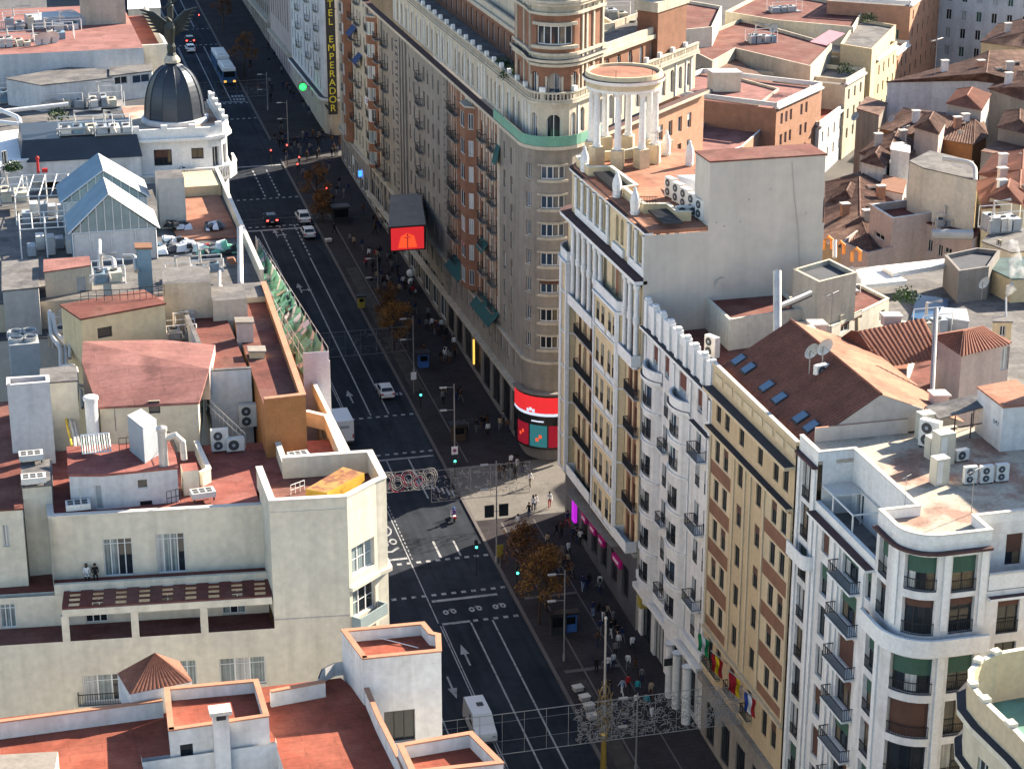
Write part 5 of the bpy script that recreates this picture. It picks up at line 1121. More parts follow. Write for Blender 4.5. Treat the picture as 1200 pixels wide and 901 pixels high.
# white open frames with machinery left of the pavilions
for i, (x0p, y0p, x1p, y1p, zf_, d, lab) in enumerate(((26, 304, 86, 300, 45.3, 6, 'front white steel frame over roof machinery'), (20, 264, 76, 262, 45.3, 9, 'rear white steel frame over roof machinery'))):
    F = front(x0p, y0p, x1p, y1p, zf_, d); T_ = thing('steel_frame', lab + ' at far left', 'frame', (*F[0], zf_), 'white frames over machinery'); mb = MB(); zt_ = zf_ + 3
    n = 4
    for k in range(n + 1):
        f = k / n; a = (F[0][0] + (F[1][0] - F[0][0]) * f, F[0][1] + (F[1][1] - F[0][1]) * f); b = (F[3][0] + (F[2][0] - F[3][0]) * f, F[3][1] + (F[2][1] - F[3][1]) * f)
        mb.bar((*a, zt_), (*b, zt_), .06, 'white_metal')
        if k % 2 == 0: mb.bar((*a, zf_), (*a, zt_), .07, 'white_metal'); mb.bar((*b, zf_), (*b, zt_), .07, 'white_metal')
    for f in (0, .33, .66, 1): mb.bar((F[0][0] + (F[3][0] - F[0][0]) * f, F[0][1] + (F[3][1] - F[0][1]) * f, zt_ + .02), (F[1][0] + (F[2][0] - F[1][0]) * f, F[1][1] + (F[2][1] - F[1][1]) * f, zt_ + .02), .06, 'white_metal')
    obj('frame', mb, T_); mb = MB()
    for k in range(5):
        x, y = F[0][0] + .6 + k * 1.1 * (F[1][0] - F[0][0]) / 5.8, F[0][1] + .8 + (k % 2) * 2; mb.box(x, y, zf_, x + .8, y + 1.5, zf_ + 1 + .4 * (k % 3), ['ac_grey', 'ac_white', 'galv'][k % 3])
    obj('machinery', mb, T_)
HP('plant_room', 'grey louvred plant room box at the far left edge of the roofs', 'plant room', [(3, 342), (45, 338), (44, 305), (3, 308)], 47.0, 40, 'stucco_grey', 'roof_grey')
HP('roof_hut', 'beige roof hut with pink lean-to roof and blue door, left of the yellow wall', 'hut', [(52, 320), (106, 312), (104, 302), (52, 306)], 47.6, 40, 'stone_light', 'roof_pink', {0: [(89, 325, 103, 350)]}, wkw=dict(n=1, gl='galv'))
HP('cooling_plant', 'low wall block below the condenser fans at far left', 'plant', [(-5, 400), (92, 394), (92, 385), (-5, 390)], 42.4, 30, 'stucco_grey', 'roof_dark')  # dark roof colour stands in for the deep shade of the yard
HP('roof_hut', 'pale blue white stair hut with red flat roof at the far left, beside the ducts', 'hut', [(8, 452), (58, 448), (57, 440), (8, 443)], 48.4, 38, 'pale_blue_wall', 'roof_pink', {}, .35)
HP('roof_hut', 'cream hut behind the pale blue stair hut with silver ducts in front of it', 'hut', [(48, 450), (90, 447), (88, 430), (48, 434)], 47.2, 38, 'cream_light', 'roof_grey')
HP('apartment_building', 'white rendered wing at the left edge below the stair huts', 'building', [(-20, 600), (26, 597), (30, 470), (-20, 475)], 42.6, 5, 'cream_light', 'roof_maroon', {0: [(2, 615, 12, 640)]})
HP('roof_hut', 'tall white box at the left edge carrying the lower flat air unit', 'hut', [(26, 572), (60, 569), (60, 540), (26, 542)], 43.6, 36, 'cream_light', 'roof_grey')
# --- dome corner building
B = thing('apartment_building', 'white corner building with a dark slate dome and balustraded balcony', 'building', (22, 240, 5))
zc = 50.2; cp = [PY(168, 160, 230.2)[0], 24.6]
PDm = Path([(16.4, 246), (16.4, 230.65), (24.6, 230.2), (26.2, 231.0), (27.0, 232.6), (27.0, 249)]); do = [opx(PDm, 1, 180, 176, 202, 194), opx(PDm, 1, 224, 174, 239, 186)] + [(PDm.c[4] + 1.5 + 3.2 * k, PDm.c[4] + 2.8 + 3.2 * k, z, z + 2.2) for k in range(4) for z in (46.5, 42.5, 38.5, 34.5)] + [(PDm.c[2] + .5, PDm.c[3] - .4, 46.3, 48.6), (PDm.c[3] + .3, PDm.c[4] - .3, 46.3, 48.6)]
mb = MB(); wall(mb, PDm, 5, 49.6, do, 'white_trim', .3); obj('wall', mb, B)
for o in do: win(PDm, o, B, dep=.3, split=False, frame='frame_dark' if o[1] < PDm.c[2] else 'frame_white', gl='glass')
mb = MB(); Pq = Path(PDm.p[1:]); strip(mb, Pq, 0, Pq.L, 49.6, 49.95, -.3, .55, 'white_trim'); strip(mb, Pq, 0, Pq.L, 49.953, 51.0, -.1, .25, 'white_trim')
for k in range(9): strip(mb, Pq, k * 3.1, k * 3.1 + .7, 51.003, 51.4, -.15, .32, 'white_trim')
strip(mb, Pq, 0, Pq.L, 45.6, 45.9, .003, .5, 'white_trim'); pieces('cornice', mb, B)
mb = MB(); mb.prism([(16.5, 230.75), (24.5, 230.3), (26.9, 232.6), (26.9, 249), (16.5, 249)], 49.2, 49.7, 'roof_weathered'); mb.box(16.6, 249.02, 8, 26.9, 284, 44.2, 'stucco_grey', 'roof_dark'); obj('roof', mb, B)
mb = MB(); Qb = Path([PDm.at(PDm.c[2] - 3.2, .1), PDm.at(PDm.c[2] - 3.2, .95), PDm.at(PDm.c[2], .95), PDm.at(PDm.c[3], .95), PDm.at(PDm.c[4], .95), PDm.at(PDm.c[4] + 3, .95)]); mb.prism([PDm.at(PDm.c[2] - 3.3, .01)] + [p for p in Qb.p[1:]] + [PDm.at(PDm.c[4] + 3.1, .01)], 44.9, 45.29, 'white_trim'); strip(mb, Qb, 0, Qb.L, 46.35, 46.55, -.2, .05, 'white_trim')
for k in range(int(Qb.L / .33)): strip(mb, Qb, k * .33, k * .33 + .15, 45.3, 46.35, -.15, 0, 'white_trim')
obj('balcony', mb, B)
mb = MB(); mb.prism([(4.2, 229.8), (17.0, 229.4), (17.0, 240), (4.2, 240)], 46, 48.3, 'stucco_white'); mb.hull([(4.0, 229.6, 48.3), (17.2, 229.2, 48.3), (17.2, 240, 48.3), (4.0, 240, 48.3)], [(4.4, 230.6, 50.6), (16.8, 230.2, 50.6), (16.8, 239, 50.6), (4.4, 239, 50.6)], 'slate'); obj('mansard', mb, B)
prof = [(3.45 * math.cos(t) ** .8, 50.0 + 6.25 * math.sin(t) ** .95) for t in [math.pi / 2 * k / 14 for k in range(13)]]
mb = MB(); mb.lathe((22.0, 240), [(3.9, 49.6, 'white_trim'), (3.9, 50.2, 'white_trim'), (3.5, 50.25)] + prof[1:] + [(.75, 56.35), (.95, 56.5, 'stone_light'), (.95, 56.8, 'stone_light'), (.6, 57.3)], 'slate', 12)
for k in range(12):
    a = R_(30 * k); mb.tube([(22 + r * 1.01 * math.cos(a), 240 + r * 1.01 * math.sin(a), z) for r, z in prof], .06, 'slate', 6)
dm = obj('dome', mb, B, smooth=False)
# winged bronze figure on the dome
mb = MB(); cx, cy = 22.0, 240.0
mb.lathe((cx, cy), [(.6, 57.3), (.45, 57.6), (.5, 58.3), (.3, 58.9)], 'bronze', 10)
mb.tube([(cx, cy, 58.6), (cx - .1, cy - .2, 59.6), (cx - .1, cy - .35, 60.6), (cx, cy - .5, 61.3)], [.35, .6, .7, .35], 'bronze', 10)
mb.tube([(cx, cy - .5, 61.2), (cx - .35, cy - .9, 61.7), (cx - .8, cy - 1.1, 61.8)], [.3, .22, .05], 'bronze', 8)
for sx in (-1, 1):
    for k in range(7):
        t = k / 6; a = (cx + sx * .35, cy + .05 * k, 60.9 - .25 * k); b = (cx + sx * (2.0 + 1.3 * (1 - t)), cy + .3, 61.6 + 1.0 * (1 - t) - 1.6 * t)
        m_ = [(a[0] + b[0]) / 2, (a[1] + b[1]) / 2 + .15, (a[2] + b[2]) / 2 + .35]; mb.tube([a, tuple(m_), b], [.22, .26, .06], 'bronze', 6)
mb.tube([(cx + .05, cy - .2, 61.0), (cx + .1, cy - .1, 62.2), (cx + .1, cy - .1, 63.0), (cx + .1, cy - .12, 63.4)], [.32, .34, .4, .14], 'bronze', 8); mb.tube([(cx + .1, cy - .12, 63.4), (cx + .1, cy - .15, 63.9)], [.2, .17], 'bronze', 8)
mb.tube([(cx + .3, cy - .1, 63.1), (cx + .75, cy - .2, 63.6), (cx + .8, cy - .2, 64.5)], [.13, .11, .07], 'bronze', 6); mb.tube([(cx - .1, cy - .1, 63.1), (cx - .55, cy - .3, 62.7), (cx - .9, cy - .4, 62.9)], [.13, .11, .07], 'bronze', 6)
tag(obj('winged_statue', mb, loc=(cx, cy, 57.3)), 'dark bronze winged figure on a bird standing on the slate dome', 'statue')
# --- white gable beyond the dome, and more roofs at top left
B = thing('apartment_building', 'long white gable block with red roof terrace beyond the dome, top left', 'building', (5, 300, 8))
mb = MB(); gy = 285; a0, a1 = PY(-10, 71, gy), PY(168, 58, gy); mb.prism([(-20, gy), (a1[0], gy), (a1[0], 320), (-20, 320)], 8, a1[2] + .2, 'pale_blue_wall', 'roof_pink'); mb.prism([(a1[0] + .02, gy + 4), (26, gy + 4), (26, 322), (a1[0] + .02, 322)], 8, a1[2] - 2.0, 'cream_light', 'roof_red'); obj('wall', mb, B)
mb = MB(); parapet(mb, [(a1[0] + .02, gy + 4), (26, gy + 4), (26, 322)], a1[2] - 1.99, a1[2] - .2, .3, 'cream_light', 'coping_white'); pieces('parapet', mb, B)
mb = MB(); bq = front(96, 30, 148, 28, a1[2] + .2, 9); mb.prism(bq, a1[2] + .21, ztop(bq[0], -6), 'stone_light', 'roof_pink'); bq = front(42, 35, 100, 30, a1[2] + .2, 6); mb.prism(bq, a1[2] + .21, a1[2] + 1.5, 'galv', 'galv'); bq = front(-10, 28, 60, 20, a1[2] + .2, 12); mb.prism([(p[0], p[1] + 14) for p in bq], a1[2] - 8, a1[2] + 3.5, 'stucco_grey', 'roof_grey'); pieces('penthouse', mb, B)
HP('apartment_building', 'cream block with terrace at the top edge beyond the white gable', 'building', [(150, 12), (188, 10), (184, -14), (150, -12)], 44, 10, 'cream_light', 'roof_white')
B = thing('apartment_building', 'flat roofed block full of machinery between the dome and the left edge', 'building', (2, 262, 8))
mb = MB(); mb.prism([(-22, 246), (16, 246), (20, 284.5), (-22, 284.5)], 8, 44.0, 'stucco_grey', 'roof_grey'); mb.prism([(-22, 232), (16.8, 240.2), (16.8, 245.9), (-22, 245.9)], 8, 44.4, 'brick_brown', 'roof_dark'); obj('wall', mb, B)
HP('plant_room', 'long low pale metal plant room with flat roof, left of the dome', 'plant room', [(7, 93), (48, 101), (131, 92), (128, 83), (80, 80)], 47.4, 44, 'pale_blue_wall', 'roof_grey')
HP('plant_room', 'white shed with dark slatted openings just left of the dome', 'plant room', [(129, 90), (178, 84), (178, 76), (129, 80)], 47.6, 44, 'stucco_white', 'roof_grey', {0: [(134, 91, 150, 98), (155, 89, 176, 96)]})
HP('roof_hut', 'grey hut with terracotta roof in front of the white gable', 'hut', [(52, 76), (91, 73), (89, 67), (52, 69)], 47.3, 44, 'stucco_grey', 'roof_red')
HP('roof_hut', 'white walled yard with dark doorway at far left below the mansard roof', 'hut', [(0, 196), (52, 182), (48, 150), (0, 156)], 48.6, 40, 'stucco_white', 'roof_white', {0: [(2, 178, 10, 200)]})
HP('apartment_building', 'grey white flat block at the left edge behind the machine frames', 'building', [(-10, 208), (48, 205), (48, 186), (-10, 190)], 46.2, 20, 'stucco_grey', 'roof_grey')

# ================================================================ right: roofs behind the street row
B = thing('apartment_building', 'inner courtyard block of low flat roofs between the white blocks and the tiled roofs', 'building', (85, 160, 5))
mb = MB(); mb.prism([(73.7, 141), (112, 141), (104, 203), (77.3, 203), (77.3, 159.6), (73.7, 159.6)], 5, 37.5, 'stucco_grey', 'roof_grey'); obj('wall', mb, B)
HP('roof_penthouse', 'cream rooftop box with flat maroon roof in front of the big blind wall', 'penthouse', [(817, 340), (855, 375), (945, 362), (905, 331)], 43.6, 39, 'cream_light', 'roof_maroon', {}, .3)
HP('roof_penthouse', 'cream rooftop house with shuttered windows and grey lift tower above it', 'penthouse', [(936, 377), (975, 383), (1042, 350), (1008, 333), (960, 338)], 42.6, 38, 'cream_light', 'roof_maroon', {1: [(986, 370, 995, 386), (1000, 368, 1010, 372), (1031, 365, 1036, 375)]}, .25)
HP('lift_tower', 'pale lift tower with grey sunken roof above the shuttered rooftop house', 'tower', [(930, 316), (960, 331), (1004, 320), (972, 304)], 47.0, 42.4, 'stone_light', 'roof_dark', {}, .4)
HP('roof_canopy', 'white flat canopy roof left of the dark box, larger of the two sunlit sheets', 'canopy', [(1004, 318), (1012, 335), (1062, 330), (1031, 313)], 39.5, 39.2, 'roof_white', 'roof_white')
HP('roof_canopy', 'long narrow white canopy roof behind, farther of the two sunlit sheets', 'canopy', [(1034, 313), (1047, 321), (1108, 311), (1107, 305)], 40.0, 39.6, 'roof_white', 'roof_white')
B = thing('tiled_roof_house', 'terracotta tiled house with hipped roof and chimneys, right of the skylight roof', 'house', (80, 150, 36))
def V(px, py, z): return (*PZ(px, py, z), z)
mb = MB()
for q in (((1037, 431, 43.8), (1106, 420, 43.8), (1083, 373, 46.5), (1006, 388, 46.5)), ((962, 412, 44.2), (1036, 432, 43.8), (1006, 388, 46.5), (998, 387, 46.5)), ((902, 399, 45), (957, 409, 44.6), (975, 393, 46), (925, 393, 46)), ((970, 445, 44), (1012, 460, 43.5), (1026, 439, 45.2), (1016, 438, 45.2)), ((1020, 461, 43.3), (1058, 468, 43), (1032, 441, 45.2), (1026, 440, 45.2))):
    a, b, c, d = [V(*p) for p in q]; ribbed(mb, a, b, c, d, 'tile_red', .42, .12)
pieces('roof', mb, B)
mb = MB(); mb.prism([PZ(x, y, 43.2) for x, y in ((930, 420), (1002, 468), (1062, 455), (1063, 431), (1080, 385), (960, 404))], 36, 43.2, 'stucco_grey', 'roof_orange'); mb.prism([PZ(x, y, 42.2) for x, y in ((1000, 470), (1085, 462), (1110, 440), (1085, 380), (1062, 430))], 34, 41.2, 'stucco_grey', 'roof_maroon'); obj('wall', mb, B)
HP('white_house', 'tall white house with brown tiled roof and one air unit on its wall, upper right', 'house', [(1093, 394), (1127, 416), (1184, 402), (1150, 384)], 45.6, 34, 'pink_wall', 'tile_red', {1: [(1174, 408, 1182, 432)]}, wkw=dict(gl='curtain'))
mb = MB(); q = [V(1091, 394, 45.7), V(1127, 418, 45.7), V(1186, 403, 45.7), V(1150, 383, 45.7)]; ap = [V(1130, 388, 47.0), V(1152, 382, 46.6)]
ribbed(mb, q[1], q[2], ap[1], ap[0], 'tile_red', .4, .1); ribbed(mb, q[0], q[1], ap[0], (ap[0][0] - .02, ap[0][1], ap[0][2]), 'tile_red', .4, .1); tag(obj('tile_roof', mb), 'brown tiled hip roof capping the tall white house', 'roof')
HP('white_hut', 'white plaster roof hut with sloping pink roof at the right edge', 'hut', [(1146, 455), (1176, 478), (1225, 474), (1190, 447)], 47.8, 40, 'stucco_white', 'roof_orange', {0: [(1164, 490, 1170, 500)]})
mb = MB(); q = [(1084, 477, 46.2), (1100, 492, 46.2), (1156, 477, 46.6), (1143, 463, 46.9)]; a = [V(*p) for p in q]; mb.hull(a, [(p[0], p[1], p[2] + .1) for p in a], 'roof_grey')
cn = thing('roof_canopy', 'dark corrugated lean-to canopy on posts above the air units', 'canopy', (a[0][0], a[0][1], 44.2)); obj('sheet', mb, cn); mb = MB()
for p in a: mb.bar((p[0], p[1], 44.21), p, .06, 'frame_dark')
for f in (.35, .7): mb.bar((a[1][0] + (a[2][0] - a[1][0]) * f, a[1][1] + (a[2][1] - a[1][1]) * f, 44.21), (a[1][0] + (a[2][0] - a[1][0]) * f, a[1][1] + (a[2][1] - a[1][1]) * f, 46.3), .06, 'frame_dark')
mb.bar((*a[1][:2], 45.3), (*a[2][:2], 45.3), .05, 'frame_dark'); obj('post', mb, cn)
# beyond the next street
house('apartment_building', 'tall white block, unseen, added past the right edge to shade the weathered roof', 'building', [(84.2, 128), (98, 128), (98, 140.2), (84.2, 140.2)], 5, 53.5, 'stucco_white', 'roof_maroon')  # out of view, added for its shadow on the weathered roof
mb = MB(); mb.prism([PZ(x, y, 37.8) for x, y in ((1068, 372), (1106, 378), (1112, 350), (1074, 345))], 37.52, 37.8, 'car_blue'); tag(obj('shade_sheet', mb), 'dark blue sheet painting the shade of the courtyard right of the shuttered rooftop house', 'shade_sheet')  # dark blue sheet laid in as the courtyard's shade
HP('courtyard_wall', 'cream stepped garden wall left of the brown box, upper right', 'wall', [(1041, 382), (1085, 392), (1088, 386), (1046, 374)], 41.5, 36, 'cream', 'cream_light')
HP('roof_hut', 'small ochre yellow hut with grey lid below the beige house, right edge', 'hut', [(1164, 378), (1186, 378), (1184, 370), (1164, 371)], 43.5, 36, 'yellow_cream', 'roof_grey', {0: [(1172, 382, 1178, 394)]})
HP('plant_room', 'grey machine housing with metal lid between tiled roofs and beige house', 'plant room', [(1100, 372), (1135, 378), (1132, 364), (1104, 362)], 42.5, 36, 'galv', 'galv')
HP('roof_hut', 'white wall with red sloping lid beside the chimney of the old roofs', 'hut', [(1031, 222), (1058, 228), (1062, 212), (1036, 206)], 31.5, 20, 'stucco_white', 'brick')
HP('roof_hut', 'white roof box behind the red stair house among old tiles', 'hut', [(1044, 176), (1066, 180), (1066, 172), (1046, 168)], 34.5, 20, 'stucco_white', 'roof_white')
HP('roof_hut', 'brown gable wall with patched tiles left of the far grey facade', 'hut', [(1004, 128), (1030, 136), (1040, 122), (1016, 114)], 31, 16, 'stone', 'tile_old')
for px, z1, m, tl, lab in (([(975, 235), (1003, 243), (1012, 225), (985, 218)], 30.5, 'ochre', 'tile_old', 'small brown tiled roof tight against the right edge of the blind wall'), ([(1072, 150), (1100, 158), (1108, 142), (1082, 136)], 34.5, 'pink_wall', 'tile_old', 'small dark tiled roof before the orange rendered house'), ([(1170, 150), (1215, 160), (1215, 138), (1178, 132)], 35, 'stone_dark', 'tile_old', 'brown ridge roof right of the orange rendered house'), ([(1110, 122), (1150, 130), (1160, 112), (1122, 106)], 34.8, 'stucco_grey', 'tile_red', 'small reddish roof under the toothed white parapet wall'), ([(1160, 232), (1196, 240), (1200, 222), (1168, 216)], 38, 'cream', 'tile_red', 'little striped terracotta roof at the right edge above the cream house'), ([(1010, 190), (1036, 197), (1044, 183), (1020, 177)], 32.5, 'stucco_white', 'tile_old', 'small patched roof between the street fronts and the red stair house')):
    h = HP('old_house', lab, 'house', px, z1, 14, m, tl); mb = MB(); hiproof(mb, [V(x, y, z1 + .1) for x, y in px], 1.3, tl, .4, .09); obj('tile_roof', mb, h)
HP('old_house', 'low terracotta roofed house right of the white tower house, farther one', 'house', [(1150, 178), (1195, 186), (1230, 170), (1180, 160)], 33, 14, 'stone_dark', 'tile_old')
HP('pink_house', 'pinkish rendered house wing with four framed windows, upper right', 'house', [(1043, 256), (1075, 258), (1139, 281), (1150, 272), (1085, 246)], 33.4, 18, 'pink_wall', 'roof_maroon', {1: [(1074, 276, 1079, 290), (1087, 280, 1092, 296), (1099, 286, 1104, 302), (1107, 289, 1115, 299)]})
HP('pink_terrace', 'low pink terrace wing with wrought railings left of the pink penthouse', 'house', [(986, 284), (1017, 297), (1046, 290), (1046, 268), (1015, 262)], 31, 16, 'pink_wall', 'roof_dark', {}, .8)
HP('pink_house', 'flat topped pink penthouse with white louvred band, below the red stair', 'house', [(1020, 240), (1046, 256), (1108, 247), (1082, 232)], 34.7, 20, 'pink_wall', 'roof_maroon', {0: [(1025, 270, 1036, 284)]}, .9, 'stucco_white')
HP('dark_box', 'brown box building with dark sunken roof and dishes, upper right', 'box', [(1107, 299), (1124, 318), (1159, 313), (1172, 294), (1145, 291)], 41.0, 28, 'stone_dark', 'roof_dark', {}, .4)
HP('beige_house', 'beige rendered house with teal roof beside the white smoke, right edge', 'house', [(1159, 315), (1186, 328), (1260, 324), (1250, 300), (1172, 304)], 40.0, 26, 'yellow_cream', 'roof_teal')
HP('beige_house', 'cream house carrying a white air plant on its roof, right edge', 'house', [(1151, 284), (1186, 297), (1240, 290), (1235, 268), (1165, 270)], 39.0, 20, 'cream', 'roof_grey', {0: [(1168, 280, 1173, 289)]})
HP('red_stair_house', 'white tower house with red outside stair, upper right', 'house', [(1066, 190), (1083, 198), (1118, 206), (1145, 212), (1140, 190), (1090, 178)], 40.0, 16, 'cream_light', 'roof_grey')
for i, (px, z1, z0, wm, lab) in enumerate((
    ([(1032, 152), (1140, 170), (1156, 160), (1150, 138), (1060, 128)], 32, 16, 'brick_orange', 'long orange rendered house with two white windows'),
    ([(1160, 105), (1235, 130), (1235, 100), (1180, 88)], 34, 14, 'stone', 'grey gabled house with dark roof at the right edge'),
    ([(1040, 97), (1140, 95), (1230, 105), (1230, 60), (1140, 70)], 34, 14, 'stucco_white', 'white parapet house with toothed brick edge'),
    ([(1150, 50), (1240, 62), (1240, 25), (1170, 30)], 33, 14, 'ochre', 'small ochre house with a brown roof, below the far grey facade'),
    ([(1148, 205), (1240, 232), (1240, 190), (1165, 182)], 34, 14, 'pink_wall', 'small pinkish house with scattered rooflights, right edge'),
    ([(1145, 215), (1152, 245), (1240, 240), (1240, 205)], 37, 14, 'yellow_cream', 'cream house with terracotta roof right of the red stair'),
    ([(965, 285), (1025, 300), (1060, 235), (1015, 200), (968, 215)], 30, 12, 'ochre', 'brown roofed house row beside the big blind wall'),
    ([(1008, 180), (1060, 205), (1075, 170), (1045, 150)], 31, 14, 'stucco_grey', 'low grey house with patched tiles in the middle of the old roofs'))):
    h = HP('old_house', lab, 'house', px, z1, z0, wm, 'tile_old', {0: [(1080, 148, 1090, 156), (1122, 152, 1129, 157)]} if i == 0 else {})
    pts = [V(x, y, z1) for x, y in px]; mb = MB(); hiproof(mb, pts, 1.7, ['tile_old', 'tile_old', 'tile_old', 'tile_old', 'tile_red', 'tile_red', 'tile_old', 'tile_old'][i], .45, .09)
    T2 = obj('tile_roof', mb, h); n = len(pts); c = [sum(p[k] for p in pts) / n for k in (0, 1)]
    for k in range(3):
        p = pts[k % n]; f = .35 + .2 * random.random(); x, y = p[0] * f + c[0] * (1 - f), p[1] * f + c[1] * (1 - f); q = MB(); q.box(x - .5, y - .4, z1 + .2, x + .5, y + .4, z1 + 2.6, random.choice(['stucco_white', 'pink_wall', 'stucco_grey', 'brick_pale'])); q.box(x - .62, y - .52, z1 + 2.603, x + .62, y + .52, z1 + 2.75, 'coping_white'); obj('chimney', q, T2)
    for k in range(2):
        p = pts[(k + 1) % n]; q_ = pts[(k + 2) % n]; f = .45; x, y = ((p[0] + q_[0]) / 2) * f + c[0] * (1 - f), ((p[1] + q_[1]) / 2) * f + c[1] * (1 - f); q = MB(); q.box(x - .6, y - .5, z1 + .3, x + .6, y + .6, z1 + 1.75, 'cream_light', 'tile_old'); q.box(x - .4, y - .53, z1 + .75, x + .4, y - .503, z1 + 1.5, 'glass'); obj('dormer', q, T2)
# red stair and duct of the stair house
mb = MB(); a = (*PZ(1100, 215, 36), 36.0); b = (*PZ(1127, 252, 31.5), 31.5)
for k in range(12):
    f = k / 12; p = [a[i] + (b[i] - a[i]) * f for i in range(3)]; mb.box(p[0] - .5, p[1] - .8, p[2] - .1, p[0] + .5, p[1] - .3, p[2], 'red_paint')
for d in (-.55, .55): mb.bar((a[0] + d, a[1] - .5, a[2]), (b[0] + d, b[1] - .5, b[2]), .07, 'red_paint'); mb.bar((a[0] + d, a[1] - .5, a[2] + 1), (b[0] + d, b[1] - .5, b[2] + 1), .04, 'red_paint')
mb.box(a[0] - .8, a[1] - .3, 36, a[0] + .3, a[1] + .2, 38.3, 'red_paint'); tag(obj('outside_stair', mb), 'red metal stair climbing the white tower house', 'stair')
# sunlit street fronts behind the tower
def streetfront(label, feet, ytop_, wm, tm, wcol, depth=14, fl=3.4, cop='white_trim', wd=1.0):
    a, b = G(*feet[0]), G(*feet[1]); z1 = ztop(a, ytop_); L = math.hypot(b[0] - a[0], b[1] - a[1]); ux, uy = (b[0] - a[0]) / L, (b[1] - a[1]) / L
    poly = [a[:2], b[:2], (b[0] - uy * depth, b[1] + ux * depth), (a[0] - uy * depth, a[1] + ux * depth)]
    t = thing('street_front_building', label, 'building', (a[0], a[1], a[2] - 2)); mb = MB(); Q = Path(poly + [poly[0]]); o_ = []
    nf = int((z1 - a[2] - 1.2) / fl)
    for k in range(nf):
        z = z1 - 2.9 - fl * k
        for c in wcol: o_.append((L * c - wd / 2, L * c + wd / 2, z, z + 1.8))
    for k in range(min(3, nf)): o_ += [(Q.c[3] + depth * c - .5, Q.c[3] + depth * c + .5, z1 - 2.9 - fl * k, z1 - 1.1 - fl * k) for c in ((.85,) if k else ())]
    wall(mb, Q, a[2] - 3, z1, o_, wm, .25); obj('wall', mb, t)
    for o in o_: win(Q, o, t, n=2, dep=.25, split=False, gl=random.choice(['glass', 'curtain', 'shutter_green', 'glass']))
    mb = MB(); strip(mb, Path(poly[:2]), 0, L, z1 + .004, z1 + .3, -.3, .4, cop); strip(mb, Q, 0, Q.L, z1 + .304, z1 + 1.0, -.25, .0, wm if wm != 'brick_pale' else 'white_trim'); pieces('cornice', mb, t)
    mb = MB(); mb.prism(inset(poly, .05), z1 - .3, z1 - .02, tm); obj('roof', mb, t); return t, poly, z1
SF = []
SF.append(streetfront('brick and white street front with a round plaque, right behind the big blind wall', ((905, 240), (958, 207)), 128, 'brick_pale', 'roof_pink', (.12, .22, .32, .55, .66), 22, wd=.9))
SF.append(streetfront('white house with shuttered balconies beside the brick front', ((957, 211), (986, 183)), 150, 'stucco_white', 'roof_red', (.15, .38, .62, .86), 16))
SF.append(streetfront('cream street front with small square windows', ((986, 186), (1009, 168)), 100, 'cream', 'roof_grey', (.2, .5, .8), 18))
SF.append(streetfront('yellow street front with glazed roof veranda', ((1022, 157), (1046, 134)), 72, 'yellow_cream', 'roof_weathered', (.15, .38, .62, .86), 18))
SF.append(streetfront('narrow brick street front between yellow and orange houses', ((1045, 133), (1061, 117)), 66, 'brick_pale', 'roof_grey', (.2, .5, .8), 16))
SF.append(streetfront('tall orange brick street front half in shadow at top right', ((1060, 116), (1098, 76)), 8, 'brick_pale', 'roof_grey', (.1, .26, .42, .58, .74, .9), 16))
B = thing('apartment_building', 'long pale grey facade with green shutters closing the view at the top right corner', 'building', (225, 440, 18))
a, b = G(1093, 78), G(1240, 100); P = Path([a[:2], b[:2]]); o_ = [(x, x + 1.1, z, z + 2.0) for x in [2 + 3.1 * k for k in range(int((P.L - 3) / 3.1))] for z in (22, 25.6, 29.2, 32.8, 36.4, 40)]
mb = MB(); wall(mb, P, 10, 45, o_, 'pale_blue_wall', .25); mb.prism([a[:2], b[:2], (b[0], b[1] + 12), (a[0], a[1] + 12)][::1], 44.4, 44.9, 'roof_grey'); obj('wall', mb, B)
for o in o_: win(P, o, B, dep=.25, split=False, gl=random.choice(['shutter_green', 'glass', 'curtain']))
# roofs above and behind the tower's side wing
HP('apartment_building', 'white walled block with brown hipped roof, behind the arched side wing', 'building', [(822, 108), (862, 120), (905, 97), (862, 70), (822, 80)], 31, 14, 'ochre', 'tile_old')
HP('roof_penthouse', 'white roof box with sunlit top and chimneys above the pink terrace', 'penthouse', [(827, 113), (890, 122), (913, 104), (868, 92), (840, 95)], 31.5, 27, 'stone_light', 'roof_white', {}, .4)
HP('apartment_building', 'pink roof terrace block just right of the arched side wing', 'building', [(815, 190), (870, 172), (912, 134), (886, 124), (828, 120)], 27.5, 12, 'brick_pale', 'roof_pink', {}, .5, 'white_trim')
HP('apartment_building', 'tall blank pale wall block with red roof, top middle right', 'building', [(796, 52), (835, 72), (862, 57), (950, 78), (975, 52), (870, 22)], 33, 14, 'stone_light', 'roof_maroon', {}, .5)
HP('apartment_building', 'cream block with stepped roof terraces along the top edge', 'building', [(850, 14), (910, 24), (1000, 32), (1014, 8), (900, -12)], 34, 14, 'cream', 'roof_maroon', {}, .6)
HP('apartment_building', 'cream upper block at the top edge left of the stepped terraces', 'building', [(795, 36), (835, 32), (846, 8), (800, 0)], 36, 14, 'cream_light', 'roof_maroon', {}, .5)
HP('apartment_building', 'yellowish block with plants on its terrace, top right of centre', 'building', [(985, 52), (1022, 58), (1050, 30), (1005, 22)], 33.5, 14, 'yellow_cream', 'roof_grey', {}, .5)
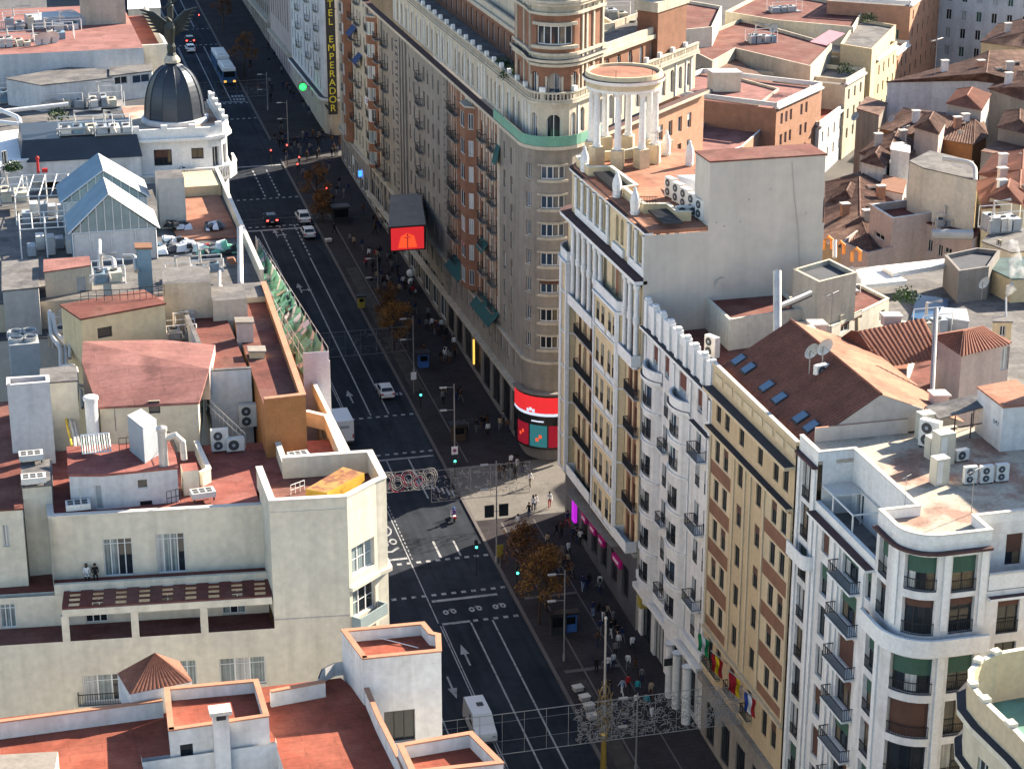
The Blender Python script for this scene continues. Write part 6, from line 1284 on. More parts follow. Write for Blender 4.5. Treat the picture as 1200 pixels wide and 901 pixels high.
# corner building with the green terrace at bottom right
B = thing('apartment_building', 'cream corner building with green roof terrace, at the bottom right edge', 'building', (64, 104, 4)); zt_ = 38.4
pl = [PZ(x, y, 40) for x, y in ((1260, 756), (1200, 759), (1165, 765), (1144, 775), (1134, 786), (1135, 803), (1150, 822), (1190, 860), (1258, 935))]
P = Path([(pl[0][0] + 8, pl[0][1])] + pl + [(pl[-1][0] + .3, 90)]); wo = []
for i_, bxs in ((7, ((1150, 842, 1160, 878),)), (8, ((1182, 872, 1192, 915),))):
    for b_ in bxs: o = opx(P, i_, *b_); wo += [(o[0], o[1], o[2], o[2] + 2.4), (o[0], o[1], o[2] - 3.6, o[2] - 1.2)]
mb = MB(); wall(mb, P, 4, zt_, wo, 'cream', .25); obj('wall', mb, B)
for o in wo: win(P, o, B, n=2, dep=.25, gl='glass')
mb = MB(); mb.prism(inset(P.p + [(90, 90)], .32), zt_ - 2.4, zt_ - 1.9, 'roof_terrace_green'); obj('roof', mb, B)
mb = MB(); strip(mb, P, 0, P.L, zt_ - 1.9, 40.1, -.4, -.004, 'ochre_light', 'cream_light'); strip(mb, P, 0, P.L, 37.9, 38.3, .003, .6, 'cream_light', 'ledge_dark')
for x in (P.c[3] - .3, P.c[4] - .3, P.c[6] - .2, P.c[7] - .3, P.c[7] + 3): strip(mb, P, x, x + .7, 40.104, 40.35, -.5, .1, 'cream_light')
pieces('parapet', mb, B)
mb = MB(); strip(mb, P, 0, P.L, 34.6, 34.9, .003, .5, 'cream_light', 'ledge_dark'); pieces('cornice', mb, B)
# ================================================================ roof equipment
def ac2():
    t = thing('air_conditioner', 'x', 'air unit'); m = MB(); m.box(-.55, -.22, .12, .55, .22, 1.55, 'ac_white'); m.box(-.5, -.2, 0, -.4, .2, .12, 'grille'); m.box(.4, -.2, 0, .5, .2, .12, 'grille'); obj('casing', m, t)
    m = MB()
    for z in (.5, 1.15): m.tube([(-.12, -.222, z), (-.12, -.25, z)], .29, 'grille', 14); m.tube([(-.12, -.251, z), (-.12, -.262, z)], .1, 'ac_grey', 10)
    obj('fan_grille', m, t); return t
def ac1():
    t = thing('air_conditioner', 'x', 'air unit'); m = MB(); m.box(-.48, -.2, .1, .48, .2, .8, 'ac_white'); m.box(-.42, -.18, 0, -.34, .18, .1, 'grille'); m.box(.34, -.18, 0, .42, .18, .1, 'grille'); obj('casing', m, t)
    m = MB(); m.tube([(-.1, -.202, .45), (-.1, -.23, .45)], .29, 'grille', 14); m.tube([(-.1, -.231, .45), (-.1, -.24, .45)], .09, 'ac_grey', 10); obj('fan_grille', m, t); return t
def aclow():
    t = thing('air_conditioner', 'x', 'air unit'); m = MB(); m.box(-.9, -.55, .3, .9, .55, .75, 'ac_white')
    for x in (-.8, .7):
        for y in (-.45, .35): m.box(x, y, 0, x + .1, y + .1, .3, 'grille')
    obj('casing', m, t); m = MB()
    for i in range(3):
        for j in range(2): m.box(-.75 + i * .52, -.42 + j * .46, .752, -.35 + i * .52, -.06 + j * .46, .765, 'grille')
    obj('top_grille', m, t); return t
A2, A1, AL = Placer(ac2), Placer(ac1), Placer(aclow)
EQ = [(A2, 258, 529, ZF, 'white twin fan air unit with big grille on red roof, by the stair rail', 0, 1.25), (A1, 276, 529, ZF, 'square white air unit right of the twin fan unit on the red roof', 0, 1.5), (A2, 291, 501, ZF, 'tall open topped white air unit against the white rear wall', 0, 1.35), (A1, 268, 488, ZF, 'white air unit behind the sloped stair rail', 0, 1.3),
  (AL, 92, 599, ZF + .3, 'low white louvred air unit on the edge in front of the white stair house', 0, 1), (AL, 238, 585, ZF + .15, 'low white louvred air unit on the parapet right of the white stair house', .1, 1), (AL, 350, 540, 42.3, 'low white louvred air unit against the brick end wall', .1, .9), (AL, 37, 541, 43.8, 'flat grey louvred air unit on the far left wall, upper of two', 0, 1), (AL, 40, 568, 43.8, 'flat white louvred air unit on the far left box, lower of two', 0, 1),
  (A2, 1136, 567, 44.21, 'white twin fan air unit, left of the row of three on the weathered roof', 0, .92), (A2, 1155, 566, 44.21, 'white twin fan air unit, middle of the row of three on the weathered roof', 0, .92), (A2, 1173, 564, 44.21, 'white twin fan air unit, right of the row of three on the weathered roof', 0, .92), (A2, 1089, 525, 44.21, 'white twin fan air unit standing by the canopy posts', -.9, 1.5), (A1, 1126, 540, 44.21, 'small grey topped air unit under the canopy', .2, 1.2),
  (A1, 962, 441, 46.2, 'square air unit on the roof ridge under the two dishes', .3, 1.3), (A1, 920, 435, 45.0, 'air unit on the side of the double chimney', .1, .9), (A1, 1143, 443, 42.3, 'air unit on brackets on the tall white house wall', -.3, 1.2), (A2, 834, 419, 41.0, 'beige slatted air unit behind the merlon parapet', -1.2, 1.35), (A1, 769, 352, 40.7, 'small air unit at the foot of the blind wall, left one', 0, 1.2), (A1, 812, 346, 40.7, 'small air unit at the foot of the blind wall, right one', 0, 1.2),
  (A1, 928, 628, 35.6, 'small air unit on the curved balcony, left one', -.8, .9), (A1, 947, 632, 35.6, 'small air unit on the curved balcony, right one', -.8, .9), (A1, 104, 60, 46, 'air unit on the red edge of the white gable roof', 0, 1.4), (A1, 1170, 665, 40.3, 'grey air unit beside the terrace door of the white corner block', 0, .9)]
for P_, px, py, z, lab, rz, sc in EQ: x, y = PZ(px, py, z); P_((x, y, z), rz, lab, 'rooftop air conditioners', sc)
for k in range(5):                          # row of tall condensers on the temple terrace and three low ones at the edge
    x0, y0 = PZ(786, 232, 50.65); x1, y1 = PZ(822, 258, 50.65); A2((x0 + (x1 - x0) * k / 4, y0 + (y1 - y0) * k / 4, 50.62), -1.35, ['farthest', 'second', 'middle', 'fourth', 'nearest'][k] + ' tall grey condenser of the row of five on the temple terrace', 'condensers on the temple terrace', 1.35)
for k, px in enumerate((801, 813, 826)): x, y = PZ(px, 243, 51.6); A1((x, y + .3, 50.62), 0, ['left', 'middle', 'right'][k] + ' low condenser at the edge of the blind wall', 'condensers on the temple terrace', 1.3)
def cabinet(): m = MB(); m.box(-.6, -.5, 0, .6, .5, 2.2, 'ac_beige', 'ac_white'); m.box(-.52, -.52, .2, -.02, -.502, 2.0, 'ac_white'); m.box(.02, -.52, .2, .52, -.502, 2.0, 'ac_beige'); return obj('equipment_cabinet', m, loc=(0, 0, 0))
CB = Placer(cabinet)
for px, py, s, lab in ((1104, 542, 1.15, 'tall beige equipment cabinet on the weathered roof, farther one'), (1100, 566, .95, 'beige equipment cabinet with plates on top, nearer one'), (1092, 536, .8, 'narrow cream cabinet left of the tall beige one'), (1083, 514, 1.0, 'white cabinet beside the twin fan unit by the canopy')): x, y = PZ(px, py, 44.2); o = CB((x, y, 44.21), .12, lab, 'equipment cabinets', s); o['category'] = 'cabinet'
# yellow rusty tank
mb = MB(); b0 = PZ(357, 584, 42.6); F_ = [PZ(358, 573, 44.3), PZ(383, 577, 44.3), PZ(427, 554, 44.3), PZ(402, 547, 44.3)]; mb.prism(F_, 42.51, 44.3, 'yellow_tank', 'rust'); 
mb.face([(F_[0][0] + .35, F_[0][1] - .02, 43.2), (F_[1][0] - .35, F_[1][1] - .03, 43.2), (F_[1][0] - .35, F_[1][1] - .03, 43.9), (F_[0][0] + .35, F_[0][1] - .02, 43.9)], 'rust')
tag(obj('rooftop_tank', mb, loc=(F_[0][0], F_[0][1], 42.5)), 'yellow rusty steel tank lying in the walled roof corner', 'tank')
# air handler with its duct, solar tube panel, stack
mb = MB(); F_ = front(153, 540, 172, 542, 45.9, 1.9); F_ = [PZ(152, 528, 44.49), PZ(170, 543, 44.49), PZ(186, 533, 44.49), PZ(168, 520, 44.49)]; mb.prism(F_, 44.495, 47.4, 'ac_grey', 'ac_white'); cx, cy = [sum(p[i] for p in F_) / 4 for i in (0, 1)]; mb.tube([(cx + .3, cy, 46.0), (cx + .3, cy, 46.15)], .38, 'grille', 14)
tag(obj('air_handler', mb), 'grey box air handler tilted on the red roof of the white stair house', 'air handler')
mb = MB(); x, y = PZ(192, 545, 44.5); mb.lathe((x, y), [(.35, 44.49), (.35, 47.2), (.42, 47.3), (.42, 47.55), (.1, 47.7)], 'steel', 14); mb.tube([(x, y, 46.6), (x + 1.0, y + .1, 46.8), (x + 1.5, y + .1, 46.2), (x + 1.55, y + .1, 44.8)], .26, 'steel', 10); tag(obj('vent_stack', mb), 'shiny steel vent stack with bent duct beside the grey air handler', 'vent')
mb = MB(); F_ = front(97, 533, 130, 530, 44.7, 2.0)
for k in range(12): f = k / 11; a = [F_[0][i] + (F_[1][i] - F_[0][i]) * f for i in (0, 1)]; b = [F_[3][i] + (F_[2][i] - F_[3][i]) * f for i in (0, 1)]; mb.bar((*a, 44.8), (*b, 45.5), .055, 'steel' if k % 2 else 'glass_pale')
mb.bar((*F_[3], 45.5), (*F_[2], 45.5), .1, 'white_metal'); mb.bar((*F_[0], 44.8), (*F_[1], 44.8), .06, 'white_metal'); mb.bar((*F_[3], 44.49), (*F_[3], 45.5), .05, 'steel'); mb.bar((*F_[2], 44.49), (*F_[2], 45.5), .05, 'steel'); tag(obj('solar_collector', mb), 'tilted rack of glass solar tubes on the red roof of the white stair house', 'solar panel')
mb = MB(); x, y = PZ(109, 505, 44.0); mb.lathe((x, y), [(.5, 43.0), (.5, 46.6), (.6, 46.65), (.6, 46.9), (.5, 46.95)], 'white_metal', 16); tag(obj('flue_pipe', mb), 'fat white metal flue with flat cap beside the cream hut', 'flue')
def duct(pts, r, mat, label, name='duct', z=None, n=9):
    P3 = []
    for p in pts:
        if len(p) == 3: P3.append((*PZ(p[0], p[1], p[2]), p[2]))
    mb = MB(); Q = [Vector(P3[0])]
    for i in range(1, len(P3) - 1):           # rounded elbows
        a, b, c = Vector(P3[i - 1]), Vector(P3[i]), Vector(P3[i + 1]); e = min(r * 2.2, (b - a).length * .45, (c - b).length * .45); p, q = b + (a - b).normalized() * e, b + (c - b).normalized() * e
        for t in (0, .33, .67, 1): Q.append(p * (1 - t) ** 2 + b * 2 * t * (1 - t) + q * t * t)
    Q.append(Vector(P3[-1])); mb.tube(Q, r * .68, mat, n)
    return tag(obj(name, mb), label, 'duct')
duct([(58, 365, 46.5), (60, 394, 45.2), (71, 408, 45), (72, 440, 44.2), (73, 455, 43.8)], .28, 'steel', 'left silver duct of the bent pair running down by the cream hut')
duct([(62, 368, 46.5), (65, 390, 45.4), (77, 402, 45), (78, 440, 44.2), (80, 452, 43.8)], .26, 'steel', 'right silver duct of the bent pair running down by the cream hut')
duct([(70, 396, 45.5), (80, 394, 45.7), (82, 402, 45.4), (82, 420, 44.6)], .24, 'steel', 'short arched silver duct right of the bent pair')
duct([(73, 430, 45), (89, 428, 45.4), (90, 452, 44.2), (90, 470, 43.4)], .28, 'steel', 'silver duct with a square bend on the cream hut wall')
duct([(73, 450, 44.6), (75, 461, 44.2), (88, 460, 44.2), (90, 478, 43.3)], .24, 'steel', 'lower silver duct folding round the cream hut, left run')
duct([(82, 452, 44.6), (95, 455, 44.2), (97, 478, 43.3)], .22, 'steel', 'lower silver duct folding round the cream hut, middle run')
duct([(90, 450, 44.8), (100, 453, 44.4), (101, 475, 43.3)], .2, 'steel', 'lower silver duct folding round the cream hut, right run')
duct([(75, 472, 44.2), (79, 500, 44), (84, 522, 44.0)], .13, 'yellow_paint', 'yellow gas pipe running along the roof gutter')
duct([(82, 492, 44), (87, 510, 44), (89, 540, 44)], .2, 'steel', 'long silver duct lying beside the yellow gas pipe, left one'); duct([(87, 494, 44), (91, 512, 44), (93, 523, 44)], .18, 'steel', 'long silver duct lying beside the yellow gas pipe, right one')
duct([(281, 268, 48.6), (282, 336, 45.8), (296, 342, 45.6), (298, 358, 45.2)], .42, 'steel', 'tall steel flue with an elbow beside the cluttered terrace')
duct([(257, 318, 47.8), (257, 338, 46.9), (265, 348, 46.6), (265, 375, 45.2)], .22, 'steel', 'bronze bent vent pipe on the beige stair house'); duct([(259, 335, 47), (258, 345, 46.7), (258, 370, 45.2)], .2, 'steel_dull', 'grey vent pipe on the beige stair house')
duct([(116, 282, 50.5), (117, 320, 48.7)], .3, 'steel', 'steel pipe standing in front of the nearer gabled pavilion')
duct([(120, 302, 49.4), (133, 303, 49.4), (135, 322, 48.7)], .32, 'steel', 'arched silver duct in front of the nearer gabled pavilion'); duct([(144, 300, 49.6), (158, 300, 49.6), (160, 318, 48.9)], .32, 'steel', 'second arched silver duct left of the blue grey chimney')
duct([(26, 40, 49), (27, 80, 46)], .55, 'steel', 'left tall silver flue at top left'); duct([(32, 36, 49), (33, 80, 46)], .5, 'steel', 'right tall silver flue at top left'); duct([(64, 34, 49.5), (66, 68, 47.3)], .3, 'steel', 'thin silver flue before the white gable')
duct([(-10, 125, 46.5), (22, 138, 46.5), (24, 146, 46.2), (-10, 142, 46)], .4, 'white_metal', 'white looped duct at top left'); duct([(0, 131, 45.8), (80, 122, 45.8)], .4, 'white_metal', 'long straight white duct before the low plant room'); duct([(5, 84, 46.3), (52, 80, 46.3)], .35, 'white_metal', 'thin white duct left of the grey hut')
duct([(911, 318, 50.5), (911, 392, 46.0)], .55, 'steel', 'tall steel flue standing right of the cream rooftop box'); duct([(915, 318, 50), (915, 392, 46.0)], .1, 'rust', 'thin rusty pipe strapped beside the tall steel flue')
duct([(912, 360, 47.6), (938, 349, 47.4), (949, 344, 47.4)], .5, 'slate', 'dark square duct bridging from the steel flue to the lift tower')
duct([(1004, 373, 47.0), (1004, 396, 45.6)], .28, 'bronze_post', 'copper coloured flue on the tiled roof'); duct([(1097, 362, 49.2), (1092, 470, 44.0)], .3, 'steel_dull', 'tall thin steel flue left of the tall white house'); duct([(978, 282, 44), (978, 302, 42.6)], .35, 'steel', 'short steel flue by the orange letter, behind the lift tower')
duct([(836, 318, 44.6), (845, 314, 44.7), (847, 334, 43.6)], .55, 'galv', 'grey hooked vent pipe on the blind wall'); duct([(878, 296, 46), (878, 331, 44)], .6, 'galv', 'straight grey vent pipe on the blind wall')
duct([(1105, 186, 41.5), (1135, 190, 41.5), (1143, 196, 41.2), (1143, 212, 40)], .4, 'coping_white', 'pale bent duct on the red stair house')
duct([(1092, 274, 34.3), (1140, 275, 34.3)], .9, 'galv', 'fat silver duct lying behind the pink house'); duct([(1179, 371, 43.6), (1179, 348, 45.2)], .12, 'white_metal', 'thin white flue giving off steam at the right edge')
# chimneys
def chimney_px(px0, px1, pyb, pyt, z, d, mat, cap, label):
    a, b = PZ(px0, pyb, z), PZ(px1, pyb, z); zt = ztop(a, pyt); mb = MB(); t = thing('chimney', label, 'chimney', (*a, z), 'rooftop chimneys'); mb.prism([a, b, (b[0] + .1, b[1] + d), (a[0] + .1, a[1] + d)], z + .01, zt, mat); obj('stack', mb, t); mb = MB(); mb.prism([(a[0] - .12, a[1] - .12), (b[0] + .12, b[1] - .12), (b[0] + .22, b[1] + d + .12), (a[0] - .02, a[1] + d + .12)], zt + .003, zt + .16, cap); obj('cap', mb, t)
for a in ((279, 298, 418, 379, 44.5, 1.2, 'pink_wall', 'stone', 'tall pinkish chimney on the maroon terrace'), (293, 311, 428, 413, 45.2, 1.2, 'yellow_cream', 'stone', 'short cream chimney right of the tall pinkish one'), (163, 180, 346, 292, 46.5, 1.5, 'zinc_blue', 'brick_brown', 'tall blue grey chimney with brown top before the gabled pavilion'), (938, 956, 408, 389, 45.0, 1.3, 'pink_wall', 'coping_white', 'pale double chimney on the tiles, left half'), (951, 968, 398, 382, 45.0, 1.3, 'pink_wall', 'coping_white', 'pale double chimney on the tiles, right half'), (1036, 1056, 383, 372, 46.0, 1.0, 'pink_wall', 'coping_white', 'wide low chimney at the top of the tiled slope'), (1021, 1038, 481, 466, 45.2, 1.1, 'stucco_white', 'coping_white', 'small white chimney on the orange slope'), (1094, 1112, 476, 465, 45.2, 1.2, 'coping_white', 'coping_white', 'cream block chimney by the corrugated canopy'), (835, 868, 108, 86, 31.2, 3, 'cream_light', 'roof_white', 'white boxy chimney on the sunlit roof box'), (122, 131, 350, 318, 46.5, .8, 'galv', 'galv', 'narrow metal clad chimney before the gabled pavilion')): chimney_px(*a)
# dishes and aerials
def dish_():
    t = thing('satellite_dish', 'x', 'dish'); m = MB(); m.bar((0, 0, 0), (0, 0, 1.5), .04, 'steel_dull'); obj('mast', m, t); m = MB(); n = 14
    prev = None
    for r, d in ((.02, .16), (.3, .12), (.55, 0)):
        ring_ = [(r * math.cos(2 * math.pi * k / n), -.15 + d - .25 * r * math.sin(2 * math.pi * k / n), 1.5 + r * math.sin(2 * math.pi * k / n) * .95) for k in range(n)]
        if prev:
            for k in range(n): m.face([prev[k], prev[(k + 1) % n], ring_[(k + 1) % n], ring_[k]], 'ac_white')
        prev = ring_
    m.bar((0, -.1, 1.5), (0, -.6, 1.35), .02, 'steel_dull'); obj('reflector', m, t); return t
DI = Placer(dish_)
for px, py, z, s, lab in ((948, 438, 46.3, 1.35, 'white satellite dish over the roof ridge, left of the pair'), (963, 436, 46.3, 1.5, 'white satellite dish over the roof ridge, right of the pair'), (842, 350, 43.4, 1.1, 'small dish on the cream rooftop box'), (1150, 352, 38, 1.3, 'dish on a mast before the brown box, upper right'), (51, 72, 47.4, 2.0, 'grey dish left of the terracotta hut, top left'), (62, 70, 47.4, 2.0, 'grey dish right of the other one at the terracotta hut'), (1000, 152, 31, 1.4, 'dish on the old roofs below the yellow street front'), (1043, 152, 32, 1.2, 'lower dish on the orange rendered house'), (905, 50, 43, 1.5, 'white dish on the tall blank wall, top right of centre')): x, y = PZ(px, py, z); DI((x, y, z), .3, lab, 'satellite dishes', s)
def aerial(): 
    m = MB(); m.bar((0, 0, 0), (0, 0, 3.2), .03, 'steel_dull'); m.bar((-.7, 0, 3.0), (.7, 0, 3.1), .02, 'steel_dull')
    for k in range(7): m.bar((-.6 + k * .2, -.3 + .02 * k, 3.02), (-.6 + k * .2, .3 - .02 * k, 3.05), .015, 'steel_dull')
    m.bar((0, -.4, 2.5), (0, .4, 2.5), .015, 'steel_dull'); return obj('roof_aerial', m, loc=(0, 0, 0))
AE = Placer(aerial)
for px, py, z, s, lab in ((973, 392, 42.4, 1.3, 'white aerial by the shuttered rooftop house'), (1060, 595, 44.2, .8, 'thin aerial on the weathered roof edge, left one'), (1138, 602, 44.2, 1.1, 'thin aerial on the weathered roof edge, right one'), (95, 595, 44, .5, 'short aerial by the white stair house'), (1095, 95, 34, 2.2, 'tall aerial mast before the shadowed orange street front'), (1060, 178, 33, 1.2, 'aerial beside the red stair house'), (770, 195, 50.6, 1.2, 'thin lattice aerial beside the temple')): x, y = PZ(px, py, z); o = AE((x, y, z), .5, lab, 'roof aerials', s); o['category'] = 'aerial'
# railings on roofs
def rail(pts, h, label, mat='iron', n=7):
    mb = MB(); P3 = [Vector((*PZ(a, b, c), c)) for a, b, c in pts]
    for a, b in zip(P3, P3[1:]):
        for f in (.5, 1): mb.bar(tuple(a + Vector((0, 0, h * f))), tuple(b + Vector((0, 0, h * f))), .03, mat)
        for k in range(n + 1): p = a.lerp(b, k / n); mb.bar(tuple(p), tuple(p + Vector((0, 0, h))), .025, mat)
    return tag(obj('roof_railing', mb), label, 'railing')
rail([(140, 528, 44.5), (200, 520, 44.5), (208, 538, 44.5)], 1, 'thin dark railing behind the grey air handler'); rail([(120, 492, 44.5), (134, 482, 44.5), (136, 505, 44.5)], 1.2, 'dark curved railing beside the cream rooftop block', n=4); rail([(196, 592, 42.15), (212, 588, 42.15)], 1.1, 'short dark railing at the edge of the red roof', n=3); rail([(237, 476, 43.4), (288, 524, 41.7)], 1.2, 'sloping white stair rail on the red roof', 'white_metal', 10); rail([(341, 580, 42.55), (357, 574, 42.55)], .8, 'white rail lying beside the yellow tank', 'white_metal', 3)
rail([(95, 354, 48.66), (150, 352, 48.66), (193, 347, 48.66)], 1, 'railing along the maroon roof of the yellow walled house', n=6); rail([(748, 240, 51.6), (770, 240, 51.6)], .8, 'fine railing on the temple terrace edge', n=12)
mb = MB(); x, y = PZ(450, 787, 39.0); 
# clutter on the terrace by the pavilions
random.seed(5)
for i, (px, py, m, s, lab, nm) in enumerate(((200, 285, 'white_cloth', .9, 'crumpled white sheet over building waste on the cluttered terrace', 'covered_heap'), (222, 292, 'white_cloth', 1.2, 'long heap of white rubble sacks on the cluttered terrace', 'covered_heap'), (262, 296, 'green_mesh', 1.3, 'green sacking bundle at the right end of the cluttered terrace', 'covered_heap'), (246, 290, 'red_paint', .6, 'red bin on the cluttered terrace', 'covered_heap'), (205, 268, 'sign_dark', 1.2, 'black heap of sheets beside the grey lift tower', 'covered_heap'), (250, 268, 'shop_grey', 1.1, 'dark stack of boards on the cluttered terrace', 'covered_heap'), (272, 310, 'brick', .7, 'terracotta pot at the end of the cluttered terrace', 'covered_heap'))):
    x, y = PZ(px, py, 45.4); mb = MB(); s = s * 1.1
    for k in range(16 if i not in (3, 6) else 2):
        w_, d_, h_ = [random.uniform(.15, .55) * s for _ in range(3)]; cx, cy = x + random.gauss(0, .55) * s * (1.6 if i in (0, 1) else 1), y + random.gauss(0, .4) * s; z = 45.36 + max(0, (.5 - .4 * abs(cx - x))) * random.random() * s; t = random.uniform(-.4, .4)
        a = [(cx - w_, cy - d_, z), (cx + w_, cy - d_ + t * d_, z), (cx + w_ - t * w_, cy + d_, z), (cx - w_, cy + d_, z)]; mb.hull(a, [(p[0] * .7 + cx * .3 + t * .2, p[1] * .7 + cy * .3, z + h_ * random.uniform(.5, 1.2)) for p in a], random.choice([m, m, m, 'shop_grey', 'white_cloth', 'sign_dark']) if i not in (3, 6) else m)
    tag(obj({3: 'bin', 5: 'board_stack', 6: 'flower_pot'}.get(i, nm), mb), lab, {3: 'bin', 5: 'boards', 6: 'pot'}.get(i, 'heap'))
def skid(px, py, z, w_, d_, label, sd, tall=1.6):       # frame mounted roof plant: units, duct loop, fans
    random.seed(sd); x, y = PZ(px, py, z); t = thing('rooftop_plant', label, 'roof plant', (x, y, z), 'frame mounted roof plant'); m = MB(); m.box(x, y, z + .01, x + w_, y + d_, z + .16, 'steel_dull')
    for i in (0, 1):
        for j in (0, 1): m.bar((x + i * w_, y + j * d_, z), (x + i * w_, y + j * d_, z + tall + .5), .05, 'white_metal')
    for j in (0, 1): m.bar((x, y + j * d_, z + tall + .5), (x + w_, y + j * d_, z + tall + .5), .05, 'white_metal')
    obj('frame', m, t); k = 0; cx = x + .2
    while cx < x + w_ - .9:
        uw = random.uniform(.7, 1.5); uh = random.uniform(.6, 1) * tall; ud = random.uniform(.5, .9) * d_; m = MB(); m.box(cx, y + .15, z + .165, min(cx + uw, x + w_ - .1), y + .15 + ud, z + uh, random.choice(['ac_white', 'ac_grey', 'galv', 'ac_beige', 'zinc_blue'])); u = obj('unit', m, t); m = MB(); m.lathe((cx + uw * .45, y + .15 + ud * .5), [(.32, z + uh + .003), (.34, z + uh + .14), (.05, z + uh + .1)], 'grille', 12); obj('fan', m, u); cx += uw + random.uniform(.1, .5)
    m = MB(); m.tube([(x - .3, y - .15, z + .3), (x - .3, y - .15, z + tall * .8), (x + w_ * .5, y - .15, z + tall * .85), (x + w_ * .55, y - .15, z + .3)], .14, 'steel', 8); obj('duct', m, t); m = MB(); m.tube([(x + w_ * .3, y + d_ * .6, z + tall), (x + w_ * .3, y + d_ * .6, z + tall + 1.3), (x + w_ * .8, y + d_ * .6, z + tall + 1.4)], .17, 'steel', 8); obj('duct', m, t)
for a in ((-2, 378, 42.6, 4.5, 3.5, 'roof plant in the dark yard at far left, below the grey louvred box', 1), (62, 408, 43.5, 3.0, 2.4, 'roof plant behind the bent duct pair', 2), (110, 335, 48.7, 2.8, 2.0, 'roof plant on the maroon roof of the yellow walled house', 3, 1.2), (196, 330, 45.4, 3.2, 1.6, 'low roof plant left of the cluttered terrace edge', 4, .8), (0, 122, 44.1, 5.0, 3.0, 'roof plant among white ducts at the left edge', 5), (52, 130, 44.1, 5.0, 3.5, 'roof plant in the middle of the brown yard', 6), (105, 128, 44.5, 4.5, 4.0, 'roof plant between mansard and dome, in the brown yard', 7), (-3, 60, 49.2, 5.0, 3.0, 'roof plant at the left edge on the red roof of the white gable', 8), (40, 52, 49.2, 5.5, 2.5, 'long roof plant in the middle of the red roof of the white gable', 22, 1.9), (62, 40, 49.2, 4, 2.5, 'roof plant by the pink box on the red roof of the white gable', 23, 1.4), (5, 40, 49.2, 5, 2.5, 'tall roof plant at the far side of the red roof, top left', 24, 2.2), (70, 160, 50.7, 6.0, 3.0, 'roof plant on top of the slate mansard', 9, 1.0), (112, 160, 50.7, 4.0, 3.0, 'second roof plant on the slate mansard, nearer the dome', 10, 1.1), (0, 240, 46.3, 3, 3, 'roof plant at the left edge beside the steel frames', 11), (606, 8, 57.9, 5, 3, 'roof plant behind the tower top', 12), (700, 28, 57.7, 5, 2.5, 'roof plant on the brick penthouse of the side wing', 13), (880, 52, 32.52, 5, 3, 'roof plant on the red roof of the blank walled block', 14), (905, 16, 33.42, 6, 3, 'roof plant on the stepped roof at the top edge', 15), (1080, 395, 41.3, 3, 2, 'roof plant in the gap left of the tall white house', 16), (1160, 275, 39.1, 4, 3, 'white roof plant on the cream house at the right edge', 17, 2), (196, 400, 44.8, 2.6, 1.5, 'roof plant at the back of the maroon terrace by the chimneys', 25, .9), (225, 322, 46.0, 3.0, 1.4, 'roof plant below the cluttered terrace, beside the steel flue', 26, .9), (1098, 268, 33.45, 4, 1.2, 'roof plant behind the top edge of the pink wing', 18, 1.2), (980, 345, 42.5, 2.5, 1.5, 'roof plant on the shuttered rooftop house', 19, .9), (760, 330, 40.7, 3.0, 1.2, 'roof plant along the foot of the blind wall', 20, .8), (870, 345, 43.4, 2.5, 1.6, 'roof plant on the flat maroon box before the blind wall', 21, .7)): skid(*a)
# cooling fans at left
T_ = thing('cooling_tower', 'pale metal condenser bank with four round fans, far left', 'condenser', (*PZ(25, 415, 42.4), 42.4)); F_ = front(11, 405, 46, 402, 45.4, 4); mb = MB(); mb.prism(F_, 42.3, 45.4, 'ac_grey', 'galv'); obj('casing', mb, T_)
for i in (0, 1):
    for j in (0, 1):
        f, g_ = .27 + .46 * i, .27 + .46 * j; p = [F_[0][q] + (F_[1][q] - F_[0][q]) * f + (F_[3][q] - F_[0][q]) * g_ for q in (0, 1)]; mb = MB(); mb.lathe(p, [(.62, 45.403), (.66, 45.75), (.56, 45.75), (.54, 45.5), (.05, 45.5)], 'galv', 16); mb.lathe(p, [(.5, 45.52), (.05, 45.53)], 'grille', 12); obj('fan', mb, T_)
# steam from the thin flue
M('steam', (.9, .9, .9), 1, 0)
sm = MATS['steam'].node_tree; sm.nodes.remove(sm.nodes['Principled BSDF']); vol = sm.nodes.new('ShaderNodeVolumePrincipled'); vol.inputs['Color'].default_value = (.95, .95, .95, 1); vol.inputs['Density'].default_value = .9; sm.links.new(vol.outputs[0], sm.nodes['Material Output'].inputs['Volume'])
nz = sm.nodes.new('ShaderNodeTexNoise'); nz.inputs['Scale'].default_value = 1.1; nz.inputs['Detail'].default_value = 4; ge = sm.nodes.new('ShaderNodeNewGeometry'); sm.links.new(ge.outputs['Position'], nz.inputs['Vector']); mr = sm.nodes.new('ShaderNodeMapRange'); mr.inputs[1].default_value = .45; mr.inputs[2].default_value = .65; mr.inputs[3].default_value = 0; mr.inputs[4].default_value = 2.4; sm.links.new(nz.outputs['Fac'], mr.inputs[0]); sm.links.new(mr.outputs[0], vol.inputs['Density'])
mb = MB(); x, y = PZ(1179, 347, 45.2); mb.tube([(x, y, 45.2), (x + .5, y, 46), (x + .9, y, 47.0), (x + .8, y, 48.1), (x + .4, y, 49.4), (x + .3, y, 50.6)], [.15, .55, .75, .7, .6, .4], 'steam', 10); tag(obj('steam_plume', mb), 'white steam plume rising from the thin flue at the right edge', 'steam')

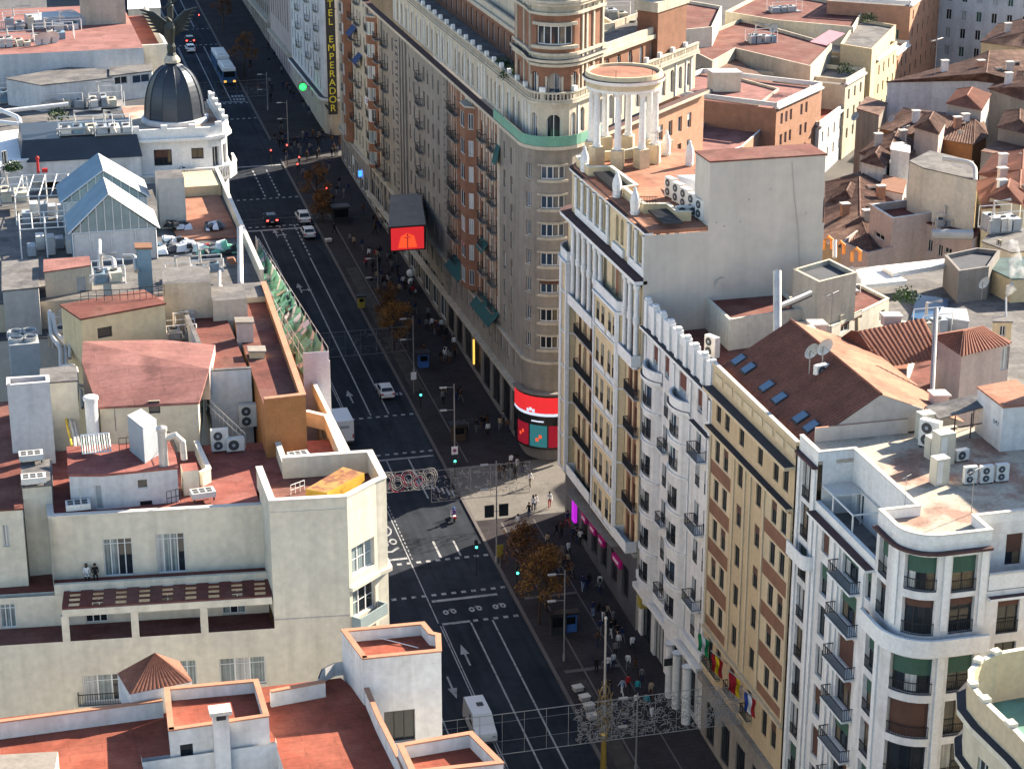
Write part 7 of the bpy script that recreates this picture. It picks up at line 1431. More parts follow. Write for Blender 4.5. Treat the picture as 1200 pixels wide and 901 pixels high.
# ================================================================ street furniture, vehicles, people, trees
def on(px, py, dz=0): p = G(px, py); return (p[0], p[1], gz(p[1]) + dz)
def pv(p): return (p[0], p[1], gz(p[1]) + (.13 if p[0] > 49 else -.02))
def car_mesh(body, kind):
    t = thing('car', 'x', 'car'); L, W, Hh = {'car': (4.3, 1.78, 1.48), 'suv': (4.6, 1.85, 1.75)}[kind]; w = W / 2
    prof = {'car': [(-2.15, .35), (-2.12, .8), (-1.95, .95), (-1.55, 1.0), (1.0, .92), (1.9, .8), (2.12, .6), (2.15, .35)], 'suv': [(-2.3, .4), (-2.28, .95), (-2.1, 1.08), (-1.6, 1.1), (1.15, 1.05), (2.1, .95), (2.28, .7), (2.3, .4)]}[kind]
    m = MB(); a = [(-w * (.92 if z < .5 else 1), y, z) for y, z in prof]; b = [(-p[0], p[1], p[2]) for p in a]; m.hull(a, b, body); cab = [(-1.75 * L / 4.3, prof[3][1]), (-1.3 * L / 4.3, Hh - .03), (.25, Hh), (1.05, prof[4][1])]
    m.hull([(-w * .96 if z < 1.2 else -w * .78, y, z) for y, z in cab], [(w * .96 if z < 1.2 else w * .78, y, z) for y, z in cab], body); obj('body', m, t)
    m = MB(); z0, z1 = prof[3][1] + .05, Hh - .1
    m.face([(-w * .84, -1.76 * L / 4.3, z0), (w * .84, -1.76 * L / 4.3, z0), (w * .72, -1.37 * L / 4.3, z1), (-w * .72, -1.37 * L / 4.3, z1)], 'car_glass'); m.face([(-w * .84, 1.0, z0 + .02), (w * .84, 1.0, z0 + .02), (w * .7, .35, z1), (-w * .7, .35, z1)], 'car_glass')
    for s in (-1, 1): m.face([(s * w * .965, -1.55, z0), (s * w * .965, .85, z0), (s * w * .80, .25, z1), (s * w * .80, -1.2, z1)], 'car_glass')
    obj('window_glass', m, t)
    for s in (-1, 1):
        for y in (-1.35, 1.38): m = MB(); m.tube([(s * (w - .2), y, .32), (s * (w + .01), y, .32)], .32, 'tyre', 12); wl = obj('wheel', m, t); m = MB(); m.tube([(s * (w + .012), y, .32), (s * (w + .02), y, .32)], .18, 'car_silver', 10); obj('rim', m, wl)
    for s in (-1, 1): m = MB(); m.box(s * w * .82 - .16, prof[0][0] - .03, .7, s * w * .82 + .16, prof[0][0] + .04, .9, 'light_red' if body == 'car_black' else 'red_paint'); obj('tail_light', m, t); m = MB(); m.box(s * w * .75 - .2, prof[-1][0] - .12, .6, s * w * .75 + .2, prof[-1][0] - .02, .76, 'car_silver'); obj('headlight', m, t)
    m = MB(); m.box(-.26, prof[0][0] - .02, .5, .26, prof[0][0] + .02, .62, 'sign_white'); obj('number_plate', m, t); return t
CW, CS, CK = Placer(lambda: car_mesh('car_white', 'car')), Placer(lambda: car_mesh('car_white', 'suv')), Placer(lambda: car_mesh('car_black', 'car'))
for P_, px, py, lab in ((CW, 451, 462, 'white saloon car driving alone up the shaded street, right of the straight arrow'), (CW, 361, 276, 'white car just behind the white van near the kerb'), (CS, 355, 259, 'white van like car in front of the white car near the kerb'), (CK, 317, 260, 'black car with lit red tail lights waiting at the stop line'), (CW, 223, 60, 'white car beside the bus at the top left'), (CK, 222, 50, 'dark car with red tail lights past the white car by the bus')):
    x, y, z = on(px, py); P_((x, y, gz(y) - .02), 0, lab); 
def van(L, W, Hh, lab, box=False):
    t = thing('van', lab, 'van'); m = MB(); w = W / 2
    if box: m.box(-w, -L / 2, .55, w, L / 2 - 1.5, Hh, 'car_white'); m.box(-w + .05, -L / 2, .3, w - .05, L / 2, .55, 'grille'); m.box(-w * .55, -L / 2 - .012, Hh - .95, w * .5, -L / 2 - .002, Hh - .6, 'ac_grey'); pf = [(L / 2 - 1.48, .45), (L / 2 - 1.48, 2.1), (L / 2 - 1.0, 2.15), (L / 2 - .4, 1.35), (L / 2, 1.15), (L / 2, .45)]
    else: pf = [(-L / 2, .35), (-L / 2, Hh - .15), (-L / 2 + .25, Hh), (L / 2 - 1.7, Hh), (L / 2 - .95, 1.4), (L / 2 - .1, 1.1), (L / 2, .75), (L / 2, .35)]
    m.hull([(-w * (.9 if z > Hh - .3 else 1), y, z) for y, z in pf], [(w * (.9 if z > Hh - .3 else 1), y, z) for y, z in pf], 'car_white'); obj('body', m, t)
    m = MB(); yf = L / 2
    if box: m.face([(-w * .8, yf - .43, 1.42), (w * .8, yf - .43, 1.42), (w * .75, yf - .93, 2.1), (-w * .75, yf - .93, 2.1)], 'car_glass')
    else:
        m.face([(-w * .88, yf - 1.0, 1.44), (w * .88, yf - 1.0, 1.44), (w * .8, yf - 1.62, Hh - .12), (-w * .8, yf - 1.62, Hh - .12)], 'car_glass'); m.face([(w * .7, -L / 2 - .01, 1.3), (-w * .7, -L / 2 - .01, 1.3), (-w * .66, -L / 2 - .01, Hh - .3), (w * .66, -L / 2 - .01, Hh - .3)], 'car_glass')
        for s in (-1, 1): m.face([(s * (w + .006), yf - 2.6, 1.3), (s * (w + .006), yf - 1.2, 1.3), (s * (w * .93), yf - 1.75, Hh - .32), (s * (w * .93), yf - 2.6, Hh - .32)], 'car_glass'); m.box(-.5, -1, Hh + .004, .1, -.4, Hh + .09, 'grille') if s > 0 else None
    obj('window_glass', m, t)
    for s in (-1, 1):
        for y in (-L / 2 + 1.0, L / 2 - .95): m = MB(); m.tube([(s * (w - .22), y, .34), (s * (w + .01), y, .34)], .34, 'tyre', 12); obj('wheel', m, t)
    for s in (-1, 1): m = MB(); m.box(s * w * .92 - .1, -L / 2 - .03, .9, s * w * .92 + .06, -L / 2 + .02, 1.4, 'red_paint'); obj('tail_light', m, t); m = MB(); m.box(s * w * .7 - .2, L / 2 - .08, .7, s * w * .7 + .2, L / 2 + .02, .9, 'car_silver'); obj('headlight', m, t)
    return t
v = van(5.4, 2.0, 2.35, 'white delivery van half hidden behind the terracotta turret, facing the viewer'); x, y, z = on(570, 868); v.location = (x - .15, y + 2.0, gz(y) - .02); v.rotation_euler = (0, 0, math.pi)
v = van(6.0, 2.2, 3.1, 'white box truck driving away beside the cream block', True); v.name = 'box_truck'; v['category'] = 'truck'; x, y, z = on(405, 524); v.location = (x, y + 3.2, gz(y + 3.2) - .02)
# articulated bus
T_ = thing('bus', 'blue and white articulated bus with amber lights standing at the far kerb', 'bus', (47.0, 398, gz(398))); y0, y1 = 395.8, 414.5; mb = MB()
for a, b in ((y0, y0 + 8.6), (y0 + 9.4, y1)):
    zg = gz((a + b) / 2); mb.box(45.75, a, zg + .35, 48.3, b, zg + 2.6, 'car_blue'); mb.box(45.8, a + .02, zg + 2.603, 48.25, b - .02, zg + 3.2, 'car_white', 'car_white'); mb.box(46.2, a + 1.4, zg + 3.203, 47.9, b - 1.2, zg + 3.4, 'ac_white')
mb.box(45.9, y0 + 8.6, gz(y0) + .7, 48.15, y0 + 9.4, gz(y0) + 3.2, 'grille'); obj('body', mb, T_)
mb = MB(); zg = gz(y0 + 4); mb.box(46.0, y0 - .02, zg + 1.5, 48.05, y0 - .004, zg + 2.6, 'car_glass'); mb.box(48.302, y0 + .6, zg + 1.5, 48.32, y0 + 8.3, zg + 2.5, 'car_glass'); mb.box(45.73, y0 + .6, zg + 1.5, 45.748, y0 + 8.3, zg + 2.5, 'car_glass'); obj('window_glass', mb, T_)
for s in (46.15, 47.9): mb = MB(); mb.box(s - .25, y0 - .06, zg + .5, s + .25, y0 - .003, zg + .85, 'light_amber'); obj('headlight', mb, T_)
for yy in (y0 + 1.8, y0 + 6.4, y1 - 2.5):
    for s in (45.8, 48.0): mb = MB(); mb.tube([(s, yy, gz(yy) + .48), (s + .28, yy, gz(yy) + .48)], .48, 'tyre', 12); obj('wheel', mb, T_)
# people
def body_mesh(pose):
    J = [(0, 0, .95, .13), (0, .0, 1.14, .125), (0, .01, 1.34, .15), (0, .01, 1.5, .062), (0, .02, 1.56, .075), (0, .03, 1.66, .1), (0, .01, 1.75, .07)]
    E = [(0, 1), (1, 2), (2, 3), (3, 4), (4, 5), (5, 6)]; st = {'walk': 1, 'stride': -1.25, 'stand': 0, 'sit': 0}[pose]
    for s in (-1, 1):
        f = st * s * .22; i = len(J)
        if pose == 'sit': J += [(s * .18, .0, 1.43, .07), (s * .24, .02, 1.15, .052), (s * .16, .26, 1.06, .042), (s * .12, .33, 1.04, .04), (s * .1, .03, .9, .1), (s * .12, .46, .92, .075), (s * .12, .48, .48, .055), (s * .12, .6, .44, .045)]
        else: J += [(s * .18, 0, 1.43, .07), (s * .235, -f * .6, 1.15, .052), (s * .235, -f * 1.2 + .06, .93, .042), (s * .23, -f * 1.35 + .08, .83, .04), (s * .095, f * .1, .88, .1), (s * .1, f * .9 + .04, .5, .068), (s * .1, f * 1.5 - .03, .1, .05), (s * .105, f * 1.5 + .12, .05, .045)]
        E += [(2, i), (i, i + 1), (i + 1, i + 2), (i + 2, i + 3), (0, i + 4), (i + 4, i + 5), (i + 5, i + 6), (i + 6, i + 7)]
    me = bpy.data.meshes.new('p'); me.from_pydata([j[:3] for j in J], E, []); o = bpy.data.objects.new('tmp', me); COL.objects.link(o); mo = o.modifiers.new('s', 'SKIN'); sv_ = me.skin_vertices[0].data
    for k, j in enumerate(J): sv_[k].radius = (j[3], j[3] * .85)
    sv_[0].use_root = True; ss = o.modifiers.new('d', 'SUBSURF'); ss.levels = 1; ss.render_levels = 1; dg = bpy.context.evaluated_depsgraph_get(); dg.update(); out = bpy.data.meshes.new_from_object(o.evaluated_get(dg)); bpy.data.objects.remove(o)
    out.materials.clear()
    for m_ in ('skin', 'cloth_black', 'cloth_navy', 'hair'): out.materials.append(MATS[m_])
    for p in out.polygons:
        c = p.center; p.use_smooth = True; hand = (abs(c.x) > .18 and .7 < c.z < .9) if pose != 'sit' else (c.y > .25 and 1.0 < c.z < 1.12 and abs(c.x) < .2)
        p.material_index = 0 if c.z > 1.5 or hand else (3 if c.z < (.1 if pose != 'sit' else .5) else (1 if c.z > .93 or (abs(c.x) > .17 and c.z > .8 and pose != 'sit') else 2))
    out.name = 'person'; return out
BODY = {k: body_mesh(k) for k in ('walk', 'stride', 'stand', 'sit')}
hm = MB(); hm.lathe((0, 0), [(.095, 1.60), (.112, 1.66), (.105, 1.73), (.07, 1.775), (.01, 1.785)], 'hair', 10); HAIR = mesh_of('hair', hm); hm = MB(); hm.lathe((0, -.02), [(.10, 1.44), (.115, 1.55), (.115, 1.66), (.105, 1.73), (.07, 1.775), (.01, 1.785)], 'hair', 10); HAIRL = mesh_of('hair', hm)
seen = {}
def person(loc, rz, pose, top, legs, label, cat='person', sc=1.0, long=False, skirt=False):
    o = bpy.data.objects.new('person', BODY[pose]); COL.objects.link(o); o.location = loc; o.rotation_euler = (0, 0, rz); o.scale = (sc,) * 3
    for i, k in ((1, top), (2, legs)): o.material_slots[i].link = 'OBJECT'; o.material_slots[i].material = MATS['cloth_' + k.replace(' ', '_')]
    h = bpy.data.objects.new('hair', HAIRL if long else HAIR); COL.objects.link(h); h.parent = o
    o['label'] = label; o['category'] = cat; return o
def pl_people(spots):
    for px, py, top, legs, where in spots:
        x, y, z = on(px, py); k = f'pedestrian in {top} top and {legs} trousers {where}'; lab = k
        seen.setdefault(lab, []).append(person((x, y, gz(y) + .13), random.uniform(-.4, .4) + random.choice([0, math.pi]), random.choice(['walk', 'stride', 'walk', 'stand']), top, legs, lab, sc=random.uniform(1.0, 1.12), long=random.random() < .4))
random.seed(21)
near = [(707, 728, 'black', 'white'), (701, 727, 'black', 'navy'), (711, 727, 'beige', 'black'), (695, 724, 'navy', 'pale blue'), (716, 748, 'black', 'white'), (724, 750, 'black', 'beige'), (721, 771, 'grey', 'black'), (741, 765, 'white', 'black'), (715, 815, 'black', 'navy'), (729, 816, 'pale blue', 'white'), (736, 812, 'red', 'black'), (747, 816, 'teal', 'navy'), (763, 819, 'beige', 'brown'), (757, 833, 'teal', 'black'), (754, 687, 'white', 'black'), (683, 693, 'navy', 'pale blue'), (690, 692, 'black', 'navy'), (653, 672, 'white', 'navy')]
pl_people([n + ('before the white and ochre fronts',) for n in near])
pl_people([n + ('in the shade of the cream block with loggias',) for n in ((652, 632, 'black', 'black'), (658, 630, 'brown', 'black'), (676, 639, 'black', 'navy'), (680, 640, 'white', 'black'), (684, 642, 'black', 'grey'), (665, 618, 'navy', 'red'), (644, 596, 'white', 'red'), (620, 608, 'black', 'navy'), (615, 628, 'black', 'black'), (607, 622, 'white', 'beige'))])
pl_people([n + ('at the sunlit street corner',) for n in ((598, 559, 'black', 'grey'), (604, 563, 'black', 'black'), (585, 563, 'brown', 'black'), (591, 560, 'black', 'brown'), (599, 549, 'white', 'black'), (606, 548, 'black', 'white'), (612, 556, 'black', 'navy'), (621, 571, 'white', 'brown'), (625, 600, 'white', 'navy'), (628, 598, 'white', 'grey'))])
for k in range(34):
    gx, gy = random.choice([(57, 170), (56.2, 178), (57.5, 186), (56, 193), (55, 163), (57, 199), (54.5, 172)]); x, y = min(58.6, max(52.3, gx + random.gauss(0, 1.0))), gy + random.gauss(0, 1.6); tp, lg = random.choice(['black', 'navy', 'grey', 'black', 'brown', 'beige', 'white']), random.choice(['black', 'navy', 'grey']); w_ = 'walking in the shade below the right hand fronts'; lab = f'pedestrian in {tp} top and {lg} trousers {w_}'
    seen.setdefault(lab, []).append(person((x, y, gz(y) + .13), random.choice([0, math.pi]) + random.uniform(-.4, .4), random.choice(['walk', 'stride', 'walk', 'stand']), tp, lg, lab, sc=random.uniform(.98, 1.08), long=random.random() < .4))
mid = []
T_ops, L_ops = ['black', 'navy', 'grey', 'brown', 'black', 'black', 'navy', 'white', 'beige', 'red', 'black', 'grey'], ['black', 'navy', 'grey', 'black', 'brown']
for k in range(26):                        # loose knots of two to five people
    y = random.uniform(223, 302); x = random.uniform(52.6, 58.0)
    for q in range(random.choice([2, 3, 4, 5])): mid.append((min(58.7, max(52.2, x + random.gauss(0, .8))), y + random.gauss(0, 1.0)))
for k, (x, y) in enumerate(mid):
    tp, lg = random.choice(T_ops), random.choice(L_ops); w_ = 'between the round tower and the yellow tree' if y < 258 else 'by the cinema canopy'; lab = f'pedestrian in {tp} top and {lg} trousers {w_}'
    seen.setdefault(lab, []).append(person((x, y, gz(y) + .13), random.choice([0, math.pi]) + random.uniform(-.4, .4), random.choice(['walk', 'stride', 'stand']), tp, lg, lab, sc=1.08, long=random.random() < .4))
for k in range(78):
    x, y = (random.uniform(49.5, 61), random.uniform(344, 358)) if k < 40 else (random.uniform(51, 58.5), random.uniform(303, 342) if k < 58 else random.uniform(360, 425)); tp, lg = random.choice(T_ops[:6]), random.choice(L_ops[:3]); w_ = 'crossing the far sunlit side street' if k < 40 else ('on the pavement before the far crossing' if k < 58 else 'on the pavement by the white hotel'); lab = f'pedestrian in {tp} top and {lg} trousers {w_}'
    seen.setdefault(lab, []).append(person((x, y, gz(y) + (.13 if k >= 40 else -.02)), random.choice([0, math.pi]) + random.uniform(-.5, .5), random.choice(['walk', 'stride', 'stand']), tp, lg, lab, sc=1.08))
for lab, L in seen.items():
    for o in L: o['group'] = 'pedestrians' if len(L) == 1 else lab.replace('pedestrian', 'pedestrians', 1)
x = PZ(101, 672, 36.97)[0]; y = wA.p[0][1] + (x - 2.4) * (wA.p[1][1] - wA.p[0][1]) / 15.6 - .35; person((x, y, 36.52), math.pi, 'sit', 'white', 'black', 'person in white top sitting on the cream terrace, left of the two', long=True); person((x + .62, y - .08, 36.52), math.pi, 'sit', 'black', 'black', 'person in black jacket sitting on the cream terrace, right of the two')
# scooter with rider
x, y, z = on(531, 609); T_ = thing('scooter', 'white and red motor scooter ridden across the sunlit crossing', 'scooter', (x, y, gz(y) - .02)); zb = gz(y) - .02; mb = MB()
mb.hull([(x - .16, y - .85, zb + .55), (x + .16, y - .85, zb + .55), (x + .16, y - .85, zb + .8), (x - .16, y - .85, zb + .8)], [(x - .15, y, zb + .4), (x + .15, y, zb + .4), (x + .15, y, zb + .78), (x - .15, y, zb + .78)], 'car_white'); mb.box(x - .18, y, zb + .25, x + .18, y + .45, zb + .36, 'car_white'); mb.hull([(x - .2, y + .45, zb + .3), (x + .2, y + .45, zb + .3), (x + .2, y + .5, zb + .3), (x - .2, y + .5, zb + .3)], [(x - .15, y + .6, zb + 1.05), (x + .15, y + .6, zb + 1.05), (x + .15, y + .68, zb + 1.05), (x - .15, y + .68, zb + 1.05)], 'car_white'); mb.box(x - .17, y - .98, zb + .55, x + .17, y - .86, zb + .78, 'red_paint'); mb.bar((x - .36, y + .5, zb + 1.12), (x + .36, y + .5, zb + 1.12), .025, 'grille'); obj('body', mb, T_)
for yy in (y - .62, y + .68): mb = MB(); mb.tube([(x - .06, yy, zb + .25), (x + .06, yy, zb + .25)], .25, 'tyre', 14); obj('wheel', mb, T_)
person((x, y - .38, zb - .12), 0, 'sit', 'purple', 'black', 'scooter rider in purple jacket and helmet in the sunlit crossing', 'person'); h = MB(); h.lathe((x, y - .36), [(.08, zb + 1.4), (.14, zb + 1.5), (.14, zb + 1.6), (.08, zb + 1.72), (.01, zb + 1.74)], 'sign_blue', 12); tag(obj('helmet', h), 'blue helmet worn by the scooter rider in the crossing', 'helmet')
# trees
def tree(loc, h, r, leaf, label, n=1500, seed=1):
    random.seed(seed); t = thing('street_tree', label, 'tree', loc, 'autumn street trees'); x, y, z = loc; m = MB(); m.tube([(x, y, z), (x + .05, y, z + h * .3), (x - .05, y + .1, z + h * .55), (x, y, z + h * .85)], [.16, .12, .09, .03], 'bark', 8); tips = []
    for k in range(14):
        a = k * 2.4; zz_ = z + h * (.32 + .04 * k); d = r * random.uniform(.55, .95) * (1 - .035 * k); p = (x + d * math.cos(a), y + d * math.sin(a), zz_ + random.uniform(.4, 1.4)); m.tube([(x, y, zz_ - .4), ((x + p[0]) / 2, (y + p[1]) / 2, zz_ + .2), p], [.06, .045, .015], 'bark', 5); tips.append(p)
    tips.append((x, y, z + h * .92)); obj('trunk', m, t); m = MB()
    cl = [(p[0] + random.gauss(0, .35), p[1] + random.gauss(0, .35), p[2] + random.gauss(0, .35), random.uniform(.45, .95)) for p in tips for _ in range(2)]
    for k in range(n):
        c = random.choice(cl); u = Vector((random.gauss(0, 1), random.gauss(0, 1), random.gauss(0, 1))).normalized() * c[3] * random.random() ** .4; p = Vector(c[:3]) + u; a = Vector((random.gauss(0, 1), random.gauss(0, 1), random.gauss(0, .6))).normalized() * random.uniform(.09, .17); b = a.cross(Vector((random.gauss(0, 1), random.gauss(0, 1), random.gauss(0, 1)))).normalized() * random.uniform(.06, .11)
        m.face([tuple(p - a), tuple(p + b), tuple(p + a), tuple(p - b)], random.choice(leaf))
    obj('crown', m, t); return t
for px, py, h, r, lf, lab, sd in ((632, 733, 8.5, 2.6, ['leaf_orange', 'leaf_rust', 'leaf_yellow'], 'sparse orange tree on the pavement, nearest to the viewer', 1), (640, 715, 7.0, 2.1, ['leaf_rust', 'leaf_orange'], 'thin rust tree right behind the nearest orange tree', 6), (612, 680, 6.0, 2.0, ['leaf_rust', 'leaf_rust', 'leaf_orange'], 'small rust coloured tree left of the sparse orange one', 2), (462, 412, 6.5, 2.4, ['leaf_orange', 'leaf_yellow', 'leaf_orange'], 'round golden tree behind the hanging light net in mid street', 3), (372, 248, 7.0, 2.6, ['leaf_orange', 'leaf_rust'], 'orange tree before the far crossing', 4), (378, 262, 4.5, 1.7, ['leaf_rust', 'leaf_orange'], 'small rust tree just below the orange one near the far crossing', 7), (287, 92, 9, 2.6, ['leaf_rust', 'leaf_rust', 'leaf_orange'], 'tall rust tree right of the bus', 5), (262, 36, 9, 2.6, ['leaf_rust', 'leaf_rust'], 'tall rust tree at the top edge beyond the bus', 8), (455, 385, 5.0, 1.8, ['leaf_rust', 'leaf_orange'], 'dull rust tree beside the round golden one', 9)):
    x, y, z = on(px, py); tree((x, y, gz(y) + .13), h, r, lf, lab, 1700, sd)
# lamps, signals, signs
def lamp(px, py, ptop, label, arm=1.0):
    x, y, z = on(px, py); zt = ztop((x, y), ptop); zb = gz(y) + .13; t = thing('street_lamp', label, 'street lamp', (x, y, zb), 'street lamps on the right pavement'); m = MB(); m.lathe((x, y), [(.16, zb), (.14, zb + .6), (.09, zb + .8), (.06, zt)], 'steel_dull', 10); obj('pole', m, t)
    for zz_ in (zt - .4, zt - 3.2): m = MB(); m.bar((x, y, zz_), (x - arm, y, zz_ + .1), .035, 'steel_dull'); m.box(x - arm - .7, y - .16, zz_ + .02, x - arm + .1, y + .16, zz_ + .14, 'steel'); obj('lamp_head', m, t)
for a in ((533, 545, 450, 'grey double arm street lamp below the screened tower corner'), (661, 775, 668, 'grey street lamp behind the sparse orange tree'), (582, 660, 540, 'grey street lamp in the sunlit corner with two dark boxes'), (745, 905, 812, 'grey street lamp at the bottom by the light net'), (485, 440, 370, 'grey street lamp beside the golden tree'), (443, 340, 300, 'grey street lamp left of the cinema canopy'), (314, 130, 85, 'grey street lamp by the white hotel'), (338, 175, 118, 'grey street lamp at the far sunlit crossing')): lamp(*a)
x, y, z = on(582, 660); mb = MB(); zb = ztop((x, y), 605)
for s in (-1, 1): mb.box(x + s * .78 - .5, y - .08, zb, x + s * .78 + .5, y + .08, zb + 1.35, 'sign_dark')
mb.bar((x - 1.2, y, zb + .6), (x + 1.2, y, zb + .6), .04, 'steel_dull'); tag(obj('signal_board', mb), 'pair of dark square boards on the lamp post in the sunlit corner', 'sign')
def signal(px, py, ptop, mat, label, arm=0):
    x, y, z = on(px, py); zt = ztop((x, y), ptop); zb = gz(y) + .13; t = thing('traffic_light', label, 'traffic light', (x, y, zb), 'traffic lights'); m = MB(); m.tube([(x, y, zb), (x, y, zt)], .06, 'sign_dark', 8); m.bar((x, y, zt), (x - arm, y, zt), .05, 'sign_dark') if arm else None; obj('pole', m, t)
    for k, xx in enumerate([x] + ([x - arm] if arm else [])): m = MB(); zh = zt - .1 if not k else zt + .2; m.box(xx - .17, y - .2, zh - .9, xx + .17, y + .1, zh, 'sign_dark'); h = obj('signal_head', m, t); m = MB(); m.tube([(xx, y - .201, zh - (.2 if 'red' in mat else .7)), (xx, y - .23, zh - (.2 if 'red' in mat else .7))], .13, mat, 12); obj('lens', m, h)
for a in ((493, 480, 455, 'tl_green', 'green traffic light at the kerb above the middle crossing'), (606, 700, 662, 'tl_green', 'green traffic light right of the nearest rust tree'), (558, 675, 632, 'tl_green', 'green traffic light over the road at the sunlit corner'), (349, 213, 190, 'light_red', 'red traffic light at the near side of the far crossing, lowest'), (337, 195, 168, 'light_red', 'red traffic light in the middle of the far crossing, highest'), (318, 195, 174, 'light_red', 'red traffic light standing in the road at the far crossing'), (351, 200, 182, 'light_red', 'red traffic light near the pedestrians at the far crossing'), (234, 38, 16, 'light_red', 'red traffic light past the bronze wing, top left'), (533, 560, 532, 'tl_green', 'green traffic light under the tower by the no entry sign'), (383, 248, 288 - 70, 'light_red', 'red traffic light under the orange tree')): signal(*a)
def plate(px, py, ptop, w_, h_, mat, label, disc=None, name='road_sign'):
    x, y, z = on(px, py); zt = ztop((x, y), ptop); zb = gz(y) + .13; t = thing(name, label, 'sign', (x, y, zb)); m = MB(); m.tube([(x, y, zb), (x, y, zt - h_)], .04, 'steel_dull', 6); obj('post', m, t); m = MB(); m.box(x - w_ / 2, y - .04, zt - h_, x + w_ / 2, y, zt, mat); q = obj('plate', m, t)
    if disc: m = MB(); m.tube([(x, y - .041, zt - h_ / 2), (x, y - .055, zt - h_ / 2)], w_ * .3, disc, 14); m.tube([(x, y - .056, zt - h_ / 2), (x, y - .06, zt - h_ / 2)], w_ * .17, 'sign_blue', 12); obj('disc', m, q)
plate(533, 552, 523, .75, 1.0, 'sign_white', 'white no parking sign with a red and blue disc beside the tower lamp', 'red_paint'); plate(485, 463, 436, .7, 1.0, 'sign_white', 'white sign plate beside the golden tree lamp', None); plate(586, 665, 638, .7, 1.4, 'sign_yellow', 'yellow notice board at the sunlit corner'); plate(424, 225, 200, 1.0, 1.0, 'screen_blue', 'small bright blue lit screen on the far pavement', None, 'lit_sign'); plate(355, 118, 96, .2, .3, 'sign_dark', 'dark post of the green cross at the hotel corner')
x, y, zt = PX(356, 102, 57.2); mb = MB(); mb.tube([(x - .2, y, zt), (x - .2, y - .15, zt)], .62, 'light_green', 20); mb.tube([(x - .2, y + .3, zt), (x - .2, y - .1, zt)], .72, 'sign_dark', 20); mb.bar((x - .2, y - .05, zt), (59.2, y - .05, zt), .05, 'sign_dark'); tag(obj('green_lamp', mb), 'round bright green lit lamp sign hanging at the hotel corner', 'sign')
# tall ornate mast in front
x, y, z = on(706, 960); T_ = thing('ornate_lamp_mast', 'tall slim mast with a gilded oval crest, at the bottom in front', 'mast', (x, y, gz(y))); zt, z1, z2 = ztop((x, y), 722), ztop((x, y), 808), ztop((x, y), 860); mb = MB(); mb.lathe((x, y), [(.32, gz(y)), (.3, z2 - 4), (.22, z2 - .6), (.3, z2), (.12, z2 + .3)], 'gilt', 12); mb.lathe((x, y), [(.11, z2 + .2), (.1, z1), (.09, zt - .3), (.14, zt - .2), (.05, zt)], 'steel', 10); obj('mast', mb, T_)
mb = MB(); zc_ = (z1 + ztop((x, y), 852)) / 2; hh = (z1 - ztop((x, y), 852)) / 2 + .5
for r, k0 in ((1, 28), (.62, 24), (.3, 16)): mb.tube([(x + .62 * r * math.cos(2 * math.pi * k / k0), y - .12, zc_ + hh * r * math.sin(2 * math.pi * k / k0)) for k in range(k0 + 1)], .07, 'bronze_post', 6)
for k in range(14): a = 2 * math.pi * k / 14; mb.tube([(x + .3 * .62 * math.cos(a), y - .12, zc_ + .3 * hh * math.sin(a)), (x + .86 * math.cos(a + .12), y - .12, zc_ + hh * 1.25 * math.sin(a + .12))], [.05, .03], 'gilt' if k % 2 else 'bronze_post', 5)
obj('crest', mb, T_)
# festive light nets hung over the street
def net(xa, xb, y, zt, zb, label, rings=0, curls=120, col='wire', x_curl=None, seed=3):
    random.seed(seed); t = thing('light_net', label, 'light net', (xa, y, zb), 'unlit festive light nets'); m = MB()
    for z in (zt, zb): m.bar((xa, y, z), (xb, y, z), .035, col)
    for z in (zb + (zt - zb) * .33, zb + (zt - zb) * .8): m.bar((xa, y, z), (xb, y, z), .012, col)
    n = max(3, int((xb - xa) / 1.9))
    for k in range(n + 1): xx = xa + (xb - xa) * k / n; m.bar((xx, y, zb), (xx, y, zt), .02, col)
    obj('cables', m, t); m = MB(); lo, hi = x_curl or (xa, xb)
    for k in range(curls):
        cx_, cz_ = random.uniform(lo, hi), random.uniform(zb + .15, zt - .15); r = random.uniform(.12, .4); a0 = random.random() * 6
        m.tube([(cx_ + r * math.cos(a0 + q * .75), y - .02, min(zt, max(zb, cz_ + r * .8 * math.sin(a0 + q * .75)))) for q in range(5)], .02, col, 4)
    for k in range(rings):
        cx_ = lo + (hi - lo) * (k + .5) / rings; cz_ = zb + (zt - zb) * (.42 + .2 * (k % 2))
        for r in (1, .75, .5): m.tube([(cx_ + r * .85 * math.cos(2 * math.pi * q / 16), y - .03, cz_ + r * 1.0 * math.sin(2 * math.pi * q / 16)) for q in range(17)], .035, 'bulb_red' if (k + int(r * 4)) % 6 == 0 else 'wire', 4)
    if curls or rings: obj('ornament', m, t)
    return t
yN = 203.0; a, b = PY(450, 556, yN), PY(510, 575, yN); net(a[0] - 1.5, b[0], yN, (a[2] + b[2]) / 2 + 1.4, (a[2] + b[2]) / 2 - .9, 'light net with white and red rings over the road at the sunlit crossing', 6, 60, 'wire')
yN = 206.0; a, b = PY(505, 552, yN), PY(600, 573, yN); net(a[0], b[0] + 2, yN, a[2], b[2] - .6, 'dark curly light net continuing over the pavement at the tower corner', 0, 150, 'wire_dark', None, 5)
yN = 148.0; a, b = PY(540, 845, yN), PY(845, 880, yN); c = PY(700, 870, yN); net(a[0] - 6, 56.6, yN, a[2] + .2, c[2] + .1, 'long curly light net across the road at the bottom, behind the gilded mast', 0, 520, 'wire', (44, 56.6), 6)
a = PY(765, 820, 149.5); net(57.0, 60.2, 149.5, a[2] + .3, a[2] - 3.4, 'dense curly light net over the pavement before the ochre front', 0, 300, 'wire', None, 8)
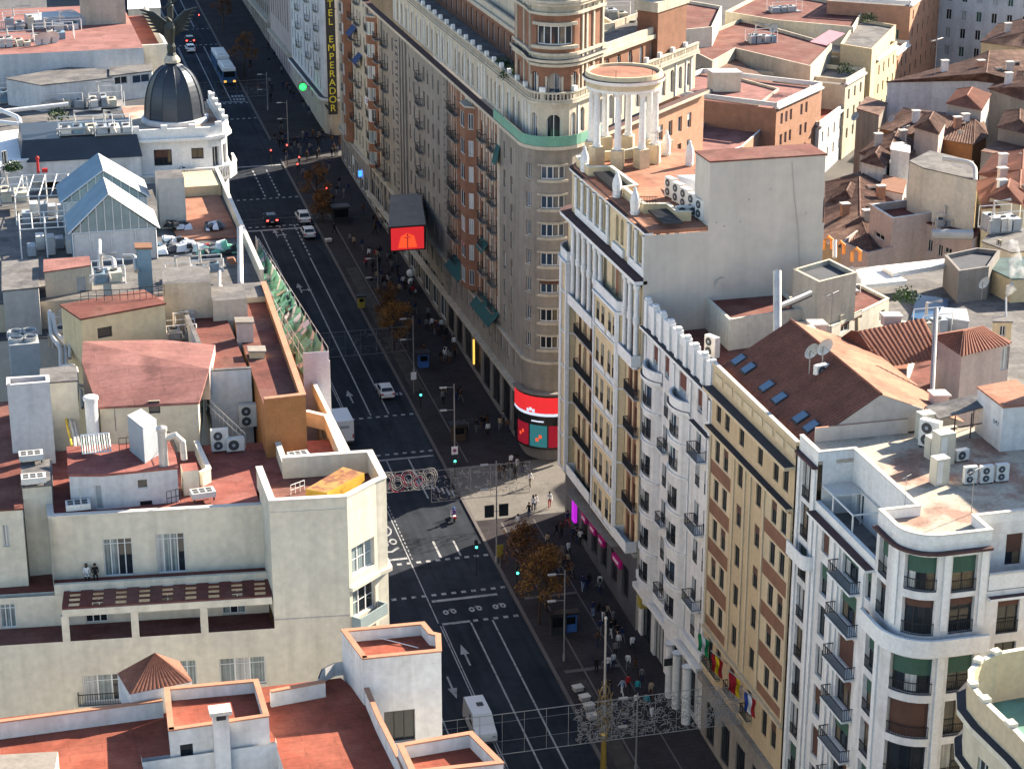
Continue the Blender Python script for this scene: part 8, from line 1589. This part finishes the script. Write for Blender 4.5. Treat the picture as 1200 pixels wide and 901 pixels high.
yN = 250.0; a, b = PY(385, 390, yN), PY(478, 405, yN); net(a[0] - 2, b[0], yN, a[2], b[2] - .7, 'light net across the middle of the street before the golden tree', 0, 60, 'wire_dark', (44, b[0]), 9)
yN = 312.0; a, b = PY(360, 254, yN), PY(410, 273, yN); net(38, b[0] + 1, yN, a[2] + .1, b[2], 'light net above the pair of white cars', 0, 120, 'wire_dark', (49, b[0]), 10)
yN = 372; a, b = PY(240, 97, yN), PY(315, 112, yN); net(a[0] - 2, b[0], yN, a[2], b[2], 'far light net over the bus lane by the white hotel', 0, 80, 'wire_dark', None, 12)
# flags on the ochre front, kiosk boxes, benches, planters
for k, (px, py, cols, lab) in enumerate(((822, 768, ('flag_green', 'flag_white', 'flag_green'), 'green and white flag, farthest of the row on the ochre front'), (838, 792, ('flag_red', 'flag_yellow', 'flag_red'), 'red and yellow flag, second of the row on the ochre front'), (858, 815, ('flag_red', 'flag_red', 'flag_yellow'), 'mostly red flag, third of the row on the ochre front'), (876, 838, ('flag_blue', 'flag_white', 'flag_red'), 'blue white and red flag, nearest of the row on the ochre front'))):
    x, y, z = PX(px, py, 58.2); t = thing('flag', lab, 'flag', (59.0, y, z + 2), 'flags on the ochre front'); m = MB(); m.bar((59.28, y, z + 1.1), (57.7, y, z + 2.6), .035, 'white_metal'); obj('flagpole', m, t); m = MB(); N = 6
    for i in range(3):
        for q in range(N):
            f0, f1 = q / N, (q + 1) / N; P0 = lambda u, v: (57.85 + 1.0 * u + .0, y + .14 * math.sin(v * 7 + u * 4), z + 2.42 - .95 * u - v * 1.7 - .1)
            m.face([P0(i / 3, f0), P0((i + 1) / 3, f0), P0((i + 1) / 3, f1), P0(i / 3, f1)], cols[i])
    obj('cloth', m, t)
def bench(): m = MB(); m.box(-.45, -.35, .12, .45, .35, .48, 'stucco_grey', 'coping_white'); m.box(-.5, -.4, .48, .5, .4, .56, 'coping_white'); return obj('stone_bench', m, loc=(0, 0, 0))
BN = Placer(bench)
for px, py, lab in ((677, 811, 'pale square stone seat by the kerb, farthest of four'), (685, 822, 'pale square stone seat by the kerb, second of four'), (690, 832, 'pale square stone seat by the kerb, third of four'), (694, 844, 'pale square stone seat by the kerb, behind the gilded mast'), (385, 285, 'far pale stone seat by the cars')): x, y, z = on(px, py); o = BN((x, y, gz(y) + .13), .15, lab, 'stone seats'); o['category'] = 'seat'
def kiosk(px, py, w_, d_, h_, m0, m1, label, nm='news_kiosk', cat='kiosk'):
    x, y, z = on(px, py); zb = gz(y) + .125; t = thing(nm, label, cat, (x, y, zb)); m = MB(); m.box(x - w_ / 2, y, zb, x + w_ / 2, y + d_, zb + h_, m0); obj('body', m, t); m = MB(); m.box(x - w_ / 2 - .25, y - .25, zb + h_ + .003, x + w_ / 2 + .25, y + d_ + .25, zb + h_ + .2, m1); obj('roof', m, t); m = MB(); m.box(x - w_ / 2 + .15, y - .03, zb + .9, x + w_ / 2 - .15, y - .004, zb + h_ - .3, 'car_glass'); obj('window', m, t)
kiosk(655, 745, 1.6, .5, 2.2, 'sign_dark', 'shop_dark', 'dark poster panel behind the nearest orange tree', 'poster_panel', 'panel'); kiosk(668, 742, 1.4, .5, 2.0, 'sign_blue', 'shop_dark', 'blue and red poster panel right of the nearest orange tree', 'poster_panel', 'panel'); kiosk(538, 518, 1.6, 1.0, 2.0, 'bark', 'sign_dark', 'brown kiosk by the lamp under the tower'); kiosk(497, 432, 1.3, 1.0, 1.9, 'sign_blue', 'sign_dark', 'blue kiosk behind the golden tree'); kiosk(424, 362, .9, .7, 1.6, 'sign_yellow', 'sign_dark', 'yellow stand on the pavement left of the cinema canopy', 'market_stand', 'stand'); kiosk(400, 262, 2.4, 1.6, 2.4, 'sign_dark', 'shop_grey', 'dark kiosk between the orange tree and the cars')
# three ball shaped shop balloons hanging
for k, (px, py, r) in enumerate(((481, 320, .55), (482, 330, .5), (486, 341, .28))):
    x, y, z = PX(px, py, 57.6); m = MB(); m.lathe((x, y), [(.02 + r * math.sin(math.pi * q / 10), z - r * math.cos(math.pi * q / 10)) for q in range(11)], 'white_metal', 16); m.bar((x, y, z + r), (59.2, y, z + r + .6), .03, 'iron'); tag(obj('hanging_globe', m), ['upper large white globe', 'lower large white globe', 'small white globe'][k] + ' hung on the stone front below the cinema canopy', 'globe')
# shop fronts of the cream block: signs and lit column
for k, (px, py, l, m_, lab) in enumerate(((672, 596, 1.0, 'sign_magenta_lit', 'purple lit shop panel at the corner of the cream block'), (684, 607, 1.7, 'sign_magenta', 'magenta shop sign, first past the purple panel'), (694, 620, 1.9, 'sign_magenta', 'magenta shop sign, second past the purple panel'), (704, 634, 1.7, 'sign_magenta', 'magenta shop sign, third past the purple panel'), (722, 657, 2.6, 'sign_magenta', 'magenta shop sign, longest and nearest'))):
    x, y, z = PX(px, py, 58.9); mb = MB(); h = 3.0 if k == 0 else .75; mb.box(58.85, y - l / 2, z - h / 2, 59.18, y + l / 2, z + h / 2, m_)
    if k: mb.box(58.82, y - l * .32, z - .12, 58.848, y + l * .32, z + .14, 'sign_white')
    tag(obj('shop_sign', mb), lab, 'sign', 'shop signs under the cream block')
mb = MB(); a = PX(662, 573, 58.0); b = PX(717, 640, 58.0); mb.hull([(59.1, a[1], a[2] - .1), (59.1, b[1], b[2] - .1), (59.1, b[1], b[2]), (59.1, a[1], a[2])], [(57.9, a[1], a[2] - .1), (57.9, b[1], b[2] - .1), (57.9, b[1], b[2]), (57.9, a[1], a[2])], 'stone_dark'); tag(obj('shop_canopy', mb), 'thin grey shop canopy along the foot of the cream block', 'canopy')
for px0, py0, px1, py1, lab in ((553, 399, 552, 435, 'tall amber lit shop strip under the stone front'),): a = PX(553, 406, 58.6); mb = MB(); mb.box(58.75, a[1] - .12, a[2] - 2.4, 58.95, a[1] + .12, a[2] + .9, 'light_amber'); tag(obj('lit_shop_strip', mb), lab, 'sign')
mb = MB(); x, y, z = PX(752, 705, 58.6); mb.box(58.3, y - .5, z - .5, 59.1, y + .5, z + .5, 'sign_yellow'); tag(obj('shop_sign', mb), 'small yellow shop sign under the ornate white block', 'sign')
mb = MB(); x, y, z = PX(788, 775, 58.4); mb.box(57.6, y - .08, z - .35, 59.1, y + .08, z + .35, 'sign_dark'); tag(obj('hanging_sign', mb), 'dark hanging sign on the pillars of the ornate white block', 'sign')
# awnings and banner on the stone block
def awn(px0, py0, px1, py1, drop, out, mat, lab):
    a, b = PX(px0, py0, 59.0), PX(px1, py1, 59.0); z = (a[2] + b[2]) / 2; mb = MB(); mb.hull([(59.1, a[1], z), (59.1, b[1], z), (59.1, b[1], z + .06), (59.1, a[1], z + .06)], [(59.1 - out, a[1], z - drop), (59.1 - out, b[1], z - drop), (59.1 - out, b[1], z - drop + .06), (59.1 - out, a[1], z - drop + .06)], mat); tag(obj('awning', mb), lab, 'awning', 'awnings on the stone block')
for a in ((531, 298, 547, 317, 1.5, 1.3, 'teal_cloth', 'dark teal awning on the stone front, longer lower left one'), (562, 343, 584, 367, 1.6, 1.4, 'teal_cloth', 'dark teal awning on the stone front, lowest and longest'), (580, 164, 585, 178, 2.2, .5, 'teal_cloth', 'dark teal blind near the green windbreak'), (563, 276, 571, 288, 1.2, .8, 'teal_cloth', 'small teal awning between the two long ones')): awn(*a)
qq = Path([PS.at(sc - 2.0, .45), PS.at(sc + 2.0, .45)]); mb = MB(); strip(mb, qq, 0, qq.L, 32.9, 34.2, -.05, 0, 'sign_white'); bn = thing('banner', 'white banner with blue lines and a red mark on the tower front', 'banner', (*qq.at(qq.L / 2), 33)); obj('cloth', mb, bn)
letters('ALQUILER', qq.at(qq.L * .42)[0], qq.at(qq.L * .42, .03)[1], 33.4, 0, .6, 'sign_blue', bn) if False else None
mb = MB(); strip(mb, qq, qq.L * .2, qq.L * .66, 33.65, 33.85, .003, .02, 'sign_blue'); strip(mb, qq, qq.L * .26, qq.L * .68, 33.25, 33.42, .003, .02, 'sign_blue'); strip(mb, qq, qq.L * .72, qq.L * .8, 33.4, 33.8, .003, .02, 'red_paint'); strip(mb, qq, qq.L * .82, qq.L * .93, 33.5, 33.75, .003, .02, 'sign_blue'); obj('print', mb, bn)
# roof terrace plants and parasol-like canopies
def bush(px, py, z, r, label, leaf=('leaf_green', 'leaf_dark'), sd=1):
    random.seed(sd); x, y = PZ(px, py, z); m = MB()
    for k in range(260):
        u = Vector((random.gauss(0, 1), random.gauss(0, 1), abs(random.gauss(0, 1)))).normalized() * r * random.random() ** .4; p = Vector((x, y, z)) + u; a = Vector((random.gauss(0, 1), random.gauss(0, 1), random.gauss(0, 1))).normalized() * .16; b = a.cross(Vector((random.gauss(0, 1), random.gauss(0, 1), random.gauss(0, 1)))).normalized() * .1; m.face([tuple(p - a), tuple(p + b), tuple(p + a), tuple(p - b)], random.choice(leaf))
    tag(obj('terrace_plant', m), label, 'plant', 'terrace plants')
for i, (px, py, z, r, lab) in enumerate(((68, 140, 45, 1.5, 'green bush in the brown yard left of the mansard roof'), (213, 200, 46, .9, 'yellow green palm by the dome balcony'), (600, 92, 54.2, 1.6, 'dark bushes behind the tower balustrade'), (590, 80, 54.2, 1.4, 'second dark bush behind the tower balustrade, farther'), (1018, 25, 41, 1.6, 'dark plants on the yellowish terrace, top right'), (1062, 352, 41, 1.5, 'dark shrub under the white canopy roofs'), (15, 200, 48, 1.2, 'dark potted bush at the left edge by the red pipe'), (990, 85, 37, 1.6, 'plants on the balcony of the cream street front'))): bush(px, py, z, r, lab, sd=i)
mb = MB(); x, y = PZ(45, 203, 48.0); mb.lathe((x, y), [(.16, 48.0), (.14, 49.5), (.22, 49.55), (.22, 49.75), (.06, 49.9)], 'red_paint', 10); mb.box(x + .4, y, 48, x + 1.0, y + .5, 48.4, 'red_paint'); tag(obj('fire_hydrant_pipe', mb), 'red standpipe and red box on the white yard at far left', 'pipe')
mb = MB(); a, b, c, d = [(*PZ(px, py, 42.8), 42.8) for px, py in ((949, 50), (968, 54), (990, 40), (972, 36))]; mb.hull([a, b, c, d], [(p[0], p[1], p[2] + .1) for p in (a, b, c, d)], 'mauve_cloth'); tag(obj('terrace_awning', mb), 'mauve awning stretched over a terrace at top right', 'awning')
mb = MB(); a, b, c, d = [(*PZ(px, py, z), z) for px, py, z in ((1008, 158, 25), (1022, 158, 25), (1020, 152, 25.5), (1008, 152, 25.5))]
for k, (px, py) in enumerate(((970, 292), (984, 298), (1003, 306))):
    x, y = PZ(px, py, 40.6); m = MB(); m.tube([(x - .45, y, 40.6), (x - .45, y, 41.6), (x, y, 42.0), (x + .45, y, 41.6), (x + .45, y, 40.6)], .2, 'orange_paint', 8); tag(obj('rooftop_letter', m), ['left', 'middle', 'right'][k] + ' orange rooftop letter seen from behind, by the lift tower', 'letter', 'orange rooftop letters')
S.render.resolution_x, S.render.resolution_y = 1024, 768
